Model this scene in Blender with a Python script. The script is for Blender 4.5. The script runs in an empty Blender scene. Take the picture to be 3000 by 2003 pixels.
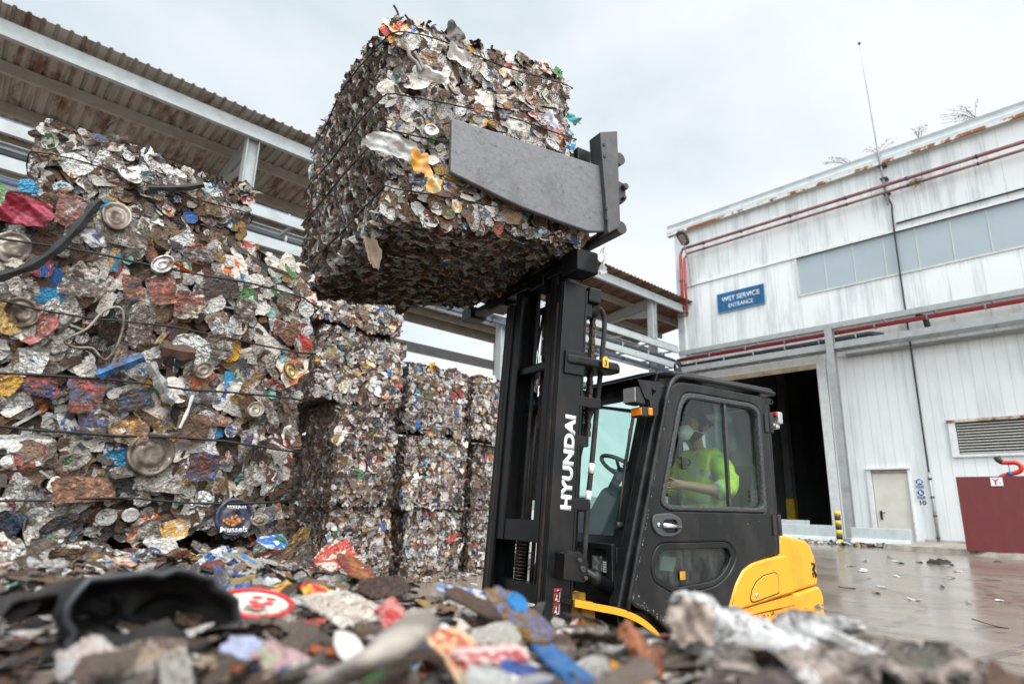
import bpy, bmesh, math, random
import numpy as np
from mathutils import Matrix, Vector
from mathutils.bvhtree import BVHTree
R = math.radians
sc = bpy.context.scene
COL = sc.collection

# ------------------------------------------------------------------ camera
CAM_H = 1.2
PITCH, ROLL = R(14.91), R(1.501)
cp, sp, cr, sr = math.cos(PITCH), math.sin(PITCH), math.cos(ROLL), math.sin(ROLL)
FWD = Vector((0, cp, sp)); UP0 = Vector((0, -sp, cp)); RT0 = Vector((1, 0, 0))
RT = cr*RT0 + sr*UP0; UP = -sr*RT0 + cr*UP0
EYE = Vector((0, 0, CAM_H))
cam_data = bpy.data.cameras.new('camera')
cam = bpy.data.objects.new('camera', cam_data); COL.objects.link(cam)
cam.matrix_world = Matrix(((RT.x, UP.x, -FWD.x, EYE.x), (RT.y, UP.y, -FWD.y, EYE.y), (RT.z, UP.z, -FWD.z, EYE.z), (0, 0, 0, 1)))
cam_data.sensor_width = 36.0; cam_data.lens = 1826.0/3000*36
cam_data.clip_start = 0.02; cam_data.clip_end = 3000
cam_data.dof.use_dof = True; cam_data.dof.focus_distance = 3.4; cam_data.dof.aperture_fstop = 2.4
cam_data.dof.aperture_blades = 7
sc.camera = cam

# ------------------------------------------------------------------ render / view
sc.render.engine = 'CYCLES'
sc.cycles.use_denoising = True
sc.cycles.max_bounces = 8; sc.cycles.transparent_max_bounces = 12
sc.cycles.caustics_reflective = False; sc.cycles.caustics_refractive = False
sc.view_settings.view_transform = 'Standard'; sc.view_settings.look = 'None'
sc.view_settings.exposure = 0.40; sc.view_settings.gamma = 1.0
sc.render.resolution_x, sc.render.resolution_y = 1024, 683

# ------------------------------------------------------------------ sky (overcast) and sun
SUN_EL, SUN_AZ = R(56), R(162)          # azimuth clockwise from +Y
w = bpy.data.worlds.new('World'); sc.world = w; w.use_nodes = True
nt = w.node_tree; nt.nodes.clear()
def N(tree, typ, **kw):
    n = tree.nodes.new(typ)
    for k, v in kw.items(): setattr(n, k, v)
    return n
L_ = nt.links.new
out = N(nt, 'ShaderNodeOutputWorld'); bgc = N(nt, 'ShaderNodeBackground'); bgs = N(nt, 'ShaderNodeBackground'); add = N(nt, 'ShaderNodeAddShader')
sky = N(nt, 'ShaderNodeTexSky', sky_type='NISHITA'); sky.sun_disc = False; sky.sun_elevation = SUN_EL; sky.sun_rotation = SUN_AZ
L_(sky.outputs[0], bgs.inputs[0]); bgs.inputs[1].default_value = 0.025
tc = N(nt, 'ShaderNodeTexCoord'); mp = N(nt, 'ShaderNodeMapping'); mp.inputs['Scale'].default_value = (1.0, 1.0, 2.2)
mp.inputs['Location'].default_value = (3.1, 0.4, 1.7)
L_(tc.outputs['Generated'], mp.inputs[0])
n1 = N(nt, 'ShaderNodeTexNoise'); n1.inputs['Scale'].default_value = 1.7; n1.inputs['Detail'].default_value = 7; n1.inputs['Roughness'].default_value = 0.52; n1.inputs['Distortion'].default_value = 0.25
L_(mp.outputs[0], n1.inputs['Vector'])
sep = N(nt, 'ShaderNodeSeparateXYZ'); L_(tc.outputs['Generated'], sep.inputs[0])
m1 = N(nt, 'ShaderNodeMath', operation='MULTIPLY_ADD'); m1.inputs[1].default_value = 0.30; m1.inputs[2].default_value = -0.225
L_(sep.outputs[0], m1.inputs[0])
m2 = N(nt, 'ShaderNodeMath', operation='MULTIPLY_ADD'); m2.inputs[1].default_value = 1.45
L_(n1.outputs['Fac'], m2.inputs[0]); L_(m1.outputs[0], m2.inputs[2])
rp = N(nt, 'ShaderNodeValToRGB'); L_(m2.outputs[0], rp.inputs[0])
e = rp.color_ramp.elements
e[0].position = 0.30; e[0].color = (0.66, 0.735, 0.765, 1)
e[1].position = 0.66; e[1].color = (0.90, 0.92, 0.925, 1)
e2 = rp.color_ramp.elements.new(0.47); e2.color = (0.79, 0.84, 0.86, 1)
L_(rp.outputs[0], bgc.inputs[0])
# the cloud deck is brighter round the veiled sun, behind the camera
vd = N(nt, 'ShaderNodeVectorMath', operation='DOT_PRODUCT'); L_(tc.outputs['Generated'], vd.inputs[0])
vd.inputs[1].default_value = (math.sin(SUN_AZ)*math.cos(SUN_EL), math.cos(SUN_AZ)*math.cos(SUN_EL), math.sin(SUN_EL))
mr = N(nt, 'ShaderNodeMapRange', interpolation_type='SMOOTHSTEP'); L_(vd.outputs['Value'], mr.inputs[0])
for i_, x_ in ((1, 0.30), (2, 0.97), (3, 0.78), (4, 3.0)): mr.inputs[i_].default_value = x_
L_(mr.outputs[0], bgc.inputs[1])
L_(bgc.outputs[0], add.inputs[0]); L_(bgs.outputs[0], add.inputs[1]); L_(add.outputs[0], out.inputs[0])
sun_d = bpy.data.lights.new('sun', 'SUN'); sun_d.energy = 1.5; sun_d.angle = R(14); sun_d.color = (1.0, 0.965, 0.92)
sun = bpy.data.objects.new('sun', sun_d); COL.objects.link(sun)
sd = Vector((math.sin(SUN_AZ)*math.cos(SUN_EL), math.cos(SUN_AZ)*math.cos(SUN_EL), math.sin(SUN_EL)))
sun.rotation_euler = sd.to_track_quat('Z', 'Y').to_euler(); sun.location = sd*60

# ------------------------------------------------------------------ frames: yard (warehouse and canopy), bale wall, forklift
class Frame:
    def __init__(self, deg):
        self.a = R(deg); c, s = math.cos(self.a), math.sin(self.a)
        self.m = Matrix(((c, -s, 0), (s, c, 0), (0, 0, 1)))
FW = Frame(-47.4); FB = Frame(39.23); FL = Frame(31.909)

def lin(h):
    h = h.lstrip('#'); v = [int(h[i:i+2], 16)/255 for i in (0, 2, 4)]
    return tuple(x/12.92 if x <= 0.04045 else ((x+0.055)/1.055)**2.4 for x in v)

# ------------------------------------------------------------------ object helpers
ORG = {}
def tag(o, label=None, cat=None, group=None, kind=None):
    if label: o['label'] = label
    if cat: o['category'] = cat
    if group: o['group'] = group
    if kind: o['kind'] = kind
    return o
def thing(name, label, cat, frame, loc=(0, 0, 0), group=None):
    o = bpy.data.objects.new(name, None); COL.objects.link(o)
    o.empty_display_size = 0.2
    o.location = frame.m @ Vector(loc); o.rotation_euler = (0, 0, frame.a)
    ORG[o.name] = Vector(loc); o['_f'] = 0; del o['_f']
    return tag(o, label, cat, group)
def link_mesh(name, me, mat, parent):
    """mesh already in the frame's coordinates; shift to the thing's base"""
    o = bpy.data.objects.new(name, me); COL.objects.link(o)
    if mat is not None:
        me.materials.clear(); me.materials.append(mat)
    if parent is not None:
        top = parent
        while top.parent is not None: top = top.parent
        me.transform(Matrix.Translation(-ORG[top.name]))
        o.parent = parent
    return o
def solo(name, me, mat, label, cat, frame, loc, group=None, kind=None):
    """a thing that is one mesh"""
    o = bpy.data.objects.new(name, me); COL.objects.link(o)
    if mat is not None: me.materials.clear(); me.materials.append(mat)
    me.transform(Matrix.Translation(-Vector(loc)))
    o.location = frame.m @ Vector(loc); o.rotation_euler = (0, 0, frame.a)
    ORG[o.name] = Vector(loc)
    return tag(o, label, cat, group, kind)
def bev(o, wdt=0.006, seg=2):
    m = o.modifiers.new('bevel', 'BEVEL'); m.width = wdt; m.segments = seg; m.limit_method = 'ANGLE'; m.angle_limit = R(40)
    m.harden_normals = False
    return o
class MB:
    def __init__(self): self.v = []; self.f = []; self.sm = []
    def add(self, vs, fs, smooth=False):
        b = len(self.v); self.v += [tuple(x) for x in vs]; self.f += [tuple(i+b for i in q) for q in fs]; self.sm += [smooth]*len(fs)
        return self
    def box(self, a, b):
        x0, y0, z0 = a; x1, y1, z1 = b
        vs = [(x0,y0,z0),(x1,y0,z0),(x1,y1,z0),(x0,y1,z0),(x0,y0,z1),(x1,y0,z1),(x1,y1,z1),(x0,y1,z1)]
        return self.add(vs, [(0,3,2,1),(4,5,6,7),(0,1,5,4),(1,2,6,5),(2,3,7,6),(3,0,4,7)])
    def hexa(self, c):   # 8 corners ordered as box
        return self.add(c, [(0,3,2,1),(4,5,6,7),(0,1,5,4),(1,2,6,5),(2,3,7,6),(3,0,4,7)])
    def beam(self, p0, p1, wdt, hgt, up=(0,0,1)):
        p0 = Vector(p0); p1 = Vector(p1); d = (p1-p0).normalized(); u = Vector(up)
        s = d.cross(u).normalized(); u = s.cross(d).normalized(); s = s*wdt/2; u = u*hgt/2
        return self.hexa([p0-s-u, p1-s-u, p1+s-u, p0+s-u, p0-s+u, p1-s+u, p1+s+u, p0+s+u])
    def ibeam(self, p0, p1, wdt, hgt, t=0.012, up=(0,0,1)):
        p0 = Vector(p0); p1 = Vector(p1); d = (p1-p0).normalized(); u = Vector(up)
        s = d.cross(u).normalized(); u = s.cross(d).normalized()
        for k in (1, -1): self.beam(p0+u*k*(hgt/2-t/2), p1+u*k*(hgt/2-t/2), wdt, t, up)
        self.beam(p0, p1, t, hgt-2*t, up); return self
    def chan(self, p0, p1, wdt, hgt, side, t=0.012, up=(0,0,1)):
        """C channel, web on +side"""
        p0 = Vector(p0); p1 = Vector(p1); d = (p1-p0).normalized(); u = Vector(up)
        s = d.cross(u).normalized(); u = s.cross(d).normalized(); s = s*side
        self.beam(p0+s*(wdt/2-t/2), p1+s*(wdt/2-t/2), t, hgt, up)
        for k in (1, -1): self.beam(p0+u*k*(hgt/2-t/2)-s*t/2, p1+u*k*(hgt/2-t/2)-s*t/2, wdt-t, t, up)
        return self
    def tube(self, pts, r, seg=10, caps=True, smooth=True):
        pts = [Vector(p) for p in pts]; n = len(pts); rr = r if isinstance(r, (list, tuple)) else [r]*n
        t0 = (pts[1]-pts[0]).normalized(); ref = Vector((0,0,1)) if abs(t0.z) < 0.9 else Vector((1,0,0))
        u = t0.cross(ref).normalized(); vs = []
        for i, p in enumerate(pts):
            t = (pts[min(i+1,n-1)]-pts[max(i-1,0)]).normalized()
            u = (u - t*u.dot(t)).normalized(); v = t.cross(u)
            for k in range(seg):
                a = 2*math.pi*k/seg; vs.append(p+(u*math.cos(a)+v*math.sin(a))*rr[i])
        fs = [(i*seg+k, i*seg+(k+1)%seg, (i+1)*seg+(k+1)%seg, (i+1)*seg+k) for i in range(n-1) for k in range(seg)]
        b = len(self.v); self.add(vs, fs, smooth)
        if caps:
            self.f += [tuple(b+k for k in range(seg))[::-1], tuple(b+(n-1)*seg+k for k in range(seg))]; self.sm += [False, False]
        return self
    def cyl(self, p0, p1, r, seg=20, smooth=True): return self.tube([p0, p1], r, seg, True, smooth)
    def lathe(self, prof, c, ax, seg=28, closed=False):
        """prof: (radius, along) ; c centre; ax axis"""
        ax = Vector(ax).normalized(); c = Vector(c); ref = Vector((0,0,1)) if abs(ax.z) < 0.9 else Vector((1,0,0))
        u = ax.cross(ref).normalized(); v = ax.cross(u); vs = []
        for r_, h in prof:
            for k in range(seg):
                a = 2*math.pi*k/seg; vs.append(c+ax*h+(u*math.cos(a)+v*math.sin(a))*r_)
        n = len(prof)
        fs = [(i*seg+k, i*seg+(k+1)%seg, (i+1)*seg+(k+1)%seg, (i+1)*seg+k) for i in range(n-1) for k in range(seg)]
        return self.add(vs, fs, True)
    def prism(self, poly, d):
        """poly: list of 3D points (planar), extruded by vector d"""
        n = len(poly); d = Vector(d); p = [Vector(q) for q in poly]
        vs = p+[q+d for q in p]
        fs = [tuple(range(n))[::-1], tuple(range(n, 2*n))]+[(i, (i+1)%n, n+(i+1)%n, n+i) for i in range(n)]
        return self.add(vs, fs)
    def quad(self, a, b, c, d): return self.add([a, b, c, d], [(0,1,2,3)])
    def mesh(self, name):
        me = bpy.data.meshes.new(name); me.from_pydata(self.v, [], self.f)
        if any(self.sm): me.polygons.foreach_set('use_smooth', self.sm)
        bm = bmesh.new(); bm.from_mesh(me); bmesh.ops.recalc_face_normals(bm, faces=bm.faces); bm.to_mesh(me); bm.free()
        me.update(); return me
    def build(self, name, mat, parent, b=0, seg=2):
        o = link_mesh(name, self.mesh(name), mat, parent)
        if b: bev(o, b, seg)
        return o
def arc(c, r, a0, a1, n, ex, ey):
    c = Vector(c); ex = Vector(ex); ey = Vector(ey)
    return [c+ex*r*math.cos(R(a0+(a1-a0)*i/n))+ey*r*math.sin(R(a0+(a1-a0)*i/n)) for i in range(n+1)]
def rounded(poly, rad, n=5):
    """2D polygon with rounded corners; rad: number or list"""
    out_ = []; m = len(poly)
    for i in range(m):
        p = Vector(poly[i]); a = Vector(poly[i-1]); b = Vector(poly[(i+1) % m]); r_ = rad[i] if isinstance(rad, (list, tuple)) else rad
        da = (a-p); db = (b-p); r_ = min(r_, da.length*0.48, db.length*0.48)
        if r_ < 1e-4: out_.append(tuple(p)); continue
        s = p+da.normalized()*r_; e_ = p+db.normalized()*r_
        for k in range(n+1):
            t = k/n; q = (1-t)**2*s+2*t*(1-t)*p+t*t*e_; out_.append(tuple(q))
    return out_
def smooth_loop(poly, k=6):
    """Catmull-Rom through the points, closed"""
    m = len(poly); o = []
    for i in range(m):
        p0, p1, p2, p3 = [Vector(poly[(i+j) % m]) for j in (-1, 0, 1, 2)]
        for s in range(k):
            t = s/k; o.append(tuple(0.5*((2*p1)+(p2-p0)*t+(2*p0-5*p1+4*p2-p3)*t*t+(3*p1-p0-3*p2+p3)*t**3)))
    return o
def smooth_path(pts, k=6):
    pts = [Vector(p) for p in pts]; o = []; m = len(pts)
    for i in range(m-1):
        p0, p1, p2, p3 = pts[max(i-1, 0)], pts[i], pts[i+1], pts[min(i+2, m-1)]
        for s in range(k):
            t = s/k; o.append(0.5*((2*p1)+(p2-p0)*t+(2*p0-5*p1+4*p2-p3)*t*t+(3*p1-p0-3*p2+p3)*t**3))
    o.append(pts[-1]); return o
def plate(outlines, thick, bevel_, fn, name='plate'):
    """flat plate with holes: outlines are 2D loops (first outer, rest holes), mapped to 3D by fn(u,v,w), w in -thick/2..thick/2"""
    cu = bpy.data.curves.new(name, 'CURVE'); cu.dimensions = '2D'; cu.fill_mode = 'BOTH'
    b = min(bevel_, thick*0.45); cu.extrude = thick/2-b; cu.bevel_depth = b; cu.bevel_resolution = 1; cu.offset = -b
    for lp in outlines:
        s = cu.splines.new('POLY'); s.points.add(len(lp)-1)
        for p, q in zip(s.points, lp): p.co = (q[0], q[1], 0, 1)
        s.use_cyclic_u = True
    o = bpy.data.objects.new('tmp', cu); COL.objects.link(o)
    dg = bpy.context.evaluated_depsgraph_get(); me = bpy.data.meshes.new_from_object(o.evaluated_get(dg))
    bpy.data.objects.remove(o); bpy.data.curves.remove(cu)
    me.name = name
    for v in me.vertices: v.co = Vector(fn(v.co.x, v.co.y, v.co.z))
    me.materials.clear()
    bm = bmesh.new(); bm.from_mesh(me); bmesh.ops.remove_doubles(bm, verts=bm.verts, dist=1e-5); bmesh.ops.recalc_face_normals(bm, faces=bm.faces); bm.to_mesh(me); bm.free()
    me.update(); return me
def text_mesh(body, o, ex, ey, wdt, hgt, bold=0.0, thick=0.002):
    """lettering filling a wdt x hgt rectangle at o, along ex, up ey"""
    cu = bpy.data.curves.new('t', 'FONT'); cu.body = body; cu.size = 1; cu.extrude = 0.0; cu.offset = bold; cu.resolution_u = 4
    ob = bpy.data.objects.new('t', cu); COL.objects.link(ob)
    dg = bpy.context.evaluated_depsgraph_get(); me = bpy.data.meshes.new_from_object(ob.evaluated_get(dg))
    bpy.data.objects.remove(ob); bpy.data.curves.remove(cu)
    xs = [v.co.x for v in me.vertices]; ys = [v.co.y for v in me.vertices]
    x0, x1, y0, y1 = min(xs), max(xs), min(ys), max(ys)
    o = Vector(o); ex = Vector(ex).normalized(); ey = Vector(ey).normalized(); nn = ex.cross(ey)
    for v in me.vertices: v.co = o+ex*((v.co.x-x0)/(x1-x0)*wdt)+ey*((v.co.y-y0)/(y1-y0)*hgt)
    bm = bmesh.new(); bm.from_mesh(me)
    r_ = bmesh.ops.extrude_face_region(bm, geom=bm.faces[:]); vs = [g for g in r_['geom'] if isinstance(g, bmesh.types.BMVert)]
    bmesh.ops.translate(bm, vec=nn*thick, verts=vs); bmesh.ops.recalc_face_normals(bm, faces=bm.faces); bm.to_mesh(me); bm.free()
    me.materials.clear(); me.update(); return me

# ------------------------------------------------------------------ materials
MATS = {}
def newmat(name):
    m = bpy.data.materials.new(name); m.use_nodes = True; t = m.node_tree; t.nodes.clear()
    o = t.nodes.new('ShaderNodeOutputMaterial'); b = t.nodes.new('ShaderNodeBsdfPrincipled'); t.links.new(b.outputs[0], o.inputs[0])
    MATS[name] = m; return m, t, b, o
def noise(t, vec, scale, detail=4, rough=0.55, dist=0.0):
    n = t.nodes.new('ShaderNodeTexNoise'); n.inputs['Scale'].default_value = scale; n.inputs['Detail'].default_value = detail
    n.inputs['Roughness'].default_value = rough; n.inputs['Distortion'].default_value = dist
    if vec is not None: t.links.new(vec, n.inputs['Vector'])
    return n.outputs['Fac']
def mapping(t, scale=(1,1,1), loc=(0,0,0), src='Object'):
    c = t.nodes.new('ShaderNodeTexCoord'); m = t.nodes.new('ShaderNodeMapping'); m.inputs['Scale'].default_value = scale; m.inputs['Location'].default_value = loc
    t.links.new(c.outputs[src], m.inputs[0]); return m.outputs[0]
def ramp(t, fac, p0, p1, c0=(0,0,0,1), c1=(1,1,1,1)):
    r_ = t.nodes.new('ShaderNodeValToRGB'); r_.color_ramp.elements[0].position = p0; r_.color_ramp.elements[1].position = p1
    r_.color_ramp.elements[0].color = c0; r_.color_ramp.elements[1].color = c1; t.links.new(fac, r_.inputs[0]); return r_.outputs[0]
def mixc(t, fac, a, b, mode='MIX'):
    n = t.nodes.new('ShaderNodeMix'); n.data_type = 'RGBA'; n.blend_type = mode
    for i, x in ((0, fac), (6, a), (7, b)):
        if hasattr(x, 'links') or hasattr(x, 'is_linked'): t.links.new(x, n.inputs[i])
        elif i == 0: n.inputs[0].default_value = x
        else: n.inputs[i].default_value = (*x[:3], 1)
    return n.outputs[2]
def math_(t, op, a, b=None, c=None, clamp=False):
    n = t.nodes.new('ShaderNodeMath'); n.operation = op; n.use_clamp = clamp
    for i, x in enumerate((a, b, c)):
        if x is None: continue
        if hasattr(x, 'is_linked'): t.links.new(x, n.inputs[i])
        else: n.inputs[i].default_value = x
    return n.outputs[0]
def bump(t, bsdf, h, strength=0.3, dist=0.01):
    n = t.nodes.new('ShaderNodeBump'); n.inputs['Strength'].default_value = strength; n.inputs['Distance'].default_value = dist
    t.links.new(h, n.inputs['Height']); t.links.new(n.outputs[0], bsdf.inputs['Normal'])
def sett(t, b, **kw):
    for k, x in kw.items():
        k = k.replace('_', ' ')
        if hasattr(x, 'is_linked'): t.links.new(x, b.inputs[k])
        else: b.inputs[k].default_value = (*x, 1) if isinstance(x, tuple) and len(x) == 3 else x
def worn(name, c, c2=None, amt=0.5, scale=6, rough=0.5, metal=0.0, bmp=0.05, lo=0.45, hi=0.7, fine=60, stretch=(1,1,1), rough2=None, coat=0.0, spec=0.5):
    """paint or metal with dirt / wear patches that have a shape of their own"""
    m, t, b, o = newmat(name); v = mapping(t, stretch)
    c2 = c2 or tuple(x*0.6 for x in c)
    f = ramp(t, noise(t, v, scale, 8, 0.65), lo, hi); f = math_(t, 'MULTIPLY', f, amt)
    col = mixc(t, f, c, c2)
    g = ramp(t, noise(t, v, fine, 3), 0.35, 0.65); col = mixc(t, math_(t, 'MULTIPLY', g, 0.10), col, tuple(x*0.7 for x in c))
    sett(t, b, Base_Color=col, Metallic=metal)
    sett(t, b, Roughness=math_(t, 'MULTIPLY_ADD', f, (rough2 if rough2 is not None else min(rough+0.25, 0.95))-rough, rough))
    b.inputs['Specular IOR Level'].default_value = spec if max(c) > 0.0125 else 0.3
    if coat: b.inputs['Coat Weight'].default_value = coat; b.inputs['Coat Roughness'].default_value = 0.15
    if bmp: bump(t, b, noise(t, v, fine, 4), bmp, 0.004)
    return m
M = {}
M['black_paint'] = worn('black_paint', (0.008,0.0083,0.0095), (0.055,0.05,0.045), 0.55, 5, 0.30, 0, 0.04, 0.5, 0.75, 90)
M['black_mast'] = worn('black_mast', (0.007,0.0073,0.008), (0.05,0.04,0.034), 0.55, 4, 0.38, 0.1, 0.08, 0.52, 0.78, 70, (1,1,0.5))
M['black_matt'] = worn('black_matt', (0.018,0.018,0.018), (0.05,0.045,0.04), 0.5, 9, 0.7, 0, 0.08)
M['door_paint'] = worn('door_paint', (0.0095,0.0097,0.0105), (0.05,0.046,0.04), 0.5, 4.5, 0.27, 0, 0.03, 0.47, 0.75, 120, (1,1,0.5), 0.6)
M['seal'] = worn('seal', (0.022,0.023,0.026), (0.11,0.115,0.125), 0.8, 75, 0.6, 0, 0.1, 0.46, 0.66, 160)
M['yellow'] = worn('yellow_paint', lin('E89F1C'), lin('84601E'), 0.5, 4.5, 0.34, 0, 0.03, 0.50, 0.75, 90, (1,1,1), 0.5, 0.25)
M['yellow_dirty'] = worn('yellow_dirty', lin('C8921E'), lin('4A3A20'), 0.8, 7, 0.5, 0, 0.06, 0.42, 0.66)
M['chrome'] = worn('chrome', (0.75,0.76,0.78), (0.5,0.5,0.5), 0.3, 20, 0.12, 1.0, 0.0)
M['steel_clamp'] = None
M['rubber'] = worn('rubber', (0.016,0.016,0.016), (0.08,0.07,0.06), 0.7, 8, 0.75, 0, 0.2)
M['dark_steel'] = worn('dark_steel', (0.05,0.05,0.052), (0.13,0.09,0.06), 0.6, 9, 0.5, 0.5, 0.15)
M['rusty_steel'] = worn('rusty_steel', (0.035,0.032,0.03), (0.17,0.075,0.035), 0.8, 8, 0.65, 0.3, 0.2)
M['white_steel'] = worn('white_steel', lin('AAB1B3'), lin('8C8A85'), 0.6, 3, 0.5, 0, 0.05, 0.45, 0.75, 60)
M['grey_steel'] = worn('grey_steel', lin('A3A6A6'), lin('75706A'), 0.6, 3.5, 0.45, 0.2, 0.05, 0.45, 0.75, 60)
M['purlin'] = worn('purlin', lin('A39E95'), lin('7C6244'), 0.6, 3, 0.6, 0, 0.05, 0.45, 0.75)
M['red_pipe'] = worn('red_pipe', lin('A8282C'), lin('7C4B48'), 0.7, 2.5, 0.45, 0, 0.06, 0.42, 0.7)
M['old_red_pipe'] = worn('old_red_pipe', lin('6E3032'), lin('8F8485'), 0.6, 2, 0.55, 0, 0.06, 0.42, 0.7)
M['dark_pipe'] = worn('dark_pipe', lin('2A2F38'), lin('4A4D52'), 0.5, 4, 0.4)
M['blue_pipe'] = worn('blue_pipe', lin('5C6D86'), lin('48505C'), 0.5, 4, 0.45)
M['maroon'] = worn('maroon_panel', lin('6E2E30'), lin('82504C'), 0.3, 6, 0.5, 0, 0.04, 0.5, 0.8, 60, (1,1,0.3))
M['white_paint'] = worn('white_paint', (0.72,0.74,0.75), (0.45,0.43,0.4), 0.5, 6, 0.5)
M['door_cream'] = worn('door_cream', lin('CFCCC2'), lin('B5AFA0'), 0.5, 2, 0.55)
M['concrete'] = worn('concrete', lin('A9ABA8'), lin('7C7770'), 0.6, 2.5, 0.8, 0, 0.2, 0.4, 0.7, 40)
M['barrier'] = worn('barrier_paint', lin('B9C1C3'), lin('8F918E'), 0.6, 2.5, 0.65, 0, 0.1, 0.45, 0.75, 40)
M['band_yellow'] = worn('band_yellow', lin('D9B52A'), lin('8A7430'), 0.5, 8, 0.5)
M['band_black'] = worn('band_black', (0.02,0.02,0.02), (0.06,0.055,0.05), 0.5, 8, 0.6)
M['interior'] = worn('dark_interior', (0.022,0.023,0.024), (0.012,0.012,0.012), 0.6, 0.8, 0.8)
M['interior_col'] = worn('interior_column', (0.10,0.105,0.11), (0.05,0.05,0.05), 0.6, 2, 0.7)
M['sign_white'] = worn('sign_white', (0.78,0.8,0.8), (0.6,0.6,0.58), 0.3, 8, 0.5, 0, 0)
M['sign_blue'] = worn('sign_blue', lin('16608F'), lin('123F63'), 0.8, 2.2, 0.4, 0, 0, 0.35, 0.7, 60, (1,1,0.35))
M['safety_blue'] = worn('safety_blue', lin('1C4E96'), lin('1C3F77'), 0.4, 6, 0.4, 0, 0)
M['decal_red'] = worn('decal_red', lin('C02428'), lin('8E2A2A'), 0.4, 30, 0.45, 0, 0)
M['decal_dark'] = worn('decal_dark', (0.02,0.02,0.022), (0.05,0.05,0.05), 0.4, 30, 0.4, 0, 0)
M['letter_white'] = worn('letter_white', (0.78,0.79,0.8), (0.5,0.49,0.47), 0.4, 25, 0.45, 0, 0, 0.55, 0.75)
M['text_black'] = worn('text_black', (0.02,0.02,0.02), None, 0.2, 5, 0.6, 0, 0)
M['yellow_tag'] = worn('yellow_tag', lin('E8B41C'), lin('C08A18'), 0.3, 20, 0.45, 0, 0)
M['amber'] = worn('amber_lens', lin('F08A10'), lin('C86208'), 0.5, 60, 0.2, 0, 0.1)
M['lamp_glass'] = worn('lamp_glass', (0.62,0.62,0.6), (0.25,0.25,0.25), 0.8, 120, 0.12, 0.6, 0.35, 0.4, 0.6)
M['grey_plastic'] = worn('grey_plastic', (0.055,0.058,0.062), (0.035,0.035,0.037), 0.4, 12, 0.6)
M['seat_fabric'] = worn('seat_fabric', (0.035,0.037,0.04), (0.02,0.02,0.02), 0.5, 20, 0.85)
M['hi_vis'] = worn('hi_vis', (0.44,0.58,0.045), (0.28,0.38,0.03), 0.5, 9, 0.8, 0, 0.15, 0.45, 0.7, 90)
M['reflective'] = worn('reflective', (0.42,0.45,0.48), (0.33,0.35,0.37), 0.4, 12, 0.45, 0.3, 0.05)
M['skin'] = worn('skin', (0.30,0.155,0.10), (0.24,0.11,0.07), 0.5, 10, 0.5, 0, 0.05)
M['hair'] = worn('hair', (0.012,0.009,0.008), (0.02,0.015,0.012), 0.5, 80, 0.6, 0, 0.4)
M['mask_white'] = worn('mask_white', (0.78,0.79,0.78), (0.7,0.7,0.69), 0.3, 12, 0.85)
M['trousers'] = worn('trousers', (0.02,0.025,0.04), None, 0.4, 9, 0.85)
M['eye'] = worn('eye', (0.02,0.015,0.012), None, 0.1, 5, 0.2, 0, 0)
M['foam_tan'] = worn('foam_tan', lin('B98E63'), lin('8A6743'), 0.5, 9, 0.8)

def glass(name, tint, refl=1.0, dirt=0.06, dirtc=(0.5,0.5,0.48)):
    m, t, b, o = newmat(name); t.nodes.remove(b)
    tr = t.nodes.new('ShaderNodeBsdfTransparent'); tr.inputs[0].default_value = (*tint, 1)
    gl = t.nodes.new('ShaderNodeBsdfGlossy'); gl.inputs['Roughness'].default_value = 0.01
    ge = t.nodes.new('ShaderNodeNewGeometry'); dp_ = t.nodes.new('ShaderNodeVectorMath'); dp_.operation = 'DOT_PRODUCT'; t.links.new(ge.outputs['Normal'], dp_.inputs[0]); t.links.new(ge.outputs['Incoming'], dp_.inputs[1])
    fz_ = math_(t, 'POWER', math_(t, 'SUBTRACT', 1.0, math_(t, 'ABSOLUTE', dp_.outputs['Value']), None, True), 5.0); fz_ = math_(t, 'MULTIPLY_ADD', fz_, 0.9, 0.035)
    mx = t.nodes.new('ShaderNodeMixShader'); t.links.new(math_(t, 'MULTIPLY', fz_, refl, None, True), mx.inputs[0]); t.links.new(tr.outputs[0], mx.inputs[1]); t.links.new(gl.outputs[0], mx.inputs[2])
    df = t.nodes.new('ShaderNodeBsdfDiffuse'); df.inputs[0].default_value = (*dirtc, 1)
    v = mapping(t, (1, 1, 0.35)); f = ramp(t, noise(t, v, 14, 8, 0.7), 0.42, 0.75); g = ramp(t, noise(t, mapping(t), 90, 2), 0.72, 0.78)
    f = math_(t, 'ADD', math_(t, 'MULTIPLY', f, dirt), math_(t, 'MULTIPLY', g, dirt*2), None, True)
    m2_ = t.nodes.new('ShaderNodeMixShader'); t.links.new(f, m2_.inputs[0]); t.links.new(mx.outputs[0], m2_.inputs[1]); t.links.new(df.outputs[0], m2_.inputs[2])
    t.links.new(m2_.outputs[0], o.inputs[0]); return m
M['door_glass'] = glass('door_glass', (0.86,0.94,0.915), 1.0, 0.03)
M['low_glass'] = glass('low_door_glass', (0.62,0.71,0.69), 1.2, 0.10)
M['front_glass'] = glass('front_glass', (0.84,0.95,0.94), 1.0, 0.015)
M['clear_plastic'] = None

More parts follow.
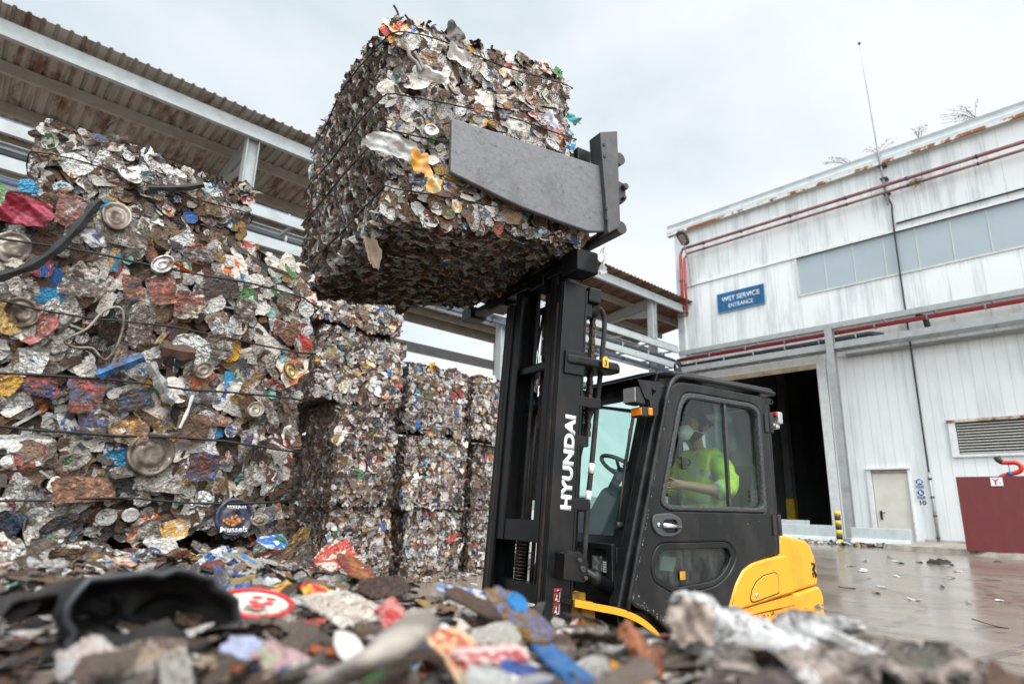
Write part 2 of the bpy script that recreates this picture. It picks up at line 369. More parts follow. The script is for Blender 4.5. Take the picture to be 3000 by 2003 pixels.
def scrap_mat():
    m, t, b, o = newmat('crushed_scrap')
    def attr(n):
        a = t.nodes.new('ShaderNodeAttribute'); a.attribute_name = n; return a
    a1, a2, a3 = attr('col'), attr('col2'), attr('puv')
    s3 = t.nodes.new('ShaderNodeSeparateXYZ'); t.links.new(a3.outputs['Vector'], s3.inputs[0]); u, v, sd_ = s3.outputs
    cmb = t.nodes.new('ShaderNodeCombineXYZ'); t.links.new(u, cmb.inputs[0]); t.links.new(v, cmb.inputs[1]); t.links.new(math_(t, 'MULTIPLY', sd_, 37.0), cmb.inputs[2])
    P = cmb.outputs[0]
    # printed label: cells and bands of a second colour, and rows of small dark/light lettering-like marks
    vor = t.nodes.new('ShaderNodeTexVoronoi'); vor.inputs['Scale'].default_value = 2.0; t.links.new(P, vor.inputs['Vector'])
    vs = t.nodes.new('ShaderNodeSeparateColor'); t.links.new(vor.outputs['Color'], vs.inputs[0])
    cell = ramp(t, vs.outputs[0], 0.52, 0.54)
    band = math_(t, 'SINE', math_(t, 'MULTIPLY_ADD', v, 3.2, math_(t, 'MULTIPLY', sd_, 50.0))); band = ramp(t, band, 0.55, 0.6)
    pr = math_(t, 'MAXIMUM', cell, band)
    rows = ramp(t, math_(t, 'SINE', math_(t, 'MULTIPLY', v, 26.0)), 0.1, 0.3)
    mpn = t.nodes.new('ShaderNodeMapping'); mpn.inputs['Scale'].default_value = (9, 2.2, 1); t.links.new(P, mpn.inputs[0])
    txt = math_(t, 'MULTIPLY', math_(t, 'MULTIPLY', rows, ramp(t, noise(t, mpn.outputs[0], 1.6, 2), 0.54, 0.6)), ramp(t, vs.outputs[1], 0.5, 0.52))
    geo = t.nodes.new('ShaderNodeNewGeometry'); pos = geo.outputs['Position']
    printed = a2.outputs['Alpha']
    base = mixc(t, math_(t, 'MULTIPLY', pr, printed), a1.outputs['Color'], a2.outputs['Color'])
    base = mixc(t, math_(t, 'MULTIPLY', math_(t, 'MULTIPLY', txt, printed), 0.6), base, (0.75, 0.74, 0.7))
    gz_ = ramp(t, noise(t, pos, 7, 5, 0.6), 0.32, 0.66); base = mixc(t, math_(t, 'MULTIPLY', gz_, 0.62), base, mixc(t, 1.0, base, (0.80, 0.66, 0.53), 'MULTIPLY'))
    # grime
    dn = noise(t, pos, 34, 9, 0.72); dn2 = noise(t, P, 1.9, 8, 0.68, 0.5)
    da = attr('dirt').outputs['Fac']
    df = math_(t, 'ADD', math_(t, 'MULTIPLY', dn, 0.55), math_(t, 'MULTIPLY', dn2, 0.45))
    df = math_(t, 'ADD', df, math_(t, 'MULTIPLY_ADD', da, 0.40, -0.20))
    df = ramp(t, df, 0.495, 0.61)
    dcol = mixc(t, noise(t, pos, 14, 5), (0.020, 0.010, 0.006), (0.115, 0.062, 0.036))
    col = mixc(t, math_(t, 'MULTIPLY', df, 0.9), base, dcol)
    sett(t, b, Base_Color=col)
    met = math_(t, 'MULTIPLY', a1.outputs['Alpha'], math_(t, 'SUBTRACT', 1.0, df)); sett(t, b, Metallic=met)
    rg = math_(t, 'MULTIPLY_ADD', df, 0.35, math_(t, 'MULTIPLY_ADD', noise(t, P, 3, 2), 0.25, 0.22)); sett(t, b, Roughness=rg)
    cr_ = t.nodes.new('ShaderNodeTexVoronoi'); cr_.inputs['Scale'].default_value = 2.1; cr_.inputs['Detail'].default_value = 3.0; cr_.inputs['Roughness'].default_value = 0.6; t.links.new(P, cr_.inputs['Vector'])
    h = math_(t, 'ADD', math_(t, 'MULTIPLY', cr_.outputs['Distance'], 1.1), math_(t, 'MULTIPLY', noise(t, pos, 150, 3), 0.25))
    h = math_(t, 'MULTIPLY', h, math_(t, 'MULTIPLY_ADD', a1.outputs['Alpha'], 0.75, 0.35))
    bump(t, b, h, 0.8, 0.016)
    return m
M['scrap'] = scrap_mat()
def core_mat():
    m, t, b, o = newmat('bale_core'); v = mapping(t)
    c = mixc(t, noise(t, v, 12, 6), (0.015, 0.009, 0.006), (0.055, 0.032, 0.02))
    vo = t.nodes.new('ShaderNodeTexVoronoi'); vo.inputs['Scale'].default_value = 34; t.links.new(v, vo.inputs['Vector'])
    s = t.nodes.new('ShaderNodeSeparateColor'); t.links.new(vo.outputs['Color'], s.inputs[0])
    c = mixc(t, ramp(t, s.outputs[0], 0.80, 0.83), c, (0.14, 0.12, 0.10))
    sett(t, b, Base_Color=c, Roughness=0.8); bump(t, b, vo.outputs['Distance'], 0.8, 0.03); return m
M['core'] = core_mat()
M['wire'] = worn('wire', (0.016,0.015,0.015), (0.05,0.035,0.028), 0.5, 30, 0.55, 0.4, 0)
def film(name, c, alpha, rough=0.25):
    m, t, b, o = newmat(name); tr = t.nodes.new('ShaderNodeBsdfTransparent'); mx = t.nodes.new('ShaderNodeMixShader')
    f = ramp(t, noise(t, mapping(t), 22, 6, 0.65), 0.3, 0.7, (alpha*0.7,)*3+(1,), (min(1, alpha*1.3),)*3+(1,))
    sett(t, b, Base_Color=mixc(t, ramp(t, noise(t, mapping(t), 14, 5), 0.5, 0.75), c, tuple(x*0.6 for x in c)), Roughness=rough); bump(t, b, noise(t, mapping(t), 45, 5), 0.4, 0.01)
    t.links.new(f, mx.inputs[0]); t.links.new(tr.outputs[0], mx.inputs[1]); t.links.new(b.outputs[0], mx.inputs[2]); t.links.new(mx.outputs[0], o.inputs[0]); return m
M['clear_plastic'] = film('clear_plastic', (0.62,0.64,0.62), 0.62)
def clamp_mat():
    m, t, b, o = newmat('clamp_steel'); v = mapping(t); vl = mapping(t, (2.2, 1, 3.4))
    c = mixc(t, noise(t, vl, 11, 9, 0.75, 1.2), (0.06, 0.06, 0.064), (0.235, 0.235, 0.242))
    sp_ = ramp(t, noise(t, mapping(t, (1, 1, 1.6)), 22, 9, 0.8), 0.55, 0.63); c = mixc(t, math_(t, 'MULTIPLY', sp_, 0.8), c, (0.055, 0.05, 0.05))
    r2 = ramp(t, noise(t, mapping(t, (2, 1, 1), (4, 0, 2)), 3.4, 8, 0.7), 0.50, 0.68); c = mixc(t, math_(t, 'MULTIPLY', r2, 0.55), c, (0.075, 0.062, 0.056))
    sett(t, b, Base_Color=c, Metallic=0.35, Roughness=math_(t, 'MULTIPLY_ADD', noise(t, v, 40, 4), 0.3, 0.38)); bump(t, b, noise(t, v, 22, 7, 0.7), 0.25, 0.006); return m
M['steel_clamp'] = clamp_mat()
# ------------------------------------------------------------------ ground
def ground_z(yw):
    return 0.42*min(1.0, max(0.0, (yw-5.0)/16.5))
def ground_mat():
    m, t, b, o = newmat('wet_yard'); v = mapping(t); vs = mapping(t, (0.35, 2.2, 1)); vl = mapping(t, (0.12, 0.7, 1))
    c = mixc(t, noise(t, vs, 1.3, 8, 0.65), (0.14, 0.11, 0.086), (0.27, 0.232, 0.197))
    c = mixc(t, math_(t, 'MULTIPLY', ramp(t, noise(t, vl, 0.9, 6), 0.5, 0.7), 0.6), c, (0.135, 0.088, 0.06))
    sp_ = ramp(t, noise(t, v, 38, 4, 0.7), 0.66, 0.72); c = mixc(t, math_(t, 'MULTIPLY', sp_, 0.5), c, (0.36, 0.34, 0.32))
    d2 = ramp(t, noise(t, mapping(t, (0.6, 3.5, 1)), 3.2, 7, 0.7), 0.55, 0.68); c = mixc(t, math_(t, 'MULTIPLY', d2, 0.55), c, (0.055, 0.046, 0.04))
    # old tyre arcs and slab joints
    sx_ = t.nodes.new('ShaderNodeSeparateXYZ'); t.links.new(v, sx_.inputs[0]); brk = ramp(t, noise(t, v, 5, 4), 0.42, 0.56)
    for (cx_a, cy_a, rr_a) in ((-4.3, 11.2, 2.35), (-4.3, 11.2, 2.05), (-2.6, 10.9, 2.6), (-6.5, 8.5, 5.2), (-6.5, 8.5, 4.0)):
        dd_ = math_(t, 'SQRT', math_(t, 'ADD', math_(t, 'POWER', math_(t, 'SUBTRACT', sx_.outputs[0], cx_a), 2.0), math_(t, 'POWER', math_(t, 'SUBTRACT', sx_.outputs[1], cy_a), 2.0)))
        mk_ = math_(t, 'LESS_THAN', math_(t, 'ABSOLUTE', math_(t, 'SUBTRACT', dd_, rr_a)), 0.07); c = mixc(t, math_(t, 'MULTIPLY', math_(t, 'MULTIPLY', mk_, brk), 0.45), c, (0.05, 0.045, 0.042))
    for k_ in (0, 1):
        fr_ = math_(t, 'FRACT', math_(t, 'DIVIDE', sx_.outputs[k_], 6.0)); ln_ = math_(t, 'LESS_THAN', fr_, 0.0035); c = mixc(t, math_(t, 'MULTIPLY', ln_, 0.25), c, (0.05, 0.045, 0.04))
    wet = ramp(t, noise(t, mapping(t, (0.45, 1.0, 1)), 0.42, 5, 0.6), 0.36, 0.62)
    sett(t, b, Base_Color=c)
    r0 = math_(t, 'MULTIPLY_ADD', wet, -0.16, 0.31); r0 = math_(t, 'ADD', r0, math_(t, 'MULTIPLY', math_(t, 'SUBTRACT', noise(t, vs, 5, 5), 0.5), 0.22))
    sett(t, b, Roughness=r0); b.inputs['Specular IOR Level'].default_value = 0.9
    bump(t, b, noise(t, vs, 24, 5, 0.7), 0.07, 0.005); return m
gm = MB(); xs = [-220, -80, -40, -20, -10, 0, 10, 20, 40, 80, 220]; ys = [-220, -60, -20, 0, 5, 8, 11, 14, 17, 19, 21.5, 24, 40, 80, 240]
gv = [(x, y, ground_z(y)) for y in ys for x in xs]
gm.add(gv, [(j*len(xs)+i, j*len(xs)+i+1, (j+1)*len(xs)+i+1, (j+1)*len(xs)+i) for j in range(len(ys)-1) for i in range(len(xs)-1)])
solo('ground', gm.mesh('ground'), ground_mat(), None, None, FW, (0, 0, 0), kind='structure')

# pavement in front of the man door, with a chipped kerb
pv = MB(); kx = [(-6.3, 20.1), (-5.6, 19.75), (-4.6, 19.45), (-3.2, 18.98), (0, 17.9), (6, 15.9), (12, 13.9)]
rngp = random.Random(4); top = []; bot = []
kxx = smooth_path([(a, b_, 0) for a, b_ in kx], 8)
for p in kxx:
    j = rngp.uniform(-0.025, 0.025); top.append((p.x, p.y+0.05+j, ground_z(p.y)+0.12+rngp.uniform(-0.015, 0.012))); bot.append((p.x, p.y-0.03+j*0.6, ground_z(p.y)-0.02))
n_ = len(kxx); back = [(p[0], 22.75, 0.52) for p in top]
pv.add(bot+top+back, [(i, i+1, n_+i+1, n_+i) for i in range(n_-1)]+[(n_+i, n_+i+1, 2*n_+i+1, 2*n_+i) for i in range(n_-1)]+[(0, n_, 2*n_)])
solo('pavement', pv.mesh('pavement'), worn('pavement_concrete', lin('A59D92'), lin('6E665D'), 0.8, 2.2, 0.75, 0, 0.25, 0.4, 0.65, 30), None, None, FW, (0, 20, 0.4), kind='structure')

# far hills and tree line under the horizon of the yard
hm = MB(); hv = []; rh = random.Random(9); nh = 90
for i in range(nh+1):
    a = R(-80+160*i/nh); hh = 14+9*math.sin(i*0.21)+5*math.sin(i*0.53+1)+rh.uniform(-1, 1)
    for (d, z) in ((520, 0), (640, hh*1.0), (900, hh*1.3+6)): hv.append((d*math.sin(a), d*math.cos(a), z))
hm.add(hv, [(3*i+k, 3*i+3+k, 3*i+4+k, 3*i+1+k) for i in range(nh) for k in range(2)], True)
solo('hills', hm.mesh('hills'), worn('hill_grass', (0.11,0.14,0.12), (0.16,0.16,0.11), 0.7, 0.02, 0.95, 0, 0), None, None, Frame(0), (0, 0, 0), kind='structure')

# ------------------------------------------------------------------ warehouse
FC = 22.8
def facade_mat(name, seam, ribs, stain=0.75):
    m, t, b, o = newmat(name); v = mapping(t)
    s = t.nodes.new('ShaderNodeSeparateXYZ'); t.links.new(v, s.inputs[0]); x, y, z = s.outputs
    base = mixc(t, noise(t, v, 0.35, 4), lin('E4E7E7'), lin('D8DBDB'))
    st = noise(t, mapping(t, (1.6, 1, 0.30)), 1.0, 6, 0.62); fine = noise(t, mapping(t, (11, 1, 0.25)), 1.0, 5, 0.7)
    f = ramp(t, math_(t, 'ADD', math_(t, 'MULTIPLY', st, 0.66), math_(t, 'MULTIPLY', fine, 0.34)), 0.49, 0.60)
    base = mixc(t, math_(t, 'MULTIPLY', f, stain*0.62), base, lin('969CA0'))
    dk = ramp(t, math_(t, 'ADD', math_(t, 'MULTIPLY', noise(t, mapping(t, (1.1, 1, 0.25), (7, 0, 3)), 0.9, 6, 0.6), 0.55), math_(t, 'MULTIPLY', noise(t, mapping(t, (26, 1, 0.5)), 1.0, 4, 0.7), 0.45)), 0.56, 0.66)
    base = mixc(t, math_(t, 'MULTIPLY', dk, stain*0.6), base, lin('6D7276'))
    fr = math_(t, 'FRACT', math_(t, 'DIVIDE', x, seam)); line = math_(t, 'LESS_THAN', fr, 0.010/seam)
    base = mixc(t, math_(t, 'MULTIPLY', line, 0.6), base, lin('8B8F90'))
    sett(t, b, Base_Color=base, Roughness=0.5)
    wv = math_(t, 'SINE', math_(t, 'MULTIPLY', x, 2*math.pi/ribs)); h = ramp(t, wv, 0.0, 0.9); bump(t, b, h, 0.10, 0.01); return m
M['facade_up'] = facade_mat('facade_upper', 0.92, 0.23, 0.8); M['facade_low'] = facade_mat('facade_lower', 0.30, 0.30, 0.45)
wh = thing('warehouse', 'large white metal clad warehouse with streaked walls and dark loading opening', 'building', FW, (-8, FC, 0.42))
X0, X1, ZT = -14.1, 14.0, 13.25
OX0, OX1, OZ = -13.3, -8.3, 6.45
fz = 6.62
mb = MB(); y0, y1 = FC, FC+0.2
# upper wall with window opening
WX0, WX1, WZ0, WZ1 = -8.95, 3.0, 9.17, 10.64
mb.box((X0, y0, fz), (WX0, y1, ZT)); mb.box((WX0, y0, fz), (WX1, y1, WZ0)); mb.box((WX0, y0, WZ1), (WX1, y1, ZT)); mb.box((WX1, y0, fz), (X1, y1, ZT))
mb.build('upper_wall', M['facade_up'], wh)
mb = MB(); y0 = FC+0.03
DX0, DX1, DZ0, DZ1 = -7.31, -6.17, 0.48, 2.73
mb.box((X0, y0, 0.3), (OX0, y1, fz)); mb.box((OX1, y0, 0.3), (DX0, y1, fz)); mb.box((DX1, y0, 0.3), (X1, y1, fz)); mb.box((DX0, y0, DZ1), (DX1, y1, fz)); mb.box((OX0, y0, OZ), (OX1, y1, fz)); mb.box((DX0, y0, 0.3), (DX1, y1, DZ0))
mb.build('lower_wall', M['facade_low'], wh)
# closed interior (its shade is painted in with a near black colour)
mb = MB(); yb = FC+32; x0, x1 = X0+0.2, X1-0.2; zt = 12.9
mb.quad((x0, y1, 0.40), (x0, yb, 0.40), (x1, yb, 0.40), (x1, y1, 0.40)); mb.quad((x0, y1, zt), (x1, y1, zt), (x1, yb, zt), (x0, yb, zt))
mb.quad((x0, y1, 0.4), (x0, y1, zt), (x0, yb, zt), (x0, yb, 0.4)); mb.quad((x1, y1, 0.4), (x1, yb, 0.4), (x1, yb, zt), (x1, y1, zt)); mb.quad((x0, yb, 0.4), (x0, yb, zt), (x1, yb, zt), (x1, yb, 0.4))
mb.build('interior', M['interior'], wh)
for (cx, cy) in ((-11.2, FC+7.5), (-9.1, FC+7.5), (-13.2, FC+7.5)):
    c = MB().ibeam((cx, cy, 0.41), (cx, cy, 12.8), 0.34, 0.34, 0.03, (0, 1, 0)).build('interior_column', M['interior_col'], wh)
    link_mesh('yellow_guard', MB().box((cx-0.19, cy-0.19, 0.45), (cx+0.19, cy+0.19, 1.95)).mesh('yellow_guard'), M['band_yellow'], wh).parent = c
# outer side wall and roof, seen from beside
mb = MB(); mb.box((X0, FC+0.2, 0.3), (X0+0.2, yb+0.2, ZT)); mb.box((X1-0.2, FC+0.2, 0.3), (X1, yb+0.2, ZT)); mb.box((X0+0.2, yb, 0.3), (X1-0.2, yb+0.2, ZT)); mb.build('side_wall', M['facade_up'], wh)
MB().box((X0, FC+0.2, ZT), (X1, yb+0.2, ZT+0.12)).build('roof', M['grey_steel'], wh)
# gutter and coping along the roof edge
mb = MB(); prof = [(0.0, 13.18), (-0.16, 13.22), (-0.20, 13.30), (-0.20, 13.44), (-0.13, 13.50), (-0.13, 13.60), (-0.17, 13.70), (-0.02, 13.74), (0.0, 13.6)]
mb.prism([(X0-0.35, FC+a, z) for a, z in prof], (X1-X0+0.7, 0, 0)).build('gutter', worn('gutter_metal', lin('C3CACC'), lin('8F9799'), 0.5, 2, 0.5, 0, 0.05), wh)
mrust, t, b, o = newmat('rusted_lip'); v = mapping(t, (1, 1, 1))
f1 = ramp(t, noise(t, mapping(t, (1.1, 1, 1)), 1.6, 6, 0.7), 0.50, 0.54); c = mixc(t, f1, lin('D0CFC8'), mixc(t, noise(t, v, 9, 5), lin('B4672A'), lin('4B3426'))); sett(t, b, Base_Color=c, Roughness=0.7)
MB().box((X0-0.34, FC-0.205, 13.20), (X1+0.3, FC-0.14, 13.31)).build('rusty_gutter_lip', mrust, wh)
mb = MB(); mb.box((X0-0.02, FC-0.10, 0.3), (X0+0.30, FC-0.003, 13.2)); mb.build('corner_flashing', worn('corner_metal', lin('C6CED1'), lin('8E9695'), 0.6, 1.5, 0.5, 0, 0.03), wh)
for z, xa, xb in ((10.66, X0+0.3, X1), (6.62, OX1+0.7, X1)):
    MB().box((xa, FC-0.05, z-0.02), (xb, FC-0.002, z+0.05)).build('wall_flashing', M['white_paint'] if z > 8 else M['grey_steel'], wh)
# long window band
wn = MB().box((WX0, FC+0.05, WZ0), (WX1, FC+0.09, WZ1)); M['pane'] = worn('translucent_pane', lin('A4AFB6'), lin('969FA6'), 0.5, 0.6, 0.35, 0, 0.0)
win = wn.build('window', M['pane'], wh)
fr_ = MB()
for a, bb in (((WX0-0.07, FC-0.03, WZ0-0.07), (WX1, FC+0.04, WZ0)), ((WX0-0.07, FC-0.03, WZ1), (WX1, FC+0.04, WZ1+0.07)), ((WX0-0.07, FC-0.03, WZ0), (WX0, FC+0.04, WZ1))): fr_.box(a, bb)
x = WX0+0.98
while x < WX1: fr_.box((x-0.013, FC+0.035, WZ0), (x+0.013, FC+0.052, WZ1)); x += 0.98
f_ = fr_.build('frame', worn('window_frame', lin('C3C8C4'), lin('A39B88'), 0.5, 4, 0.5), wh); f_.parent = win
# loading opening frame
mb = MB(); mb.box((OX1-0.30, FC-0.06, 0.4), (OX1-0.002, FC-0.002, OZ+0.28)); mb.box((OX0, FC-0.06, OZ), (OX1-0.3, FC-0.002, OZ+0.28)); mb.build('opening_frame', M['white_paint'], wh)
MB().box((OX0, FC-0.10, OZ-0.16), (OX1-0.3, FC-0.06, OZ+0.02)).build('rusty_lintel', worn('lintel', lin('B7A68E'), lin('8A5A32'), 0.7, 3, 0.6), wh)
# man door
dr = MB().box((DX0+0.07, FC+0.06, DZ0+0.01), (DX1-0.05, FC+0.11, DZ1-0.12)).build('door', M['door_cream'], wh, 0.004)
mb = MB(); mb.box((DX0-0.08, FC-0.03, DZ0), (DX0+0.05, FC+0.1, DZ1-0.02)); mb.box((DX1-0.03, FC-0.02, DZ0), (DX1+0.02, FC+0.1, DZ1-0.02)); mb.box((DX0-0.10, FC-0.07, DZ1-0.02), (DX1+0.06, FC+0.1, DZ1+0.04)); mb.build('door_frame', M['white_paint'], wh, 0.004)
MB().box((DX0+0.06, FC+0.01, DZ1-0.12), (DX1-0.04, FC+0.1, DZ1-0.025)).build('door_header', worn('stained_header', lin('A69A8C'), lin('4A3D34'), 0.8, 6, 0.7), wh)
mb = MB(); mb.box((DX0+0.17, FC+0.035, 1.15), (DX0+0.24, FC+0.058, 1.42)); mb.cyl((DX0+0.205, FC+0.03, 1.36), (DX0+0.205, FC-0.02, 1.36), 0.015, 10); mb.box((DX0+0.19, FC-0.03, 1.345), (DX0+0.34, FC-0.01, 1.375))
h = mb.build('handle', M['band_black'], wh); h.parent = dr
# louvre
lv = MB(); z = 3.12
while z < 4.0: lv.hexa([(-4.72, FC-0.01, z), (-1.2, FC-0.01, z), (-1.2, FC+0.10, z+0.055), (-4.72, FC+0.10, z+0.055), (-4.72, FC-0.02, z+0.012), (-1.2, FC-0.02, z+0.012), (-1.2, FC+0.10, z+0.067), (-4.72, FC+0.10, z+0.067)]); z += 0.085
lo = lv.build('louvre', worn('louvre_slats', lin('DDDBD4'), lin('8A5C34'), 0.5, 2.5, 0.5, 0, 0, 0.6, 0.72, 60, (2, 1, 0.5)), wh)
MB().box((-4.74, FC+0.025, 3.08), (-1.2, FC+0.028, 4.06)).build('louvre_back', M['band_black'], wh)
mb = MB(); mb.box((-4.92, FC-0.045, 3.02), (-4.74, FC+0.02, 4.12)); mb.box((-4.74, FC-0.045, 3.02), (-1.2, FC+0.02, 3.10)); mb.build('louvre_frame', M['white_paint'], wh)
MB().box((-4.95, FC-0.07, 4.06), (-1.1, FC+0.0, 4.14)).build('rusty_louvre_hood', worn('rusty_hood', lin('C9C2B2'), lin('7A3F1C'), 0.95, 3.5, 0.7, 0, 0.1, 0.44, 0.56), wh)
MB().box((-5.95, FC-0.06, 0.50), (-3.0, FC+0.0, 0.60)).build('base_flashing', worn('base_strip', lin('B8B4AC'), lin('6A5A4C'), 0.7, 4, 0.6), wh)

# sign over the opening
sg = thing('entrance_sign', 'blue WET SERVICE ENTRANCE sign on the upper white wall', 'sign', FW, (-11.26, FC-0.05, 9.14))
MB().box((-12.26, FC-0.05, 9.14), (-10.27, FC-0.004, 9.95)).build('panel', M['sign_blue'], sg, 0.006)
mb = MB()
for a, bb in (((-12.27, FC-0.058, 9.13), (-10.26, FC-0.05, 9.155)), ((-12.27, FC-0.058, 9.935), (-10.26, FC-0.05, 9.96)), ((-12.27, FC-0.058, 9.155), (-12.25, FC-0.05, 9.935)), ((-10.28, FC-0.058, 9.155), (-10.26, FC-0.05, 9.935))): mb.box(a, bb)
mb.build('edge_trim', worn('sign_trim', lin('6C98B4'), None, 0.3), sg)
link_mesh('lettering', text_mesh('WET SERVICE', (-12.06, FC-0.054, 9.57), (1, 0, 0), (0, 0, 1), 1.60, 0.20, 0.004), M['letter_white'], sg)
link_mesh('lettering', text_mesh('ENTRANCE', (-11.78, FC-0.054, 9.29), (1, 0, 0), (0, 0, 1), 1.04, 0.165, 0.0), M['letter_white'], sg)

# safety signs, number
def safety(name, label, zc, glyph):
    s = thing(name, label, 'sign', FW, (-5.9, FC, zc)); w2 = 0.105
    MB().box((-5.9-w2, FC-0.006, zc-0.13), (-5.9+w2, FC+0.027, zc+0.14)).build('panel', M['sign_white'], s)
    MB().lathe([(0.0, -0.005), (0.095, -0.005), (0.095, 0.004)], (-5.9, FC-0.008, zc+0.045), (0, 1, 0), 24).build('blue_disc', M['safety_blue'], s)
    MB().box((-5.9-w2+0.005, FC-0.011, zc-0.125), (-5.9+w2-0.005, FC-0.006, zc-0.06)).build('blue_strip', M['safety_blue'], s)
    g = MB(); y = FC-0.0165
    for poly in glyph: g.prism([(-5.9+a, y, zc+0.045+b_) for a, b_ in poly], (0, 0.003, 0))
    g.build('symbol', M['sign_white'], s)
    g = MB()
    for k, (a, bb) in enumerate(((-0.08, 0.06), (-0.07, 0.075))):
        for i in range(6): g.box((-5.9+a+i*0.024, FC-0.0135, zc-0.085-k*0.025), (-5.9+a+i*0.024+0.017, FC-0.011, zc-0.073-k*0.025))
    g.build('small_print', M['sign_white'], s)
safety('safety_sign', 'round blue mandatory gloves sign, upper one beside the cream door', 2.27, [rounded([(-0.05,-0.055),(-0.01,-0.055),(-0.01,0.05),(-0.05,0.03)], 0.01), rounded([(0.012,-0.055),(0.052,-0.055),(0.052,0.03),(0.012,0.05)], 0.01)])
safety('safety_sign', 'round blue mandatory boots sign, lower one beside the cream door', 1.95, [rounded([(-0.055,0.05),(-0.01,0.055),(0.0,-0.005),(0.055,-0.03),(0.05,-0.055),(-0.045,-0.055),(-0.035,0.0)], 0.012)])
solo('door_number', text_mesh('10', (-5.97, FC+0.026, 1.62), (1, 0, 0), (0, 0, 1), 0.17, 0.13, 0.03, 0.003), M['text_black'], 'black number 10 painted on the white wall below the safety signs', 'number', FW, (-5.9, FC+0.02, 1.62))

# lamp, pipes and racks on the facade
lp = thing('wall_lamp', 'grey street lamp on a bent pole at the top corner of the warehouse', 'lamp', FW, (-13.42, FC-0.08, 10.6))
MB().tube(smooth_path([(-13.42, FC-0.05, 10.6), (-13.42, FC-0.12, 11.3), (-13.38, FC-0.35, 11.9), (-13.28, FC-0.75, 12.35)], 6), 0.03, 10).build('pole', M['grey_steel'], lp)
hd_ = MB(); hp = smooth_loop([(-0.14, -0.30), (0.14, -0.30), (0.21, 0.0), (0.17, 0.33), (-0.17, 0.33), (-0.21, 0.0)], 5)
ex_, ey_ = Vector((1, 0, 0)), Vector((0, -0.75, 0.66)); nz_ = Vector((0, 0.66, 0.75)); hc = Vector((-13.25, FC-0.85, 12.5))
hd_.prism([hc+ex_*a+ey_*b_ for a, b_ in hp], nz_*0.15); hd_.build('head', M['grey_plastic'], lp, 0.03)
MB().prism([hc+ex_*a*0.62+ey_*b_*0.62-nz_*0.012 for a, b_ in hp], nz_*0.011).build('lens', M['lamp_glass'], lp)
def pipe_run(name, label, pts, r, mat, cat='pipe', k=6, clips=None, clipmat=None):
    t_ = thing(name, label, cat, FW, tuple(pts[0]))
    MB().tube(pts, r, 12).build('pipe_body', mat, t_)
    if clips:
        for p, d in clips: MB().cyl(Vector(p)-Vector(d)*0.025, Vector(p)+Vector(d)*0.025, r*1.35, 12).build('pipe_clip', clipmat or M['dark_steel'], t_)
    return t_
pz = lambda x, z: [(x, FC-0.28, z)]
pU = [(-14.4, FC-0.5, 9.45), (-13.72, FC-0.32, 9.45), (-13.72, FC-0.32, 12.05), (-13.6, FC-0.3, 12.32), (X1, FC-0.30, 12.27)]
pL = [(-14.3, FC-0.4, 9.25), (-13.56, FC-0.28, 9.25), (-13.56, FC-0.28, 11.85), (-13.4, FC-0.26, 12.06), (X1, FC-0.26, 12.06)]
cx_ = [-12.6, -10.9, -8.9, -6.9, -4.95, -3.0, -1.0]
pipe_run('fire_pipe', 'upper faded red pipe of the pair running under the warehouse gutter', pU, 0.06, M['old_red_pipe'], clips=[((x, FC-0.30, 12.30), (1, 0, 0)) for x in cx_])
pipe_run('fire_pipe', 'lower faded red pipe of the pair running under the warehouse gutter', pL, 0.045, M['old_red_pipe'], clips=[((x, FC-0.26, 12.06), (1, 0, 0)) for x in cx_])
for i, (xa, za, zb, rr_) in enumerate(((-13.72, 9.45, 12.05, 0.064), (-13.56, 9.25, 11.85, 0.05))):
    pipe_run('riser_pipe', ('thicker bright red riser pipe at the corner of the warehouse', 'thinner bright red riser pipe at the corner of the warehouse')[i], [(xa, FC-(0.32, 0.28)[i], za+0.06), (xa, FC-(0.32, 0.28)[i], zb)], rr_*1.05, M['red_pipe'], clips=[((xa, FC-(0.32, 0.28)[i], z), (0, 0, 1)) for z in (za+0.15, zb-1.2)])
pipe_run('conduit', 'thin dark conduit above the long window band', [(-5.51, FC-0.05, 10.92), (X1, FC-0.05, 10.92)], 0.03, M['dark_pipe'])
pipe_run('conduit', 'grey conduit crossing the wall under the lower pipe rack', [(OX1+0.75, FC-0.06, 6.56), (X1, FC-0.06, 6.52)], 0.03, M['grey_steel'])
rk = thing('pipe_rack', 'grey steel pipe rack on posts along the warehouse front', 'pipe rack', FW, (-8, FC-0.8, 0.44))
for z0_, z1_ in ((7.44, 7.62), (6.72, 6.94)):
    for yy in (FC-0.8, FC-0.3): MB().chan((-13.7, yy, (z0_+z1_)/2), (X1, yy, (z0_+z1_)/2), 0.09, z1_-z0_, 1 if yy < FC-0.5 else -1, 0.014).build('rail', M['grey_steel'], rk)
    x = -13.4
    while x < X1: MB().box((x-0.03, FC-0.76, z0_+0.02), (x+0.03, FC-0.34, z0_+0.06)).build('cross_bar', M['grey_steel'], rk); x += 1.45
for cx in (-7.78, 1.0, 9.0):
    MB().ibeam((cx, FC-0.8, 0.5), (cx, FC-0.8, 7.44), 0.24, 0.24, 0.016, (0, 1, 0)).build('post', M['grey_steel'], rk)
    MB().box((cx-0.28, FC-1.08, 0.38), (cx+0.28, FC-0.52, 0.56)).build('post_base', M['concrete'], rk, 0.02)
pipe_run('water_pipe', 'bright red water pipe hung on the warehouse pipe rack', [(-13.9, FC-0.62, 7.30), (X1, FC-0.62, 7.36)], 0.075, M['red_pipe'], clips=[((x, FC-0.62, 7.305+0.0022*(x+13.9)), (1, 0, 0)) for x in (-12.4, -10.9, -9.4, -7.9, -6.4, -4.9, -3.4)], clipmat=M['grey_steel'])
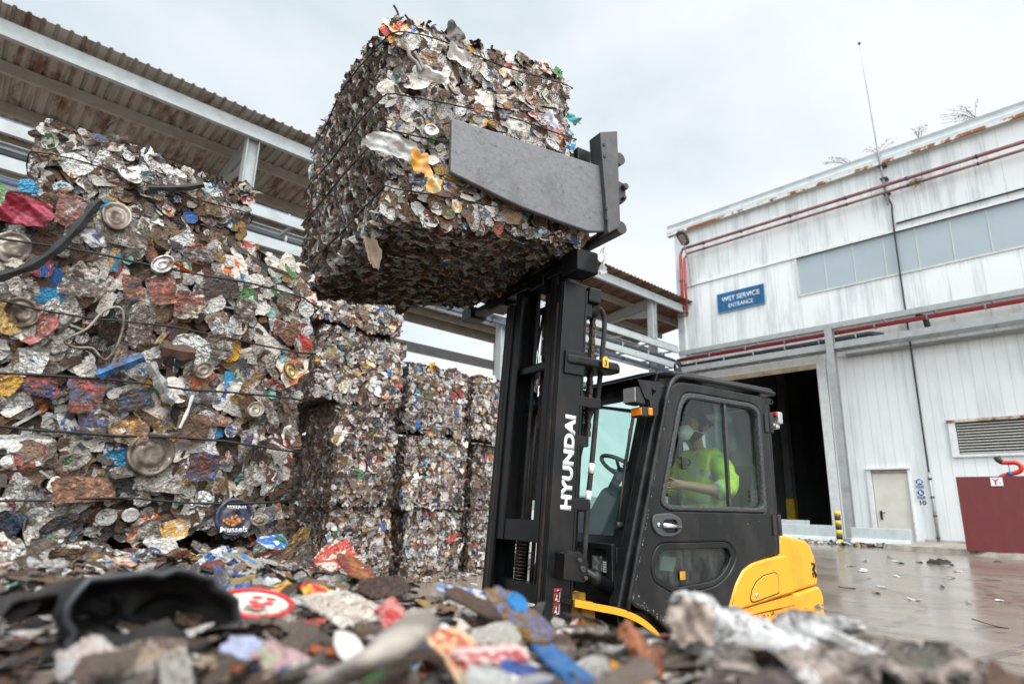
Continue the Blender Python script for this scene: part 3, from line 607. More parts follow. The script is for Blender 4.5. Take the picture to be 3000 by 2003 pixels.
pipe_run('drain_pipe', 'black drain pipe lying on the warehouse pipe rack, ending at an elbow', [(-14.0, FC-0.6, 7.02), (-6.6, FC-0.6, 7.10), (-6.2, FC-0.5, 7.0)], 0.085, M['dark_pipe'], clips=[((x, FC-0.6, 7.03+0.01*(x+13.9)), (1, 0, 0)) for x in (-13, -11.8, -10.6, -9.4, -8.2, -7.0)], clipmat=M['grey_steel'])
pipe_run('drain_pipe', 'short black drop pipe between the two levels of the warehouse rack', [(-5.2, FC-0.5, 7.5), (-5.0, FC-0.5, 7.42), (-4.95, FC-0.45, 6.95)], 0.09, M['dark_pipe'])
# aerial pole and cable
an = thing('antenna', 'tall thin aerial pole fixed to the warehouse front above the roof', 'antenna', FW, (-5.66, FC-0.2, 11.9))
MB().tube([(-5.63, FC-0.2, 11.6), (-5.71, FC-0.2, 13.9), (-5.78, FC-0.2, 16.6), (-5.82, FC-0.2, 18.3)], [0.04, 0.035, 0.02, 0.012], 8).build('pole', M['grey_steel'], an)
MB().lathe([(0.0, 0), (0.04, 0.02), (0.05, 0.08), (0.0, 0.14)], (-5.82, FC-0.2, 18.25), (0, 0, 1), 10).build('tip', M['band_black'], an)
for z in (12.05, 12.6, 13.1): MB().box((-5.76, FC-0.25, z), (-5.54, FC-0.01, z+0.05)).build('bracket', M['dark_steel'], an)
pipe_run('cable', 'black cable running down the warehouse wall from the aerial', smooth_path([(-5.63, FC-0.14, 11.9), (-5.55, FC-0.10, 11.6), (-5.58, FC-0.08, 11.2), (-5.6, FC-0.06, 9.5), (-5.6, FC-0.06, 4.0), (-5.6, FC-0.06, 2.6)], 5), 0.028, M['band_black'], 'cable')
pipe_run('conduit', 'grey cable conduit on the wall between the number 10 and the maroon panel', [(-5.6, FC-0.04, 2.62), (-5.6, FC-0.04, 0.56)], 0.042, M['grey_steel'], clips=[((-5.6, FC-0.04, z), (0, 0, 1)) for z in (2.4, 1.85, 1.3, 0.66)])
# weeds on the roof and nest on the pipes
def twig_plant(label, x, z, hgt, spread, seed, lean=0.0, mat=None, n=7):
    r_ = random.Random(seed); p = thing('roof_weed', label, 'plant', FW, (x, FC-0.05, z)); sm_ = MB(); lf = MB()
    for i in range(n):
        a = r_.uniform(-1, 1)*spread+lean; hh = hgt*r_.uniform(0.5, 1); y = FC-0.05+r_.uniform(-0.1, 0.3)
        pts = [Vector((x+r_.uniform(-0.1, 0.1), y, z-0.05)), Vector((x+a*0.5, y, z+hh*0.6)), Vector((x+a*1.2, y, z+hh))]; pts = smooth_path(pts, 4); sm_.tube(pts, [0.006]*(len(pts)-1)+[0.003], 4)
        for k in range(7):
            q = pts[r_.randint(3, len(pts)-1)]+Vector((r_.uniform(-.08, .08), r_.uniform(-.08, .08), r_.uniform(-.05, .08))); s = r_.uniform(0.015, 0.04); d = Vector((r_.uniform(-1, 1), r_.uniform(-1, 1), r_.uniform(-.5, 1))).normalized()*s; e_ = d.orthogonal()*0.5
            lf.quad(q-d, q+e_, q+d, q-e_)
    sm_.build('stem', M['twig'], p); lf.build('foliage', mat or M['dry_leaf'], p)
M['twig'] = worn('twig', (0.05,0.045,0.035), None, 0.3, 9, 0.9); M['dry_leaf'] = worn('dry_leaf', (0.05,0.055,0.035), (0.07,0.05,0.03), 0.5, 9, 0.9)
twig_plant('leafy weed on the roof edge just left of the aerial pole', -6.7, 13.7, 0.6, 0.4, 1, -0.5)
twig_plant('low weed on the roof edge behind the aerial pole', -5.75, 13.72, 0.38, 0.45, 2)
twig_plant('bare little twig standing on the roof edge right of the aerial', -4.5, 13.72, 0.5, 0.2, 3)
twig_plant('broad bushy weed leaning over the roof edge at the far right', -2.85, 13.72, 0.75, 0.5, 4, -0.45, n=12)
r_ = random.Random(5); nst = MB()
for i in range(160):
    c = Vector((-4.72+r_.gauss(0, 0.10), FC-0.3+r_.gauss(0, 0.06), 12.08+r_.gauss(0, 0.06))); d = Vector((r_.gauss(0, 1), r_.gauss(0, 0.6), r_.gauss(0, 0.7))).normalized()*r_.uniform(0.04, 0.15); nst.tube([c-d, c+d], 0.004, 3, False)
solo('bird_nest', nst.mesh('bird_nest'), worn('straw', (0.25,0.18,0.10), None, 0.4, 9, 0.9), 'straw bird nest wedged on the pair of red pipes', 'nest', FW, (-4.72, FC-0.3, 12.08))

# barriers, bollard, maroon panel, hydrant
def barrier(label, xa, xb, y, z0_, z1_):
    p = [(y-0.24, z0_), (y-0.22, z0_+0.08), (y-0.10, z0_+0.2), (y-0.08, z1_), (y+0.08, z1_), (y+0.10, z0_+0.2), (y+0.22, z0_+0.08), (y+0.24, z0_)]
    return bev(solo('concrete_barrier', MB().prism([(xa, a, z) for a, z in p], (xb-xa, 0, 0)).mesh('barrier'), M['barrier'], label, 'barrier', FW, ((xa+xb)/2, y, z0_)), 0.012)
barrier('low pale concrete barrier in front of the cream man door', -7.45, -5.86, 21.15, 0.40, 0.90)
barrier('long pale concrete barrier across the dark loading opening', -11.2, -7.98, 21.35, 0.40, 0.93)
barrier('taller pale barrier block set behind the long barrier in the opening', -11.6, -9.05, 21.95, 0.40, 1.06)
bl = thing('bollard', 'yellow and black striped bollard before the loading opening', 'bollard', FW, (-7.68, 20.75, 0.40))
nb = 7
for i in range(nb):
    za, zb = 0.40+i*0.97/nb, 0.40+(i+1)*0.97/nb
    MB().cyl((-7.68, 20.75, za), (-7.68, 20.75, zb), 0.085, 20).build('stripe', M['band_yellow'] if i % 2 == 0 else M['band_black'], bl)
mp_ = thing('steel_screen', 'maroon steel panel screen standing on the pavement by the hydrant', 'panel', FW, (-2, 19.2, 0.45))
MB().box((-4.16, 19.2, 0.47), (2.5, 19.26, 2.25)).build('panel', M['maroon'], mp_, 0.006)
MB().box((-4.0, 19.27, 0.4), (-3.92, 19.5, 2.1)).build('support', M['dark_steel'], mp_)
hs = thing('hydrant_sign', 'small white hydrant pictogram sign stuck on the maroon panel', 'sign', FW, (-3.33, 19.19, 2.03))
MB().box((-3.45, 19.188, 2.02), (-3.21, 19.198, 2.22)).build('panel', M['sign_white'], hs)
MB().prism([(-3.37, 19.186, 2.05), (-3.335, 19.186, 2.05), (-3.335, 19.186, 2.13), (-3.27, 19.186, 2.185), (-3.28, 19.186, 2.20), (-3.35, 19.186, 2.155), (-3.40, 19.186, 2.19), (-3.41, 19.186, 2.175), (-3.37, 19.186, 2.135)], (0, 0.002, 0)).build('symbol', M['decal_red'], hs)
link_mesh('lettering', text_mesh('W', (-3.285, 19.187, 2.065), (1, 0, 0), (0, 0, 1), 0.04, 0.03, 0.01, 0.001), M['text_black'], hs)
hy = thing('hydrant', 'red S-bent hydrant pipe rising behind the maroon panel', 'hydrant', FW, (-3.3, 20.3, 0.5))
hp_ = smooth_path([(-3.45, 20.3, 0.5), (-3.44, 20.3, 2.1), (-3.38, 20.3, 2.30), (-3.2, 20.3, 2.36), (-3.02, 20.3, 2.42), (-2.97, 20.3, 2.53), (-3.05, 20.3, 2.63), (-3.2, 20.3, 2.64), (-3.36, 20.3, 2.65)], 7)
MB().tube(hp_, 0.055, 14).build('pipe_body', worn('hydrant_red', lin('C8321E'), lin('8E2A1C'), 0.4, 8, 0.4), hy)
MB().tube([(-3.34, 20.3, 2.65), (-3.40, 20.3, 2.70), (-3.44, 20.3, 2.80)], [0.06, 0.07, 0.085], 14).build('nozzle', M['band_black'], hy)
MB().cyl((-3.22, 20.3, 2.35), (-3.22, 20.3, 2.62), 0.012, 8).build('brace', M['grey_steel'], hy)
MB().lathe([(0.057, -0.05), (0.065, -0.05), (0.065, 0.05), (0.057, 0.05)], (-3.22, 20.3, 2.355), (1, 0.0, 0.2), 14).build('blue_collar', M['safety_blue'], hy)
gs = thing('green_sign', 'green and white notice half hidden behind the top of the maroon panel', 'sign', FW, (-4.1, FC, 2.3))
MB().box((-4.45, FC-0.01, 2.18), (-4.05, FC+0.026, 2.42)).build('panel', M['sign_white'], gs); MB().box((-4.42, FC-0.013, 2.20), (-4.08, FC-0.01, 2.37)).build('green_field', worn('sign_green', lin('4E8A62'), None, 0.3), gs)

# ------------------------------------------------------------------ open canopy on the left
ca = thing('canopy', 'long open steel canopy with rusty corrugated roof beside the warehouse', 'canopy', FW, (-17, 8, 0))
SL = 0.12                                    # roof falls away from the yard
UX = -13.75
def roof_z(u): return 9.86+SL*(u+13.9)
YA, YB = -3.0, 25.0
def roof_mat():
    m, t, b, o = newmat('rusty_sheet'); v = mapping(t)
    c = mixc(t, noise(t, v, 0.8, 4), lin('B2AEA7'), lin('98928A'))
    r1 = ramp(t, noise(t, mapping(t, (0.55, 1.4, 1)), 1.7, 9, 0.74), 0.50, 0.62)
    r2 = ramp(t, noise(t, mapping(t, (0.25, 5.0, 1), (2, 5, 0)), 1.6, 6, 0.6), 0.54, 0.68)
    s = t.nodes.new('ShaderNodeSeparateXYZ'); t.links.new(v, s.inputs[0])
    far = ramp(t, s.outputs[1], 0.0, 1.0); far = math_(t, 'MULTIPLY', math_(t, 'SUBTRACT', s.outputs[1], 2.0), 0.12, None, True)
    f = math_(t, 'MAXIMUM', math_(t, 'MULTIPLY', r1, 0.85), math_(t, 'MULTIPLY', r2, 0.6)); f = math_(t, 'ADD', f, math_(t, 'MULTIPLY', far, 0.7), None, True)
    rc = mixc(t, noise(t, v, 7, 5), lin('7E4A24'), lin('42291A')); sett(t, b, Base_Color=mixc(t, f, c, rc), Roughness=0.75); return m
rs = MB(); ribs = []; y = YA
while y < YB: ribs += [(y, 0.0), (y+0.135, 0.0), (y+0.155, 0.04), (y+0.20, 0.04)]; y += 0.222
uu = [UX+0.33, -15, -17, -19, -21.6]
vs = [(u, yy, roof_z(u)+h) for u in uu for yy, h in ribs]; nr = len(ribs)
fs = [(i*nr+k, i*nr+k+1, (i+1)*nr+k+1, (i+1)*nr+k) for i in range(len(uu)-1) for k in range(nr-1)]
vs2 = [(u, yy, roof_z(u)+h+0.006) for u in uu for yy, h in ribs]; nb_ = len(vs)
fs += [tuple(q+nb_ for q in f) for f in fs]+[(k, k+1, nb_+k+1, nb_+k) for k in range(nr-1)]
rs.add(vs+vs2, fs).build('roof_sheet', roof_mat(), ca)
MB().chan((UX, YA, 9.60), (UX, YB, 9.60), 0.12, 0.32, 1, 0.02).build('eave_beam', M['white_steel'], ca)
for u in (-15.1, -16.5, -17.9, -19.3, -20.6):
    MB().chan((u, YA, roof_z(u)-0.13), (u, YB, roof_z(u)-0.13), 0.10, 0.25, 1, 0.012).build('purlin', M['purlin'], ca)
MB().chan((-21.3, YA, roof_z(-21.3)-0.18), (-21.3, YB, roof_z(-21.3)-0.18), 0.12, 0.36, 1, 0.02).build('back_beam', M['purlin'], ca)
MB().box((-21.36, YA, 7.35), (-21.22, YB, 7.75)).build('back_rail', M['grey_steel'], ca)
for yc in (4.25, 12.35, 20.45):
    MB().ibeam((UX-0.16, yc, ground_z(yc)), (UX-0.16, yc, 9.75), 0.26, 0.28, 0.018, (0, 1, 0)).build('column', M['white_steel'], ca)
    zc = lambda u: roof_z(u)-0.26
    MB().ibeam((UX-0.3, yc, zc(UX-0.3)-0.2), (-21.2, yc, zc(-21.2)-0.2), 0.18, 0.40, 0.014).build('rafter', M['white_steel'], ca)
    mb = MB(); mb.prism([(UX-0.3, yc-0.01, zc(UX-0.3)-0.40), (UX-0.3, yc-0.01, zc(UX-0.3)-0.78), (UX-1.5, yc-0.01, zc(UX-1.5)-0.40)], (0, 0.02, 0)); mb.beam((UX-0.3, yc, zc(UX-0.3)-0.78), (UX-1.5, yc, zc(UX-1.5)-0.405), 0.18, 0.014); mb.build('haunch', M['white_steel'], ca)
for yc in (2.5, 10.6, 18.7):
    MB().ibeam((-21.3, yc, 0.0), (-21.3, yc, roof_z(-21.3)-0.36), 0.30, 0.30, 0.02, (0, 1, 0)).build('column', M['white_steel'], ca)
# pipe rack along the canopy
r2 = thing('pipe_rack', 'white steel pipe rack hung along the canopy columns', 'pipe rack', FW, (-13.8, 8, 6.8))
for z0_, z1_ in ((7.50, 7.74), (6.82, 7.06)):
    for u, sd_ in ((-13.62, 1), (-14.55, -1)): MB().chan((u, YA, (z0_+z1_)/2), (u, 21.75, (z0_+z1_)/2), 0.10, z1_-z0_, sd_, 0.014).build('rail', M['white_steel'], r2)
    y = -1.1
    while y < 21.7: MB().box((-14.5, y-0.035, z0_+0.03), (-13.67, y+0.035, z0_+0.09)).build('cross_bar', M['white_steel'], r2); y += 1.62
for yc in (12.9, 21.25): MB().ibeam((-14.1, yc, ground_z(yc)), (-14.1, yc, 7.5), 0.24, 0.24, 0.016, (0, 1, 0)).build('post', M['white_steel'], r2)
yy_ = [0.4+1.62*k for k in range(13)]
pipe_run('pipeline', 'thin blue pipe lying on the top level of the canopy rack', [(-13.72, YA, 7.80), (-13.72, 21.9, 7.80)], 0.04, M['blue_pipe'], clips=[((-13.72, y, 7.80), (0, 1, 0)) for y in yy_], clipmat=M['grey_steel'])
pipe_run('pipeline', 'thick black pipe on the lower level of the canopy rack', [(-13.80, YA, 7.20), (-13.80, 21.6, 7.20), (-13.7, FC-0.75, 7.08)], 0.085, M['dark_pipe'], clips=[((-13.80, y, 7.20), (0, 1, 0)) for y in yy_], clipmat=M['white_steel'])
pipe_run('pipeline', 'red pipe behind the thick black pipe on the canopy rack', [(-14.15, YA, 7.26), (-14.15, 21.2, 7.26)], 0.06, M['red_pipe'], clips=[((-14.15, y, 7.26), (0, 1, 0)) for y in yy_[::2]], clipmat=M['red_pipe'])
pipe_run('pipeline', 'blue grey pipe slung under the lower level of the canopy rack', [(-13.72, YA, 6.66), (-13.72, 22.0, 6.66)], 0.06, M['blue_pipe'], clips=[((-13.72, y, 6.66), (0, 1, 0)) for y in yy_], clipmat=M['rusty_steel'])
# ------------------------------------------------------------------ crushed scrap
PAL = [  # weight, colour, metal, printed
 (27, lin('DADBDB'), 0.8, 0.0), (18, lin('C2C0BC'), 0.65, 0.1), (12, lin('D8D6D0'), 0.15, 0.35), (9, lin('806A56'), 0.4, 0.0), (7, lin('5C4232'), 0.3, 0.0),
 (4, lin('B39A66'), 0.7, 0.0), (4.5, lin('A83E38'), 0.25, 0.9), (5, lin('33609E'), 0.25, 0.9), (2.5, lin('2F86B4'), 0.2, 0.8), (2.2, lin('CFA036'), 0.25, 0.8),
 (2.2, lin('4D8250'), 0.2, 0.8), (2.4, lin('C0683A'), 0.2, 0.8), (3, lin('1E1D1C'), 0.1, 0.0), (4, lin('E2E0DA'), 0.05, 0.9), (1, lin('6FB7B0'), 0.1, 0.2)]
PW = np.array([p[0] for p in PAL], float); PW /= PW.sum(); PCOL = np.array([p[1] for p in PAL]); PMET = np.array([p[2] for p in PAL]); PPR = np.array([p[3] for p in PAL])
KINDS = ['flattened_can', 'tin_lid', 'foil_scrap', 'crushed_can', 'metal_strip', 'torn_sheet']
KP = np.array([0.30, 0.09, 0.25, 0.17, 0.07, 0.12])
def colours(rng, n, bright=1.0, vivid=1.0):
    pw = PW*np.where(np.arange(len(PAL)) >= 6, vivid, 1.0); pw = pw/pw.sum(); i = rng.choice(len(PAL), n, p=pw)
    c = PCOL[i]*(1+rng.normal(0, 0.08, (n, 1)))*bright; c2 = PCOL[rng.choice(len(PAL), n, p=PW)]
    c2 = np.where(rng.random((n, 1)) < 0.35, np.array([[0.75, 0.74, 0.7]]), c2)
    return np.clip(c, 0.01, 0.85), PMET[i], c2, PPR[i]*(rng.random(n) < 0.85)
def pieces(C, Rm, S, kind, rng, n=7, crump=1.0):
    """crumpled sheet pieces: centres C (N,3), rotations Rm (N,3,3), half sizes S (N,2). Returns verts (N,n*n,3) and uv (N,n*n,2)"""
    N_ = len(C); g = np.linspace(-1, 1, n); U, V = np.meshgrid(g, g, indexing='xy'); U = U.ravel()[None].repeat(N_, 0); V = V.ravel()[None].repeat(N_, 0)
    x, y = U.copy(), V.copy(); k = kind[:, None]
    dx, dy = U*np.sqrt(1-V**2/2), V*np.sqrt(1-U**2/2)
    m = (k == 1); x = np.where(m, dx, x); y = np.where(m, dy, y)
    m = (k == 2) | (k == 3); x = np.where(m, 0.4*x+0.6*dx, x); y = np.where(m, 0.4*y+0.6*dy, y); m = (k == 0) | (k == 5); x = np.where(m, 0.72*x+0.28*dx, x); y = np.where(m, 0.72*y+0.28*dy, y)
    ph = rng.random((N_, 8))*6.283; am = rng.random((N_, 8))
    ang = np.arctan2(V, U); rr = np.maximum(abs(U), abs(V))
    jag = 1+rr**3*(0.06*np.sin(2*ang+ph[:, :1])+0.05*np.sin(3*ang+ph[:, 1:2])+0.03*np.sin(7*ang+ph[:, 2:3]))*np.where(k == 1, 0.25, np.where(k == 5, 1.7, 1.0))
    x *= jag; y *= jag
    z = np.zeros_like(x)
    rad = np.hypot(x, y)
    z += np.where(k == 1, 0.05*np.cos(rad*14)+0.10*(rad > 0.82)-0.04*(rad < 0.3), 0)
    z += np.where(k == 0, 0.035*np.sin(V*19)*(am[:, :1] > 0.35)+0.06*(1-U**2), 0)
    z += np.where(k == 3, crump*0.22*np.sqrt(np.clip(1.02-V**4, 0, 1))+0.05*(np.abs(U) > 0.8)+0.03*np.sin(U*16)*(am[:, 1:2] > 0.5), 0)
    z += np.where(k == 4, 0.25*np.sin(U*2+ph[:, 3:4]), 0)
    # one or two folds across the sheet and curled edges
    for q in (0, 1):
        th = ph[:, q+2:q+3]; w_ = U*np.cos(th)+V*np.sin(th)-(am[:, q+2:q+3]-0.5)*0.9
        z += np.where(am[:, q+4:q+5] < (0.75, 0.4)[q], np.maximum(0, w_)*(am[:, q+6:q+7]-0.5)*1.15*crump, 0)
    z += rr**4*0.14*np.sin(ang+ph[:, 5:6])*crump
    soft = np.where(k == 1, 0.45, np.where(k == 2, 1.35, 0.6))*crump
    for q, (f, a) in enumerate(((1.3, 0.16), (2.6, 0.13), (4.6, 0.09), (7.5, 0.055))):
        th = ph[:, q:q+1]*1.7
        w_ = (U*np.cos(th)+V*np.sin(th))*f+ph[:, q+4:q+5]
        z += soft*a*(np.abs(((w_/3.1416) % 2)-1)*2-1)*(0.5+am[:, q:q+1])
    z += rng.normal(0, 0.03, z.shape)*soft
    x += rng.normal(0, 0.03, x.shape)*(k != 1); y += rng.normal(0, 0.03, y.shape)*(k != 1)
    sx = S[:, :1]; sy = S[:, 1:]; sz = np.minimum(S[:, :1], S[:, 1:])*np.where(k == 4, 1.5, 1)
    P = np.stack([x*sx, y*sy, z*sz], -1)
    return C[:, None]+np.einsum('nij,nvj->nvi', Rm, P), np.stack([U*sx/sz, V*sy/sz], -1)
def rot_to(nrm, rng, spin=None):
    """rotation matrices whose third column is nrm"""
    nrm = nrm/np.linalg.norm(nrm, axis=1, keepdims=True); N_ = len(nrm)
    ref = np.where(np.abs(nrm[:, 2:3]) < 0.9, np.array([[0, 0, 1.0]]), np.array([[1.0, 0, 0]]))
    a = np.cross(ref, nrm); a /= np.linalg.norm(a, axis=1, keepdims=True); b = np.cross(nrm, a)
    s = rng.random(N_)*6.283 if spin is None else spin
    c_, s_ = np.cos(s)[:, None], np.sin(s)[:, None]
    return np.stack([a*c_+b*s_, -a*s_+b*c_, nrm], -1)
def scrap_mesh(name, Vt, UV, col, met, col2, pr, dirt, kind, rng):
    N_, nv, _ = Vt.shape; n = int(round(math.sqrt(nv))); me = bpy.data.meshes.new(name)
    idx = np.arange((n-1)*(n-1)); r_, c_ = idx//(n-1), idx % (n-1); q = np.stack([r_*n+c_, r_*n+c_+1, (r_+1)*n+c_+1, (r_+1)*n+c_], 1)
    F_ = (q[None]+np.arange(N_)[:, None, None]*nv).reshape(-1, 4)
    me.vertices.add(N_*nv); me.vertices.foreach_set('co', Vt.reshape(-1).astype(np.float32))
    me.loops.add(F_.size); me.loops.foreach_set('vertex_index', F_.reshape(-1).astype(np.int32))
    me.polygons.add(len(F_)); me.polygons.foreach_set('loop_start', (np.arange(len(F_))*4).astype(np.int32))
    me.polygons.foreach_set('use_smooth', np.repeat((kind != 2) & (kind != 5) & (kind != 0), (n-1)*(n-1)))
    me.update(calc_edges=True)
    def pt(a): return np.repeat(a, nv, 0)
    a = me.attributes.new('col', 'FLOAT_COLOR', 'POINT'); a.data.foreach_set('color', pt(np.concatenate([col, met[:, None]], 1)).astype(np.float32).ravel())
    a = me.attributes.new('col2', 'FLOAT_COLOR', 'POINT'); a.data.foreach_set('color', pt(np.concatenate([col2, pr[:, None]], 1)).astype(np.float32).ravel())
    a = me.attributes.new('dirt', 'FLOAT', 'POINT'); a.data.foreach_set('value', pt(dirt[:, None]).astype(np.float32).ravel())
    sd_ = pt(rng.random((N_, 1))); uv = np.concatenate([UV.reshape(-1, 2), sd_], 1)
    a = me.attributes.new('puv', 'FLOAT_VECTOR', 'POINT'); a.data.foreach_set('vector', uv.astype(np.float32).ravel())
    me.materials.append(M['scrap']); return me

class Warp:
    """box coordinates -> frame coordinates through 8 corners, with rounded edges and lumps"""
    def __init__(self, dims, corners, seed, lump=0.02, rnd=0.28):
        self.d = np.array(dims, float); self.c = np.array(corners, float).reshape(2, 2, 2, 3); r_ = np.random.default_rng(seed)
        self.w = r_.normal(0, 1, (5, 3))*np.array([[2.2], [3.1], [4.5], [6.5], [9]]); self.p = r_.random((5, 3))*6.28; self.a = np.array([1, .8, .6, .45, .3])*lump; self.r = rnd
    def __call__(self, P):
        sh = P.shape; P = P.reshape(-1, 3); q = P/self.d*2-1
        r_ = (np.abs(q)**9).sum(1)**(1/9); q = q/np.maximum(1, r_/np.maximum(np.abs(q).max(1), 1e-6))[:, None]**self.r
        t = (q+1)/2; o = np.zeros((len(t), 3))
        for i in (0, 1):
            for j in (0, 1):
                for k in (0, 1):
                    wgt = (t[:, 0] if i else 1-t[:, 0])*(t[:, 1] if j else 1-t[:, 1])*(t[:, 2] if k else 1-t[:, 2]); o += wgt[:, None]*self.c[i, j, k]
        for a, w_, p in zip(self.a, self.w, self.p):
            o += a*np.stack([np.sin(P@w_+p[0]), np.sin(P@np.roll(w_, 1)+p[1]), np.sin(P@np.roll(w_, 2)+p[2])], 1)
        return o.reshape(sh)
def box_corners(x0, x1, y0, y1, z0, z1):
    return [[[(x, y, z) for z in (z0, z1)] for y in (y0, y1)] for x in (x0, x1)]

def make_bale(label, frame, corners, axis, size, faces, nparts, seed, wires=(0.12, 0.3, 0.5, 0.7, 0.88), group='tied bales of crushed tins', dens=1.0, n=7, lump=0.02, dirtb=0.0, wire_r=0.004, rag=0.35, bright=1.0, wire_out=0.02, vivid=1.0):
    rng = np.random.default_rng(seed); c = np.array(corners, float).reshape(2, 2, 2, 3)
    dims = [np.linalg.norm((c[1]-c[0]).reshape(-1, 3), axis=1).mean(), np.linalg.norm((c[:, 1]-c[:, 0]).reshape(-1, 3), axis=1).mean(), np.linalg.norm((c[:, :, 1]-c[:, :, 0]).reshape(-1, 3), axis=1).mean()]
    W_ = Warp(dims, c, seed, lump); base = c[:, :, 0].reshape(-1, 3).mean(0); base[2] = c[:, :, 0, 2].min()
    root = thing('scrap_bale', label, 'scrap bale', frame, tuple(base), group)
    # core
    g = 14; mb_v = []; mb_f = []
    ins = 0.035
    for k in range(3):
        a, b = [i for i in range(3) if i != k]
        for s in (0, 1):
            uu_, vv_ = np.meshgrid(np.linspace(ins, dims[a]-ins, g), np.linspace(ins, dims[b]-ins, g), indexing='ij'); P = np.zeros((g*g, 3)); P[:, a] = uu_.ravel(); P[:, b] = vv_.ravel(); P[:, k] = dims[k]-ins if s else ins
            o_ = len(mb_v)*g*g; mb_v.append(P); ii, jj = np.meshgrid(np.arange(g-1), np.arange(g-1), indexing='ij'); q = (ii*g+jj).ravel()
            mb_f.append(np.stack([q, q+g, q+g+1, q+1], 1)+o_)
    V = W_(np.concatenate(mb_v)); me = bpy.data.meshes.new('core'); me.from_pydata(V.tolist(), [], np.concatenate(mb_f).tolist()); bm = bmesh.new(); bm.from_mesh(me); bmesh.ops.remove_doubles(bm, verts=bm.verts, dist=0.004); bmesh.ops.recalc_face_normals(bm, faces=bm.faces); bm.to_mesh(me); bm.free()
    link_mesh('core', me, M['core'], root)
    # skin
    CC, NN, SS, KK, SP, DD, CR = [], [], [], [], [], [], []
    for (k, s, f) in faces:
        a, b = [i for i in range(3) if i != k]; A_ = dims[a]*dims[b]; sg_ = 1 if s else -1
        if k == axis:
            N_ = int(A_/(size*size*4)*6.4*dens*f)
            big = rng.random(N_)
            sz = size*np.where(big > 0.95, 1.6, np.where(big > 0.6, 0.95, 0.6))*rng.uniform(0.8, 1.2, N_)
            if axis == 2: sz = np.minimum(sz, size*1.1)
            nr_ = np.zeros((N_, 3)); nr_[:, k] = sg_; nr_ += rng.normal(0, 0.13, (N_, 3)); dep = rng.uniform(-0.002, 0.026, N_)
            dep = np.where(big > 0.93, dep*0.4, dep); st = np.stack([sz, sz*rng.uniform(0.4, 1.0, N_)], 1); kd = rng.choice(6, N_, p=KP)
        else:
            N_ = int(A_/(size*0.030)*dens*f*1.15)
            sz = size*rng.uniform(0.5, 1.25, N_)
            nr_ = np.zeros((N_, 3)); nr_[:, axis] = rng.choice([-1, 1], N_); nr_ += rng.normal(0, 0.22, (N_, 3)); nr_[:, k] += rng.normal(0, 0.10, N_)
            o_a = (k == 1) if axis == 2 else (k != 2); outw = sz*rng.uniform(0.45, 0.8, N_); dep = outw*rng.uniform(0.55, 1.1, N_)+0.004; st = np.stack([outw, sz*1.15] if o_a else [sz*1.15, outw], 1); kd = rng.choice(6, N_, p=np.array([.3, .08, .25, .15, .07, .15]))
        ctr = np.zeros((N_, 3)); ctr[:, a] = rng.uniform(0.0, dims[a], N_); ctr[:, b] = rng.uniform(0.0, dims[b], N_); ctr[:, k] = (dims[k]-dep) if s else dep
        for q in (a, b): ctr[:, q] = np.clip(ctr[:, q], 0.015, dims[q]-0.015)
        st[:, 0] = np.where(kd == 1, np.minimum(st[:, 0], 0.042), st[:, 0]); st[:, 1] = np.where(kd == 1, st[:, 0], st[:, 1]); st[kd == 4] *= np.array([1.7, 0.25])
        CR.append(np.full(N_, 0.5 if k == axis else 0.85)); CC.append(ctr); NN.append(nr_); SP.append(rng.random(N_)*6.283 if k == axis else rng.normal(0, 0.4, N_)); SS.append(st); KK.append(kd); DD.append(rng.random(N_)*0.95+dirtb+(0.36 if k != axis else 0)-(0.22 if (k == 2 and s == 0) else 0))  # dirt darkens side faces; underside lightened in place of missing ground bounce
    # ragged dark fringe along the upper edges
    if rag:
        P_ = 2*(dims[0]+dims[1]); N_ = int(P_/0.03*rag*2)
        ctr = np.zeros((N_, 3)); sd_ = rng.integers(0, 4, N_); t = rng.random(N_)
        ctr[:, 0] = np.where(sd_ == 0, t*dims[0], np.where(sd_ == 1, t*dims[0], np.where(sd_ == 2, 0, dims[0]))); ctr[:, 1] = np.where(sd_ == 0, 0, np.where(sd_ == 1, dims[1], t*dims[1])); ctr[:, 2] = dims[2]-0.01+rng.normal(0, 0.008, N_)
        nr_ = rng.normal(0, 1, (N_, 3)); nr_[:, axis] *= 2.5
        CR.append(np.full(N_, 1.0)); CC.append(ctr); NN.append(nr_); SP.append(rng.random(N_)*6.283); sz = size*rng.uniform(0.3, 0.7, N_); SS.append(np.stack([sz, sz*rng.uniform(0.3, 0.9, N_)], 1)); KK.append(rng.choice([2, 4, 5], N_)); DD.append(np.full(N_, 1.7))
    C = np.concatenate(CC); Nn = np.concatenate(NN); S = np.concatenate(SS)/1.0; K = np.concatenate(KK); D_ = np.concatenate(DD); N_ = len(C)
    col, met, col2, pr = colours(rng, N_, bright, vivid)
    if rag: nr0 = len(CC[-1]); col[-nr0:] = (0.02, 0.013, 0.009); met[-nr0:] = 0.0; pr[-nr0:] = 0.0
    Vt, UV = pieces(C, rot_to(Nn, rng, np.concatenate(SP)), S, K, rng, n, np.concatenate(CR)[:, None]); Vt = W_(Vt)
    mask = np.zeros(N_, bool)
    if nparts:
        fl = faces[0]; a_ = [i for i in range(3) if i != fl[0]]
        area = S[:, 0]*S[:, 1]; face0 = np.zeros(N_, bool); face0[:len(CC[0])] = True
        dep = C[:, fl[0]] if not fl[1] else dims[fl[0]]-C[:, fl[0]]
        score = np.where(face0 & (dep < 0.022), area, 0); idx = np.argsort(-score)[:nparts]; mask[idx] = True
        for i in idx:
            sl = slice(i, i+1); me = scrap_mesh(KINDS[K[i]], Vt[sl], UV[sl], col[sl], met[sl], col2[sl], pr[sl], D_[sl]*0.8, K[sl], rng); link_mesh(KINDS[K[i]], me, M['scrap'], root)
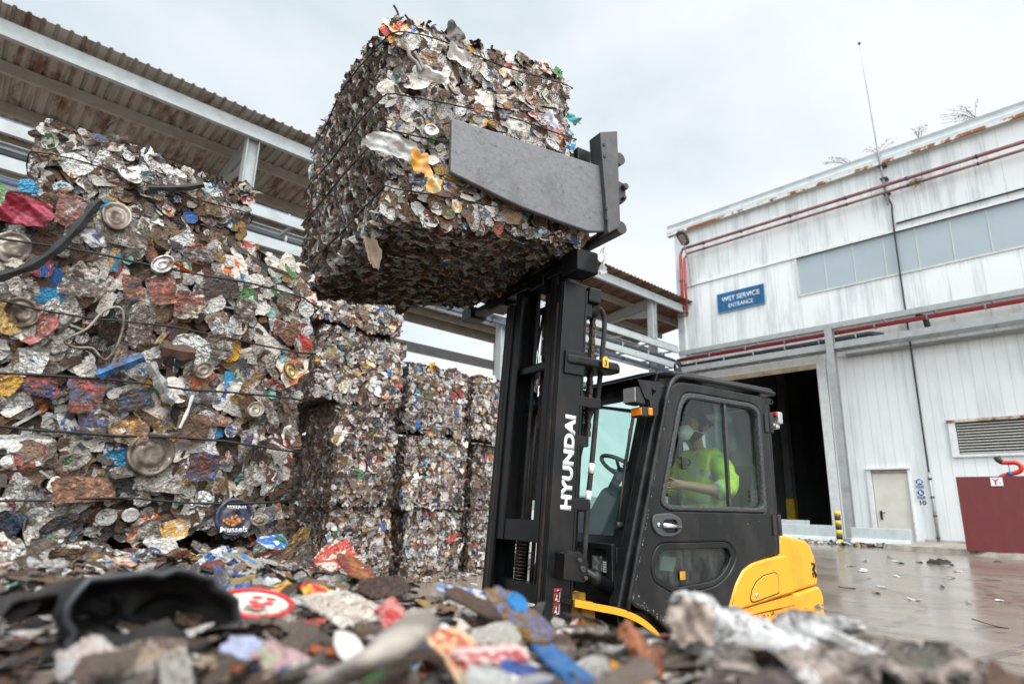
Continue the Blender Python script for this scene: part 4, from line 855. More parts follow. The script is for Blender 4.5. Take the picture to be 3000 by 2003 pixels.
    kp = ~mask
    me = scrap_mesh('compressed_scrap', Vt[kp], UV[kp], col[kp], met[kp], col2[kp], pr[kp], D_[kp], K[kp], rng); o = link_mesh('compressed_scrap', me, M['scrap'], root); o['kind'] = 'stuff'
    # tie wires: rings round the sides
    for z in wires:
        m_ = 26; ring = []
        e_ = wire_out
        for (x0, y0, x1, y1) in ((-e_, -e_, dims[0]+e_, -e_), (dims[0]+e_, -e_, dims[0]+e_, dims[1]+e_), (dims[0]+e_, dims[1]+e_, -e_, dims[1]+e_), (-e_, dims[1]+e_, -e_, -e_)):
            for i in range(m_): t = i/m_; ring.append((x0+(x1-x0)*t, y0+(y1-y0)*t, z*dims[2]+0.010*math.sin(3.3*t+z*20)+rng.normal(0, 0.0015)))
        ring.append(ring[0]); rp_ = W_(np.array(ring))
        MB().tube([tuple(p) for p in rp_], wire_r*rng.uniform(0.8, 1.15), 6, False).build('tie_wire', M['wire'], root)
    return root, W_, dims
def copy_tree(o, parent=None):
    c = o.copy(); COL.objects.link(c)
    if parent is not None: c.parent = parent
    for ch in list(o.children): copy_tree(ch, c)
    return c
def sheet(name, o, ex, ey, wd, hg, seed, mat, parent=None, fold=0.03, n=16, taper=0.0, droop=0.0, ragged=0.08):
    """soft crumpled sheet: centre o, directions ex/ey"""
    rng = np.random.default_rng(seed); g = np.linspace(-1, 1, n); U, V = np.meshgrid(g, g, indexing='ij'); ex = Vector(ex).normalized(); ey = Vector(ey).normalized(); nn = np.array(ex.cross(ey)); ex = np.array(ex); ey = np.array(ey)
    ang = np.arctan2(V, U); rr = np.maximum(abs(U), abs(V)); j = 1+rr**3*ragged*(np.sin(2*ang+rng.random()*6)+0.6*np.sin(5*ang+rng.random()*6)+0.4*np.sin(11*ang+rng.random()*6)); U0, V0 = U, V; U, V = 0.55*U0+0.45*U0*np.sqrt(1-V0**2/2), 0.55*V0+0.45*V0*np.sqrt(1-U0**2/2)
    x = U*wd/2*(1-taper*V)*j; y = V*hg/2*j; z = np.zeros_like(x)
    for f, a in ((1.5, 1), (3, .7), (5.5, .5), (9, .3)):
        th = rng.random()*6.28; w_ = (U*np.cos(th)+V*np.sin(th))*f+rng.random()*6; z += fold*a*(np.abs(((w_/3.1416) % 2)-1)*2-1)
    z += rng.normal(0, fold*0.12, z.shape)+droop*(U**2)
    P = np.array(o)+x[..., None]*ex+y[..., None]*ey+z[..., None]*nn; P = P.reshape(-1, 3)
    F_ = [(i*n+k, (i+1)*n+k, (i+1)*n+k+1, i*n+k+1) for i in range(n-1) for k in range(n-1)]
    mb = MB(); mb.add(P.tolist(), F_, True); me = mb.mesh(name)
    if parent is None: return me
    return link_mesh(name, me, mat, parent)

# ---- the bale wall on the left. frame FB: x along the wall, y away from the camera
F_TOP = 1.03
big, WB, bd = make_bale('huge scrap bale with crimson bag and black rubber strip, filling the left side', FB, box_corners(-1.05, 0.91, 2.45, 3.55, 1.06, 2.17), 1, 0.040,
    [(1, 0, 1.15), (0, 1, 0.8), (2, 1, 0.35), (0, 0, 0.3)], 90, 11, wires=(0.125, 0.30, 0.475, 0.655, 0.85), n=9, dens=1.0, vivid=1.35, wire_r=0.0045, lump=0.012, wire_out=0.026)
topb, WT, td = make_bale('scrap bale perched on top behind the huge left bale, under the canopy roof', FB, box_corners(-0.09, 1.06, 4.1, 5.2, 2.13, 3.26), 1, 0.044, [(1, 0, 1.1), (0, 0, 0.8), (2, 1, 0.4), (0, 1, 0.5)], 60, 12, wires=(0.14, 0.36, 0.58, 0.82), rag=0.6, lump=0.012, wire_out=0.026)
sup, _, _ = make_bale('hidden scrap bale supporting the perched one, upper of the two behind the huge bale', FB, box_corners(-0.15, 1.0, 4.05, 5.2, 1.07, 2.12), 1, 0.075, [(1, 0, 0.5), (0, 1, 0.5)], 0, 13, rag=0)
sup2 = copy_tree(sup); ORG[sup2.name] = ORG[sup.name]; sup2.location.z -= 1.06; sup2['label'] = 'hidden scrap bale on the ground, lowest in the row behind the huge bale'
# bottom row, whose tops make the near surface
fb1, WF1, _ = make_bale('low scrap bale right under the camera, its top covered with loose flattened metal', FB, [[[(x, y, z) for z in (0.0, F_TOP+((-0.03 if y > 0 else 0.015) if x > 0 else 0))] for y in (-0.75, 0.72)] for x in (-1.6, 0.86)], 2, 0.042, [(2, 1, 1.5), (0, 1, 0.7)], 40, 14, lump=0.016, dirtb=0.25, rag=0)
fb2, WF2, _ = make_bale('second low scrap bale in the near bottom row, between the nearest and the huge bale', FB, [[[(x, y, z) for z in (0.0, F_TOP-0.01-(0.03 if x > 0 else 0))] for y in (0.74, 2.0)] for x in (-1.6, 0.80)], 2, 0.042, [(2, 1, 1.5), (0, 1, 0.7)], 40, 15, lump=0.016, dirtb=0.25, rag=0)
fb3, _, _ = make_bale('scrap bale at the bottom carrying the huge left bale', FB, box_corners(-1.4, 0.88, 2.02, 3.6, 0.0, 1.04), 1, 0.06, [(2, 1, 0.8), (0, 1, 0.9), (1, 0, 0.2)], 0, 16, rag=0)

# ---- far stacks, frame FW: x=uw, y=uc ; near face at x = xn
def far(label, y0, y1, z0, z1, xn, seed, size=0.052, dirtb=-0.04, faces=((0, 1, 1.0), (1, 0, 0.7), (2, 1, 0.4), (1, 1, 0.3)), jit=0.03, wires=(0.12, 0.3, 0.5, 0.7, 0.88)):
    r_ = random.Random(seed); j = lambda: r_.uniform(-jit, jit)
    c = [[[(x+j(), y+j(), z+j()*0.5) for z in (z0, z1)] for y in (y0, y1)] for x in (xn-1.15, xn)]
    return make_bale(label, FW, c, 0, size, list(faces), 0, seed, wires=wires, group='tied bales in the far stacks', n=6, lump=0.014, dirtb=dirtb, wire_r=0.005, rag=0.75, bright=0.98, wire_out=0.03, vivid=2.1)[0]
XN = -9.05
far('bottom bale of the tall four bale stack beside the huge left bale', 4.72, 5.80, 0.0, 1.15, XN, 21, 0.05)
far('upright brown bale second from the bottom of the tall four bale stack', 4.62, 5.68, 1.16, 2.74, XN+0.06, 22, 0.06, 0.15)
far('third bale up in the tall four bale stack, just under its topmost bale', 4.25, 5.85, 2.79, 3.95, XN-0.03, 23, 0.055)
far('topmost bale of the tall four bale stack, its top hidden by the lifted bale', 4.0, 5.70, 3.99, 5.0, XN+0.05, 24, 0.05)
far('bottom bale with a round red lid, in the middle three bale stack', 6.08, 7.34, 0.0, 1.16, XN-0.12, 25)
far('colourful middle bale of the middle three bale stack', 5.98, 7.30, 1.17, 2.39, XN-0.06, 26)
far('topmost bale with brown plastic rag, in the middle three bale stack', 5.98, 7.34, 2.44, 3.66, XN-0.14, 27)
far('bottom bale of the last stack, partly behind the forklift mast', 7.56, 9.1, 0.0, 1.16, XN-0.15, 28)
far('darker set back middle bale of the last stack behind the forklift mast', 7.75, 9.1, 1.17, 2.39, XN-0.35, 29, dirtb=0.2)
far('topmost bale of the last stack behind the forklift mast', 7.50, 8.95, 2.44, 3.66, XN-0.15, 30)

bk_ = make_bale('added bale darkened like shade, at the foot of the dark gap behind the huge left bale', FW, [[[(x, y, z) for z in (0.0, 1.15)] for y in (3.2, 4.9)] for x in (-11.6, -10.3)], 0, 0.07, [(0, 1, 0.8), (2, 1, 0.3)], 0, 61, group='tied bales in the far stacks', n=5, dirtb=0.6, rag=0)[0]  # added to fill the gap; extra dirt puts shade into the colour
for k_, lb_ in ((1, 'added second bale up, darkened like shade, in the dark gap behind the huge left bale'), (2, 'added third bale up, darkened like shade, in the dark gap behind the huge left bale')):
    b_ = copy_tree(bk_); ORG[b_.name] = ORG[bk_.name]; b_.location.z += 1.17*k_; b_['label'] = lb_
# ---- hand placed pieces on the huge bale (front face lies at y = 2.45)
def on_big(x, z, out=0.02): return Vector(tuple(WB(np.array([[x+1.05, -out, z-1.06]]))[0]))
def px_big(dx, dy, out=0.02):
    """a spot of the photographed bale face, found once from its picture position, as a place on the bale"""
    d = RT*((dx*1.2777-1500)/1826)-UP*((dy*1.2777-1001.5)/1826)+FWD; d = FB.m.inverted() @ d; t = 2.45/d.y
    return on_big(d.x*t, CAM_H+d.z*t, out)
def lid(parent, c, r, nrm, mat, name='tin_lid', mat2=None, rim=0.012):
    nrm = Vector(nrm).normalized()
    o = MB().lathe([(0.0, 0.0), (r*0.30, 0.0), (r*0.34, 0.003), (r*0.55, 0.003), (r*0.60, 0.0), (r*0.80, 0.0), (r*0.86, 0.006), (r, 0.009), (r*1.02, 0.002), (r, -rim)], c, nrm, 30).build(name, mat, parent)
    me_ = o.data; rg_ = random.Random(int((c.x*977+c.z*1313)*10) & 0xffff); f1_, f2_, p1_, p2_ = rg_.uniform(20, 45), rg_.uniform(40, 90), rg_.uniform(0, 6), rg_.uniform(0, 6); d1_ = Vector((rg_.gauss(0, 1), rg_.gauss(0, 1), rg_.gauss(0, 1))).normalized(); d2_ = d1_.orthogonal().normalized(); b1_ = r*rg_.uniform(0.03, 0.13)
    d3_ = nrm.cross(d2_ if abs(d2_.dot(nrm)) < 0.9 else d1_).normalized(); sq_ = rg_.uniform(0.0, 0.35)*(0 if name == 'fish_tin' else 1); c_l = sum((v.co for v in me_.vertices), Vector())/len(me_.vertices); fd_ = rg_.uniform(-0.5, 0.9)*(0 if name == 'fish_tin' else 1)
    for v_ in me_.vertices: t_l = (v_.co-c_l).dot(d3_); q_ = v_.co-d3_*t_l*sq_-nrm*max(0, t_l-r*0.15)*fd_; v_.co = q_+nrm*(b1_*math.sin(q_.dot(d1_)*f1_+p1_)+b1_*0.5*math.sin(q_.dot(d2_)*f2_+p2_))
    return o
M['tin'] = worn('tin', (0.50,0.50,0.49), (0.16,0.12,0.085), 0.95, 18, 0.3, 0.7, 0.25, 0.45, 0.6); M['gold_tin'] = worn('gold_tin', lin('A8905E'), lin('5A4430'), 0.95, 16, 0.35, 0.7, 0.25, 0.45, 0.6)
M['dirty_tin'] = worn('dirty_tin', lin('8F867C'), lin('4A3A2E'), 0.95, 14, 0.42, 0.5, 0.3, 0.42, 0.6); M['dark_tin'] = worn('dark_tin', lin('6E645A'), lin('3A2C22'), 0.95, 16, 0.4, 0.5, 0.35, 0.4, 0.6); M['crimson'] = worn('crimson_film', lin('8E2038'), lin('4E1824'), 0.8, 14, 0.4, 0, 0.6)
M['blue_strip'] = worn('blue_strip', lin('2F6A9E'), lin('40342C'), 0.95, 16, 0.45, 0.1, 0.2, 0.42, 0.58); M['faded_red'] = worn('faded_red', lin('A8443E'), lin('9A7A70'), 0.7, 14, 0.5, 0.2, 0.2)
M['orange_plastic'] = worn('orange_plastic', lin('D8641E'), None, 0.4, 14, 0.4); M['sky_blue'] = worn('sky_blue_film', lin('2A8FD0'), lin('1C5E98'), 0.5, 8, 0.35, 0, 0.3)
nb = (0, -1, 0)
sheet('plastic_bag', px_big(35, 470, 0.035), (1, 0, -0.1), (0, 0, 1), 0.13, 0.10, 3, M['crimson'], big, 0.018, n=24)
rp_ = [px_big(-30, 625, 0.03), px_big(40, 605, 0.04), px_big(100, 560, 0.05), px_big(150, 515, 0.05), px_big(185, 470, 0.05), px_big(203, 455, 0.06)]
RUB = [(-30, 628), (40, 605), (100, 568), (150, 518), (185, 475), (207, 455)]
lid(big, px_big(247, 492, 0.025), 0.055, (0.1, -1, 0.25), M['dirty_tin']); lid(big, px_big(650, 855, 0.03), 0.036, (0.1, -1, 0.1), M['gold_tin']); lid(big, px_big(572, 945, 0.022), 0.036, (0.2, -1, 0.3), M['dirty_tin'])
lid(big, px_big(352, 605, 0.035), 0.042, (0, -1, 0.1), M['tin'], 'can_end'); lid(big, px_big(445, 848, 0.03), 0.036, (0.2, -1, 0), M['dirty_tin']); lid(big, px_big(345, 1045, 0.02), 0.075, (0.1, -1, 0.1), M['dark_tin']); lid(big, px_big(35, 700, 0.02), 0.05, (0, -1, 0.1), M['dark_tin']); lid(big, px_big(2, 548, 0.018), 0.055, (0, -1, 0.1), M['dirty_tin'])
lid(big, px_big(598, 1195, 0.04), 0.032, (0, -1, 0), M['dirty_tin'], 'valve_cap')
# round fish tin with printed lid
ft = px_big(541, 1187, 0.03); tl = lid(big, ft, 0.066, (0, -1, 0.05), worn('fish_tin_label', lin('232A40'), lin('7A7068'), 0.6, 22, 0.4, 0, 0.1, 0.5, 0.62), 'fish_tin')
t_ = text_mesh('Mussels', ft+Vector((-0.046, -0.014, -0.052)), (1, 0, 0.02), (0, -0.05, 1), 0.092, 0.020, 0.012, 0.001); link_mesh('lettering', t_, M['letter_white'], big).parent = tl
t_ = text_mesh('RIOELMAR', ft+Vector((-0.034, -0.014, 0.030)), (1, 0, 0), (0, -0.05, 1), 0.068, 0.011, 0.01, 0.001); link_mesh('lettering', t_, M['letter_white'], big).parent = tl
mp2 = MB(); r_ = random.Random(3)
for i in range(26):
    a = r_.uniform(0, 6.28); q_r = r_.uniform(0.004, 0.008); q = ft+Vector((math.cos(a)*r_.uniform(0, 0.042), -0.0125-i*0.00008, -0.008+math.sin(a)*r_.uniform(0, 0.020))); mp2.lathe([(0.0, 0.0012), (q_r*0.7, 0.001), (q_r, 0.0)], q, (r_.uniform(-.3, .3), -1, r_.uniform(-.3, .3)), 8)
mo = link_mesh('printed_mussels', mp2.mesh('printed_mussels'), worn('mussel_orange', lin('B8743C'), lin('6E4020'), 0.9, 90, 0.5, 0, 0, 0.42, 0.58), big); mo.parent = tl
# crushed sieve: rim and wire net
sv = [px_big(x, y, 0.026+0.004*(i % 2)) for i, (x, y) in enumerate(((140, 770), (190, 745), (225, 705), (262, 700), (272, 735), (262, 790), (240, 825), (222, 815), (205, 795), (165, 790)))]
rim_ = [Vector(p) for p in smooth_loop([tuple(p) for p in sv], 5)]; so = MB().tube(rim_+[rim_[0]], 0.0050, 6, False).build('sieve_rim', M['dirty_tin'], big)
nt_ = MB(); cx0 = sum(rim_, Vector())/len(rim_)
for i in range(60):
    f = (i+0.5)/60; A_ = rim_[int(f*len(rim_)*0.5)]; B_ = rim_[-1-int(f*len(rim_)*0.5)]; nt_.tube([A_, (A_+B_)/2+Vector((0, 0.02, 0)), B_], 0.0011, 3, False)
nt_.build('sieve_net', M['dark_steel'], big).parent = so
def strip_on(name, pts, wdt, mat, parent, px=px_big, out=0.035):
    p = [px(x, y, out) for x, y in pts]; p = smooth_path(p, 5); mb = MB(); n_ = len(p); vs = []
    for i, q in enumerate(p):
        t = (p[min(i+1, n_-1)]-p[max(i-1, 0)]).normalized(); s = t.cross(Vector((0, -1, 0))).normalized(); k = wdt*(0.85+0.2*math.sin(i*1.3)); vs += [q-s*k/2+Vector((0, 0.008, 0)), q+Vector((0, -0.008, 0)), q+s*k/2+Vector((0, 0.006, 0))]
    fs = [(3*i+k, 3*i+k+1, 3*i+k+4, 3*i+k+3) for i in range(n_-1) for k in (0, 1)]; mb.add(vs, fs, False); return mb.build(name, mat, parent)
strip_on('rubber_strip', RUB, 0.036, M['rubber'], big, out=0.055); strip_on('blue_metal_strip', [(222, 862), (250, 850), (280, 838), (318, 822)], 0.042, M['blue_strip'], big); strip_on('hinge_bracket', [(330, 835), (352, 870), (370, 905), (388, 920)], 0.045, M['tin'], big)
strip_on('orange_plastic_strip', [(368, 597), (385, 603), (398, 612), (420, 625)], 0.016, M['orange_plastic'], big); strip_on('pale_rod', [(425, 905), (415, 945), (400, 985)], 0.014, M['white_paint'], big)
strip_on('dark_pipe_scrap', [(355, 800), (390, 808), (425, 812)], 0.06, M['rusty_steel'], big)
def label_sheet(dx, dy, w_, h_, seed, c1, c2, pr_, parent, px=px_big, rot=0.0, name='flattened_can', met=0.2, out=0.022, kind=0, dirt=0.35):
    dirt = dirt+0.42; w_ *= 0.85; h_ *= 0.85; rng = np.random.default_rng(seed); C = np.array([tuple(px(dx, dy, out))]); nr_ = np.array([[0.08*rng.normal(), -1, 0.08*rng.normal()]]); K = np.array([kind])
    Vt, UV = pieces(C, rot_to(nr_, rng, np.array([rot])), np.array([[w_/2, h_/2]]), K, rng, 11, 0.7); me = scrap_mesh(name, Vt, UV, np.array([lin(c1)]), np.array([met]), np.array([lin(c2)]), np.array([pr_]), np.array([dirt]), K, rng); return link_mesh(name, me, M['scrap'], parent)
label_sheet(355, 660, 0.10, 0.13, 1, 'B0403C', 'C8A098', 0.5, big, rot=0.25); label_sheet(200, 905, 0.12, 0.13, 2, '3A62A6', 'B0503C', 0.9, big, rot=0.15); label_sheet(310, 915, 0.13, 0.085, 3, '22345C', '2E8CC8', 0.8, big, rot=0.35)
label_sheet(410, 700, 0.11, 0.12, 4, 'D8D4C4', 'C83C3A', 0.9, big); label_sheet(220, 960, 0.10, 0.14, 5, 'D4D0CA', '3C62A8', 0.9, big); label_sheet(205, 1125, 0.19, 0.10, 6, 'B06A48', 'C09070', 0.8, big, rot=0.1); label_sheet(455, 1075, 0.13, 0.11, 7, 'A84440', '3E78B4', 0.9, big)
label_sheet(300, 990, 0.13, 0.10, 8, 'D89A30', 'D8D4CC', 0.6, big, kind=3); label_sheet(650, 765, 0.07, 0.09, 9, 'B4664A', '8A5A40', 0.4, big, rot=-0.4); label_sheet(622, 750, 0.055, 0.07, 10, 'B83C3C', 'E0D8C8', 0.9, big, kind=3); label_sheet(140, 470, 0.11, 0.13, 12, 'D0CCC8', 'B83848', 0.9, big)
label_sheet(310, 745, 0.10, 0.17, 13, 'DADAD8', 'B8B8B8', 0.2, big, met=0.8, rot=0.1); label_sheet(540, 715, 0.10, 0.10, 14, 'DADAD8', 'C0BEB8', 0.2, big, met=0.8, kind=2); label_sheet(480, 795, 0.11, 0.10, 15, 'CFCFCD', 'B8B8B8', 0.1, big, met=0.85); label_sheet(170, 650, 0.15, 0.07, 16, 'DADAD8', 'B8B8B8', 0.1, big, met=0.85)
label_sheet(290, 655, 0.08, 0.10, 17, '2E4C98', 'D88A3C', 0.9, big, rot=0.2); label_sheet(430, 985, 0.12, 0.13, 18, '7A5C44', '5C4030', 0.1, big, met=0.1); label_sheet(315, 1080, 0.17, 0.05, 19, 'D8D8D8', 'B0B0B0', 0.1, big, met=0.9, rot=0.3); label_sheet(640, 690, 0.07, 0.07, 20, '3A8A64', 'C8C4B8', 0.8, big)
label_sheet(270, 545, 0.16, 0.07, 21, 'C8C4C0', 'B8B4B0', 0.2, big, met=0.7); label_sheet(440, 580, 0.12, 0.06, 22, 'D0D0D2', 'B8B4B0', 0.1, big, met=0.8); label_sheet(580, 1090, 0.09, 0.09, 23, 'D0D0D2', 'B8B4B0', 0.1, big, met=0.9, kind=2); label_sheet(95, 880, 0.11, 0.08, 24, '2C5CA8', 'C8483C', 0.9, big)
sheet('blue_bag', px_big(693, 745, 0.02)+Vector((0.02, 0.08, 0)), (0.6, 0.8, 0), (0, 0, 1), 0.07, 0.14, 5, worn('blue_film', lin('1B3F86'), None, 0.4, 8, 0.35, 0, 0.3), big, 0.015)
def px_top(dx, dy, out=0.02):
    d = RT*((dx*1.2777-1500)/1826)-UP*((dy*1.2777-1001.5)/1826)+FWD; d = FB.m.inverted() @ d; t = 4.1/d.y
    return Vector(tuple(WT(np.array([[d.x*t+0.09, -out, CAM_H+d.z*t-2.13]]))[0]))
label_sheet(275, 395, 0.15, 0.14, 31, 'D2D0CC', 'B8B4B0', 0.15, topb, px_top, 0.5, met=0.7); label_sheet(490, 480, 0.12, 0.11, 32, 'B86A4C', '8AA070', 0.7, topb, px_top, 0.1); label_sheet(240, 327, 0.09, 0.05, 33, '2A8FD0', '2A6FB0', 0.3, topb, px_top, 0.2, met=0.1); label_sheet(345, 405, 0.09, 0.04, 34, '2FA0C8', 'D0D0D0', 0.4, topb, px_top, 0.3, met=0.1); label_sheet(365, 460, 0.07, 0.045, 35, '2A4C98', 'D0B040', 0.8, topb, px_top, 0.0); label_sheet(280, 320, 0.12, 0.05, 36, '86B848', '7A5AA8', 0.9, topb, px_top, 0.3, met=0.1)
lid(topb, px_top(306, 412, 0.03), 0.07, (0.2, -1, 0.1), M['tin'])
strip_on('rubber_strip', [(345, 440), (385, 437), (430, 432), (470, 425)], 0.05, M['rubber'], topb, px_top)
for (a_, b_, c_) in (((255, 300), (262, 287), (275, 278)), ((100, 415), (103, 395), (98, 385))): MB().tube([px_top(*a_, 0.0), px_top(*b_, 0.0), px_top(*c_, 0.0)], 0.006, 5).build('loose_wire', M['wire'], topb)

# ---- the lifted bale (frame FL, s towards the camera from the forklift's side)
def S(l, s, z): return Vector((l, 3.26-s, z))
SN, SF = 0.60, -0.90
lc = [[[tuple(S(0.845, SF+0.02, 2.50)), tuple(S(0.86, SF-0.05, 3.80))], [tuple(S(0.925, SN, 2.535)), tuple(S(0.84, SN, 3.69))]],
      [[tuple(S(2.13, SF, 2.66)), tuple(S(2.02, SF, 3.86))], [tuple(S(2.16, SN, 2.70)), tuple(S(2.03, SN, 3.88))]]]
# axis order of the box: x = l, y = s (0 far, 1 near), z
lift, WL, ld = make_bale('scrap bale lifted high in the clamp of the forklift', FL, lc, 1, 0.042, [(1, 1, 1.2), (0, 0, 1.15), (2, 0, 1.1), (2, 1, 0.5), (0, 1, 0.7), (1, 0, 0.2)], 90, 41, wires=(0.13, 0.42, 0.60, 0.90), n=8, vivid=1.25, lump=0.012, rag=0.6, dirtb=0.0, wire_out=0.024)
def px_lift(dx, dy, out=0.02):
    d = RT*((dx*1.2777-1500)/1826)-UP*((dy*1.2777-1001.5)/1826)+FWD; d = FL.m.inverted() @ d; t = (3.26-SN-out)/d.y
    return Vector((d.x*t, 3.26-SN-out, CAM_H+d.z*t))
def lf_sheet(dx, dy, w_, h_, seed, c1, c2, pr_, rot=0.0, **k): return label_sheet(dx, dy, w_, h_, seed, c1, c2, pr_, lift, px_lift, rot, **k)
sheet('clear_bag', px_lift(905, 335, 0.03), (1, 0, 0.05), (0, 0, 1), 0.26, 0.12, 61, M['clear_plastic'], lift, 0.022, ragged=0.12)
sheet('yellow_wrapper', px_lift(965, 375, 0.035), (1, 0, 0.3), (-0.3, 0, 1), 0.11, 0.13, 62, worn('yellow_film', lin('D99A1C'), lin('C98C54'), 0.9, 9, 0.35, 0, 0.2, 0.45, 0.55), lift, 0.015, ragged=0.12)
sheet('black_wrapper', px_lift(955, 412, 0.045), (1, 0, 0.2), (0, 0, 1), 0.085, 0.075, 63, worn('black_film', (0.015,0.015,0.015), (0.05,0.05,0.05), 0.4, 9, 0.3, 0, 0.2), lift, 0.012)
sheet('yellow_wrapper', px_lift(995, 425, 0.04), (1, 0, 0.1), (0, 0, 1), 0.09, 0.075, 64, worn('cream_film', lin('D8C8A0'), lin('E0A020'), 0.8, 12, 0.4, 0, 0.2, 0.5, 0.55), lift, 0.012)
sheet('white_rag', px_lift(985, 172, 0.03), (1, 0, -0.05), (0, 0, 1), 0.17, 0.06, 65, worn('dirty_white_film', lin('CFCAC4'), lin('8E8178'), 0.7, 10, 0.5, 0, 0.3), lift, 0.02)
sheet('teal_cloth', px_lift(1313, 270, 0.03), (1, 0, -0.4), (0.4, 0, 1), 0.10, 0.055, 66, worn('teal_cloth', lin('4E9C97'), lin('2E6A68'), 0.5, 10, 0.6, 0, 0.3), lift, 0.012)
sheet('dark_flap', px_lift(1045, 78, 0.0), (0.9, 0.1, -0.2), (0.1, 0, 1), 0.11, 0.13, 67, worn('dark_flap', (0.11,0.10,0.095), (0.05,0.045,0.04), 0.7, 8, 0.6, 0, 0.3), lift, 0.012)
sheet('white_shirt', px_lift(1265, 275, 0.03), (1, 0, -0.6), (0.6, 0, 1), 0.10, 0.08, 68, worn('lilac_cloth', lin('C5C4D2'), None, 0.4, 9, 0.8, 0, 0.3), lift, 0.016)
sheet('white_sheet', px_lift(1055, 130, 0.03), (1, 0, -0.1), (0, 0, 1), 0.14, 0.10, 69, worn('white_foil', lin('D8D6D4'), lin('A8A09A'), 0.6, 10, 0.4, 0.2, 0.3), lift, 0.018)
for pts in ([(935, 110), (940, 130), (955, 145), (965, 165)], [(950, 120), (962, 140), (970, 160)]): MB().tube(smooth_path([px_lift(x, y, 0.04) for x, y in pts], 4), 0.010, 8).build('hose_piece', worn('grey_hose', lin('8A8480'), lin('5A524C'), 0.5, 9, 0.6), lift)
lf_sheet(985, 135, 0.11, 0.10, 71, 'D4C8B8', 'DDA22C', 0.7, 0.2); lf_sheet(1155, 262, 0.075, 0.06, 72, '2A62B0', 'D0D0D0', 0.7, 0.3); lf_sheet(1110, 488, 0.07, 0.06, 73, 'D6D6D6', '2A8FD0', 0.9, -0.6); lf_sheet(1140, 200, 0.07, 0.09, 74, 'C0402E', 'D8C4B0', 0.9, 0.4); lf_sheet(1100, 250, 0.09, 0.06, 75, 'C8642E', 'D8B890', 0.7, 0.2); lf_sheet(925, 100, 0.10, 0.08, 76, 'D2CEC8', 'A8A09A', 0.2, 0.1, met=0.5)
lf_sheet(1000, 280, 0.09, 0.10, 77, 'DAD8D4', 'B0A8A0', 0.2, 0.2, met=0.7, kind=2); lf_sheet(1200, 130, 0.10, 0.05, 78, 'C8B8A4', 'A8886C', 0.3, -0.3); lf_sheet(1215, 210, 0.05, 0.06, 79, 'E0B428', '2A4C98', 0.8, 0.2); lf_sheet(925, 170, 0.035, 0.11, 80, '9FB4D8', 'D0D4DC', 0.5, 0.1, met=0.0)
for x, y, r_, m_ in ((988, 300, 0.042, 'tin'), (1040, 205, 0.04, 'dirty_tin'), (1265, 330, 0.04, 'tin'), (1240, 340, 0.035, 'tin'), (1300, 210, 0.04, 'tin'), (1130, 285, 0.03, 'gold_tin')): lid(lift, px_lift(x, y, 0.03), r_, (0.05, -1, 0.1), M[m_])
bt = lambda l, s, z: Vector(tuple(WL(np.array([[l, s, z]]))[0]))
sheet('hanging_rag', px_lift(855, 585, -0.2)+Vector((0, 0, 0.02)), (0.9, 0.2, 0.1), (-0.2, 0, 1), 0.07, 0.16, 81, worn('tan_rag', lin('9A8878'), lin('6A5848'), 0.6, 9, 0.8, 0, 0.3), lift, 0.014, ragged=0.15)
sheet('hanging_plastic', S(2.27, 0.62, 2.63), (1, 0.2, 0), (0.1, 0, 1), 0.10, 0.17, 82, M['clear_plastic'], lift, 0.025, ragged=0.12)
for l_, s_, h_ in ((0.05, 1.46, 0.10), (0.12, 1.44, 0.07), (0.62, 1.3, 0.05)): MB().tube(smooth_path([bt(l_, s_, ld[2]-0.04), bt(l_+0.01, s_, ld[2]+h_*0.5), bt(l_-0.01, s_, ld[2]+h_)], 4), 0.006, 5).build('loose_wire', M['wire'], lift)
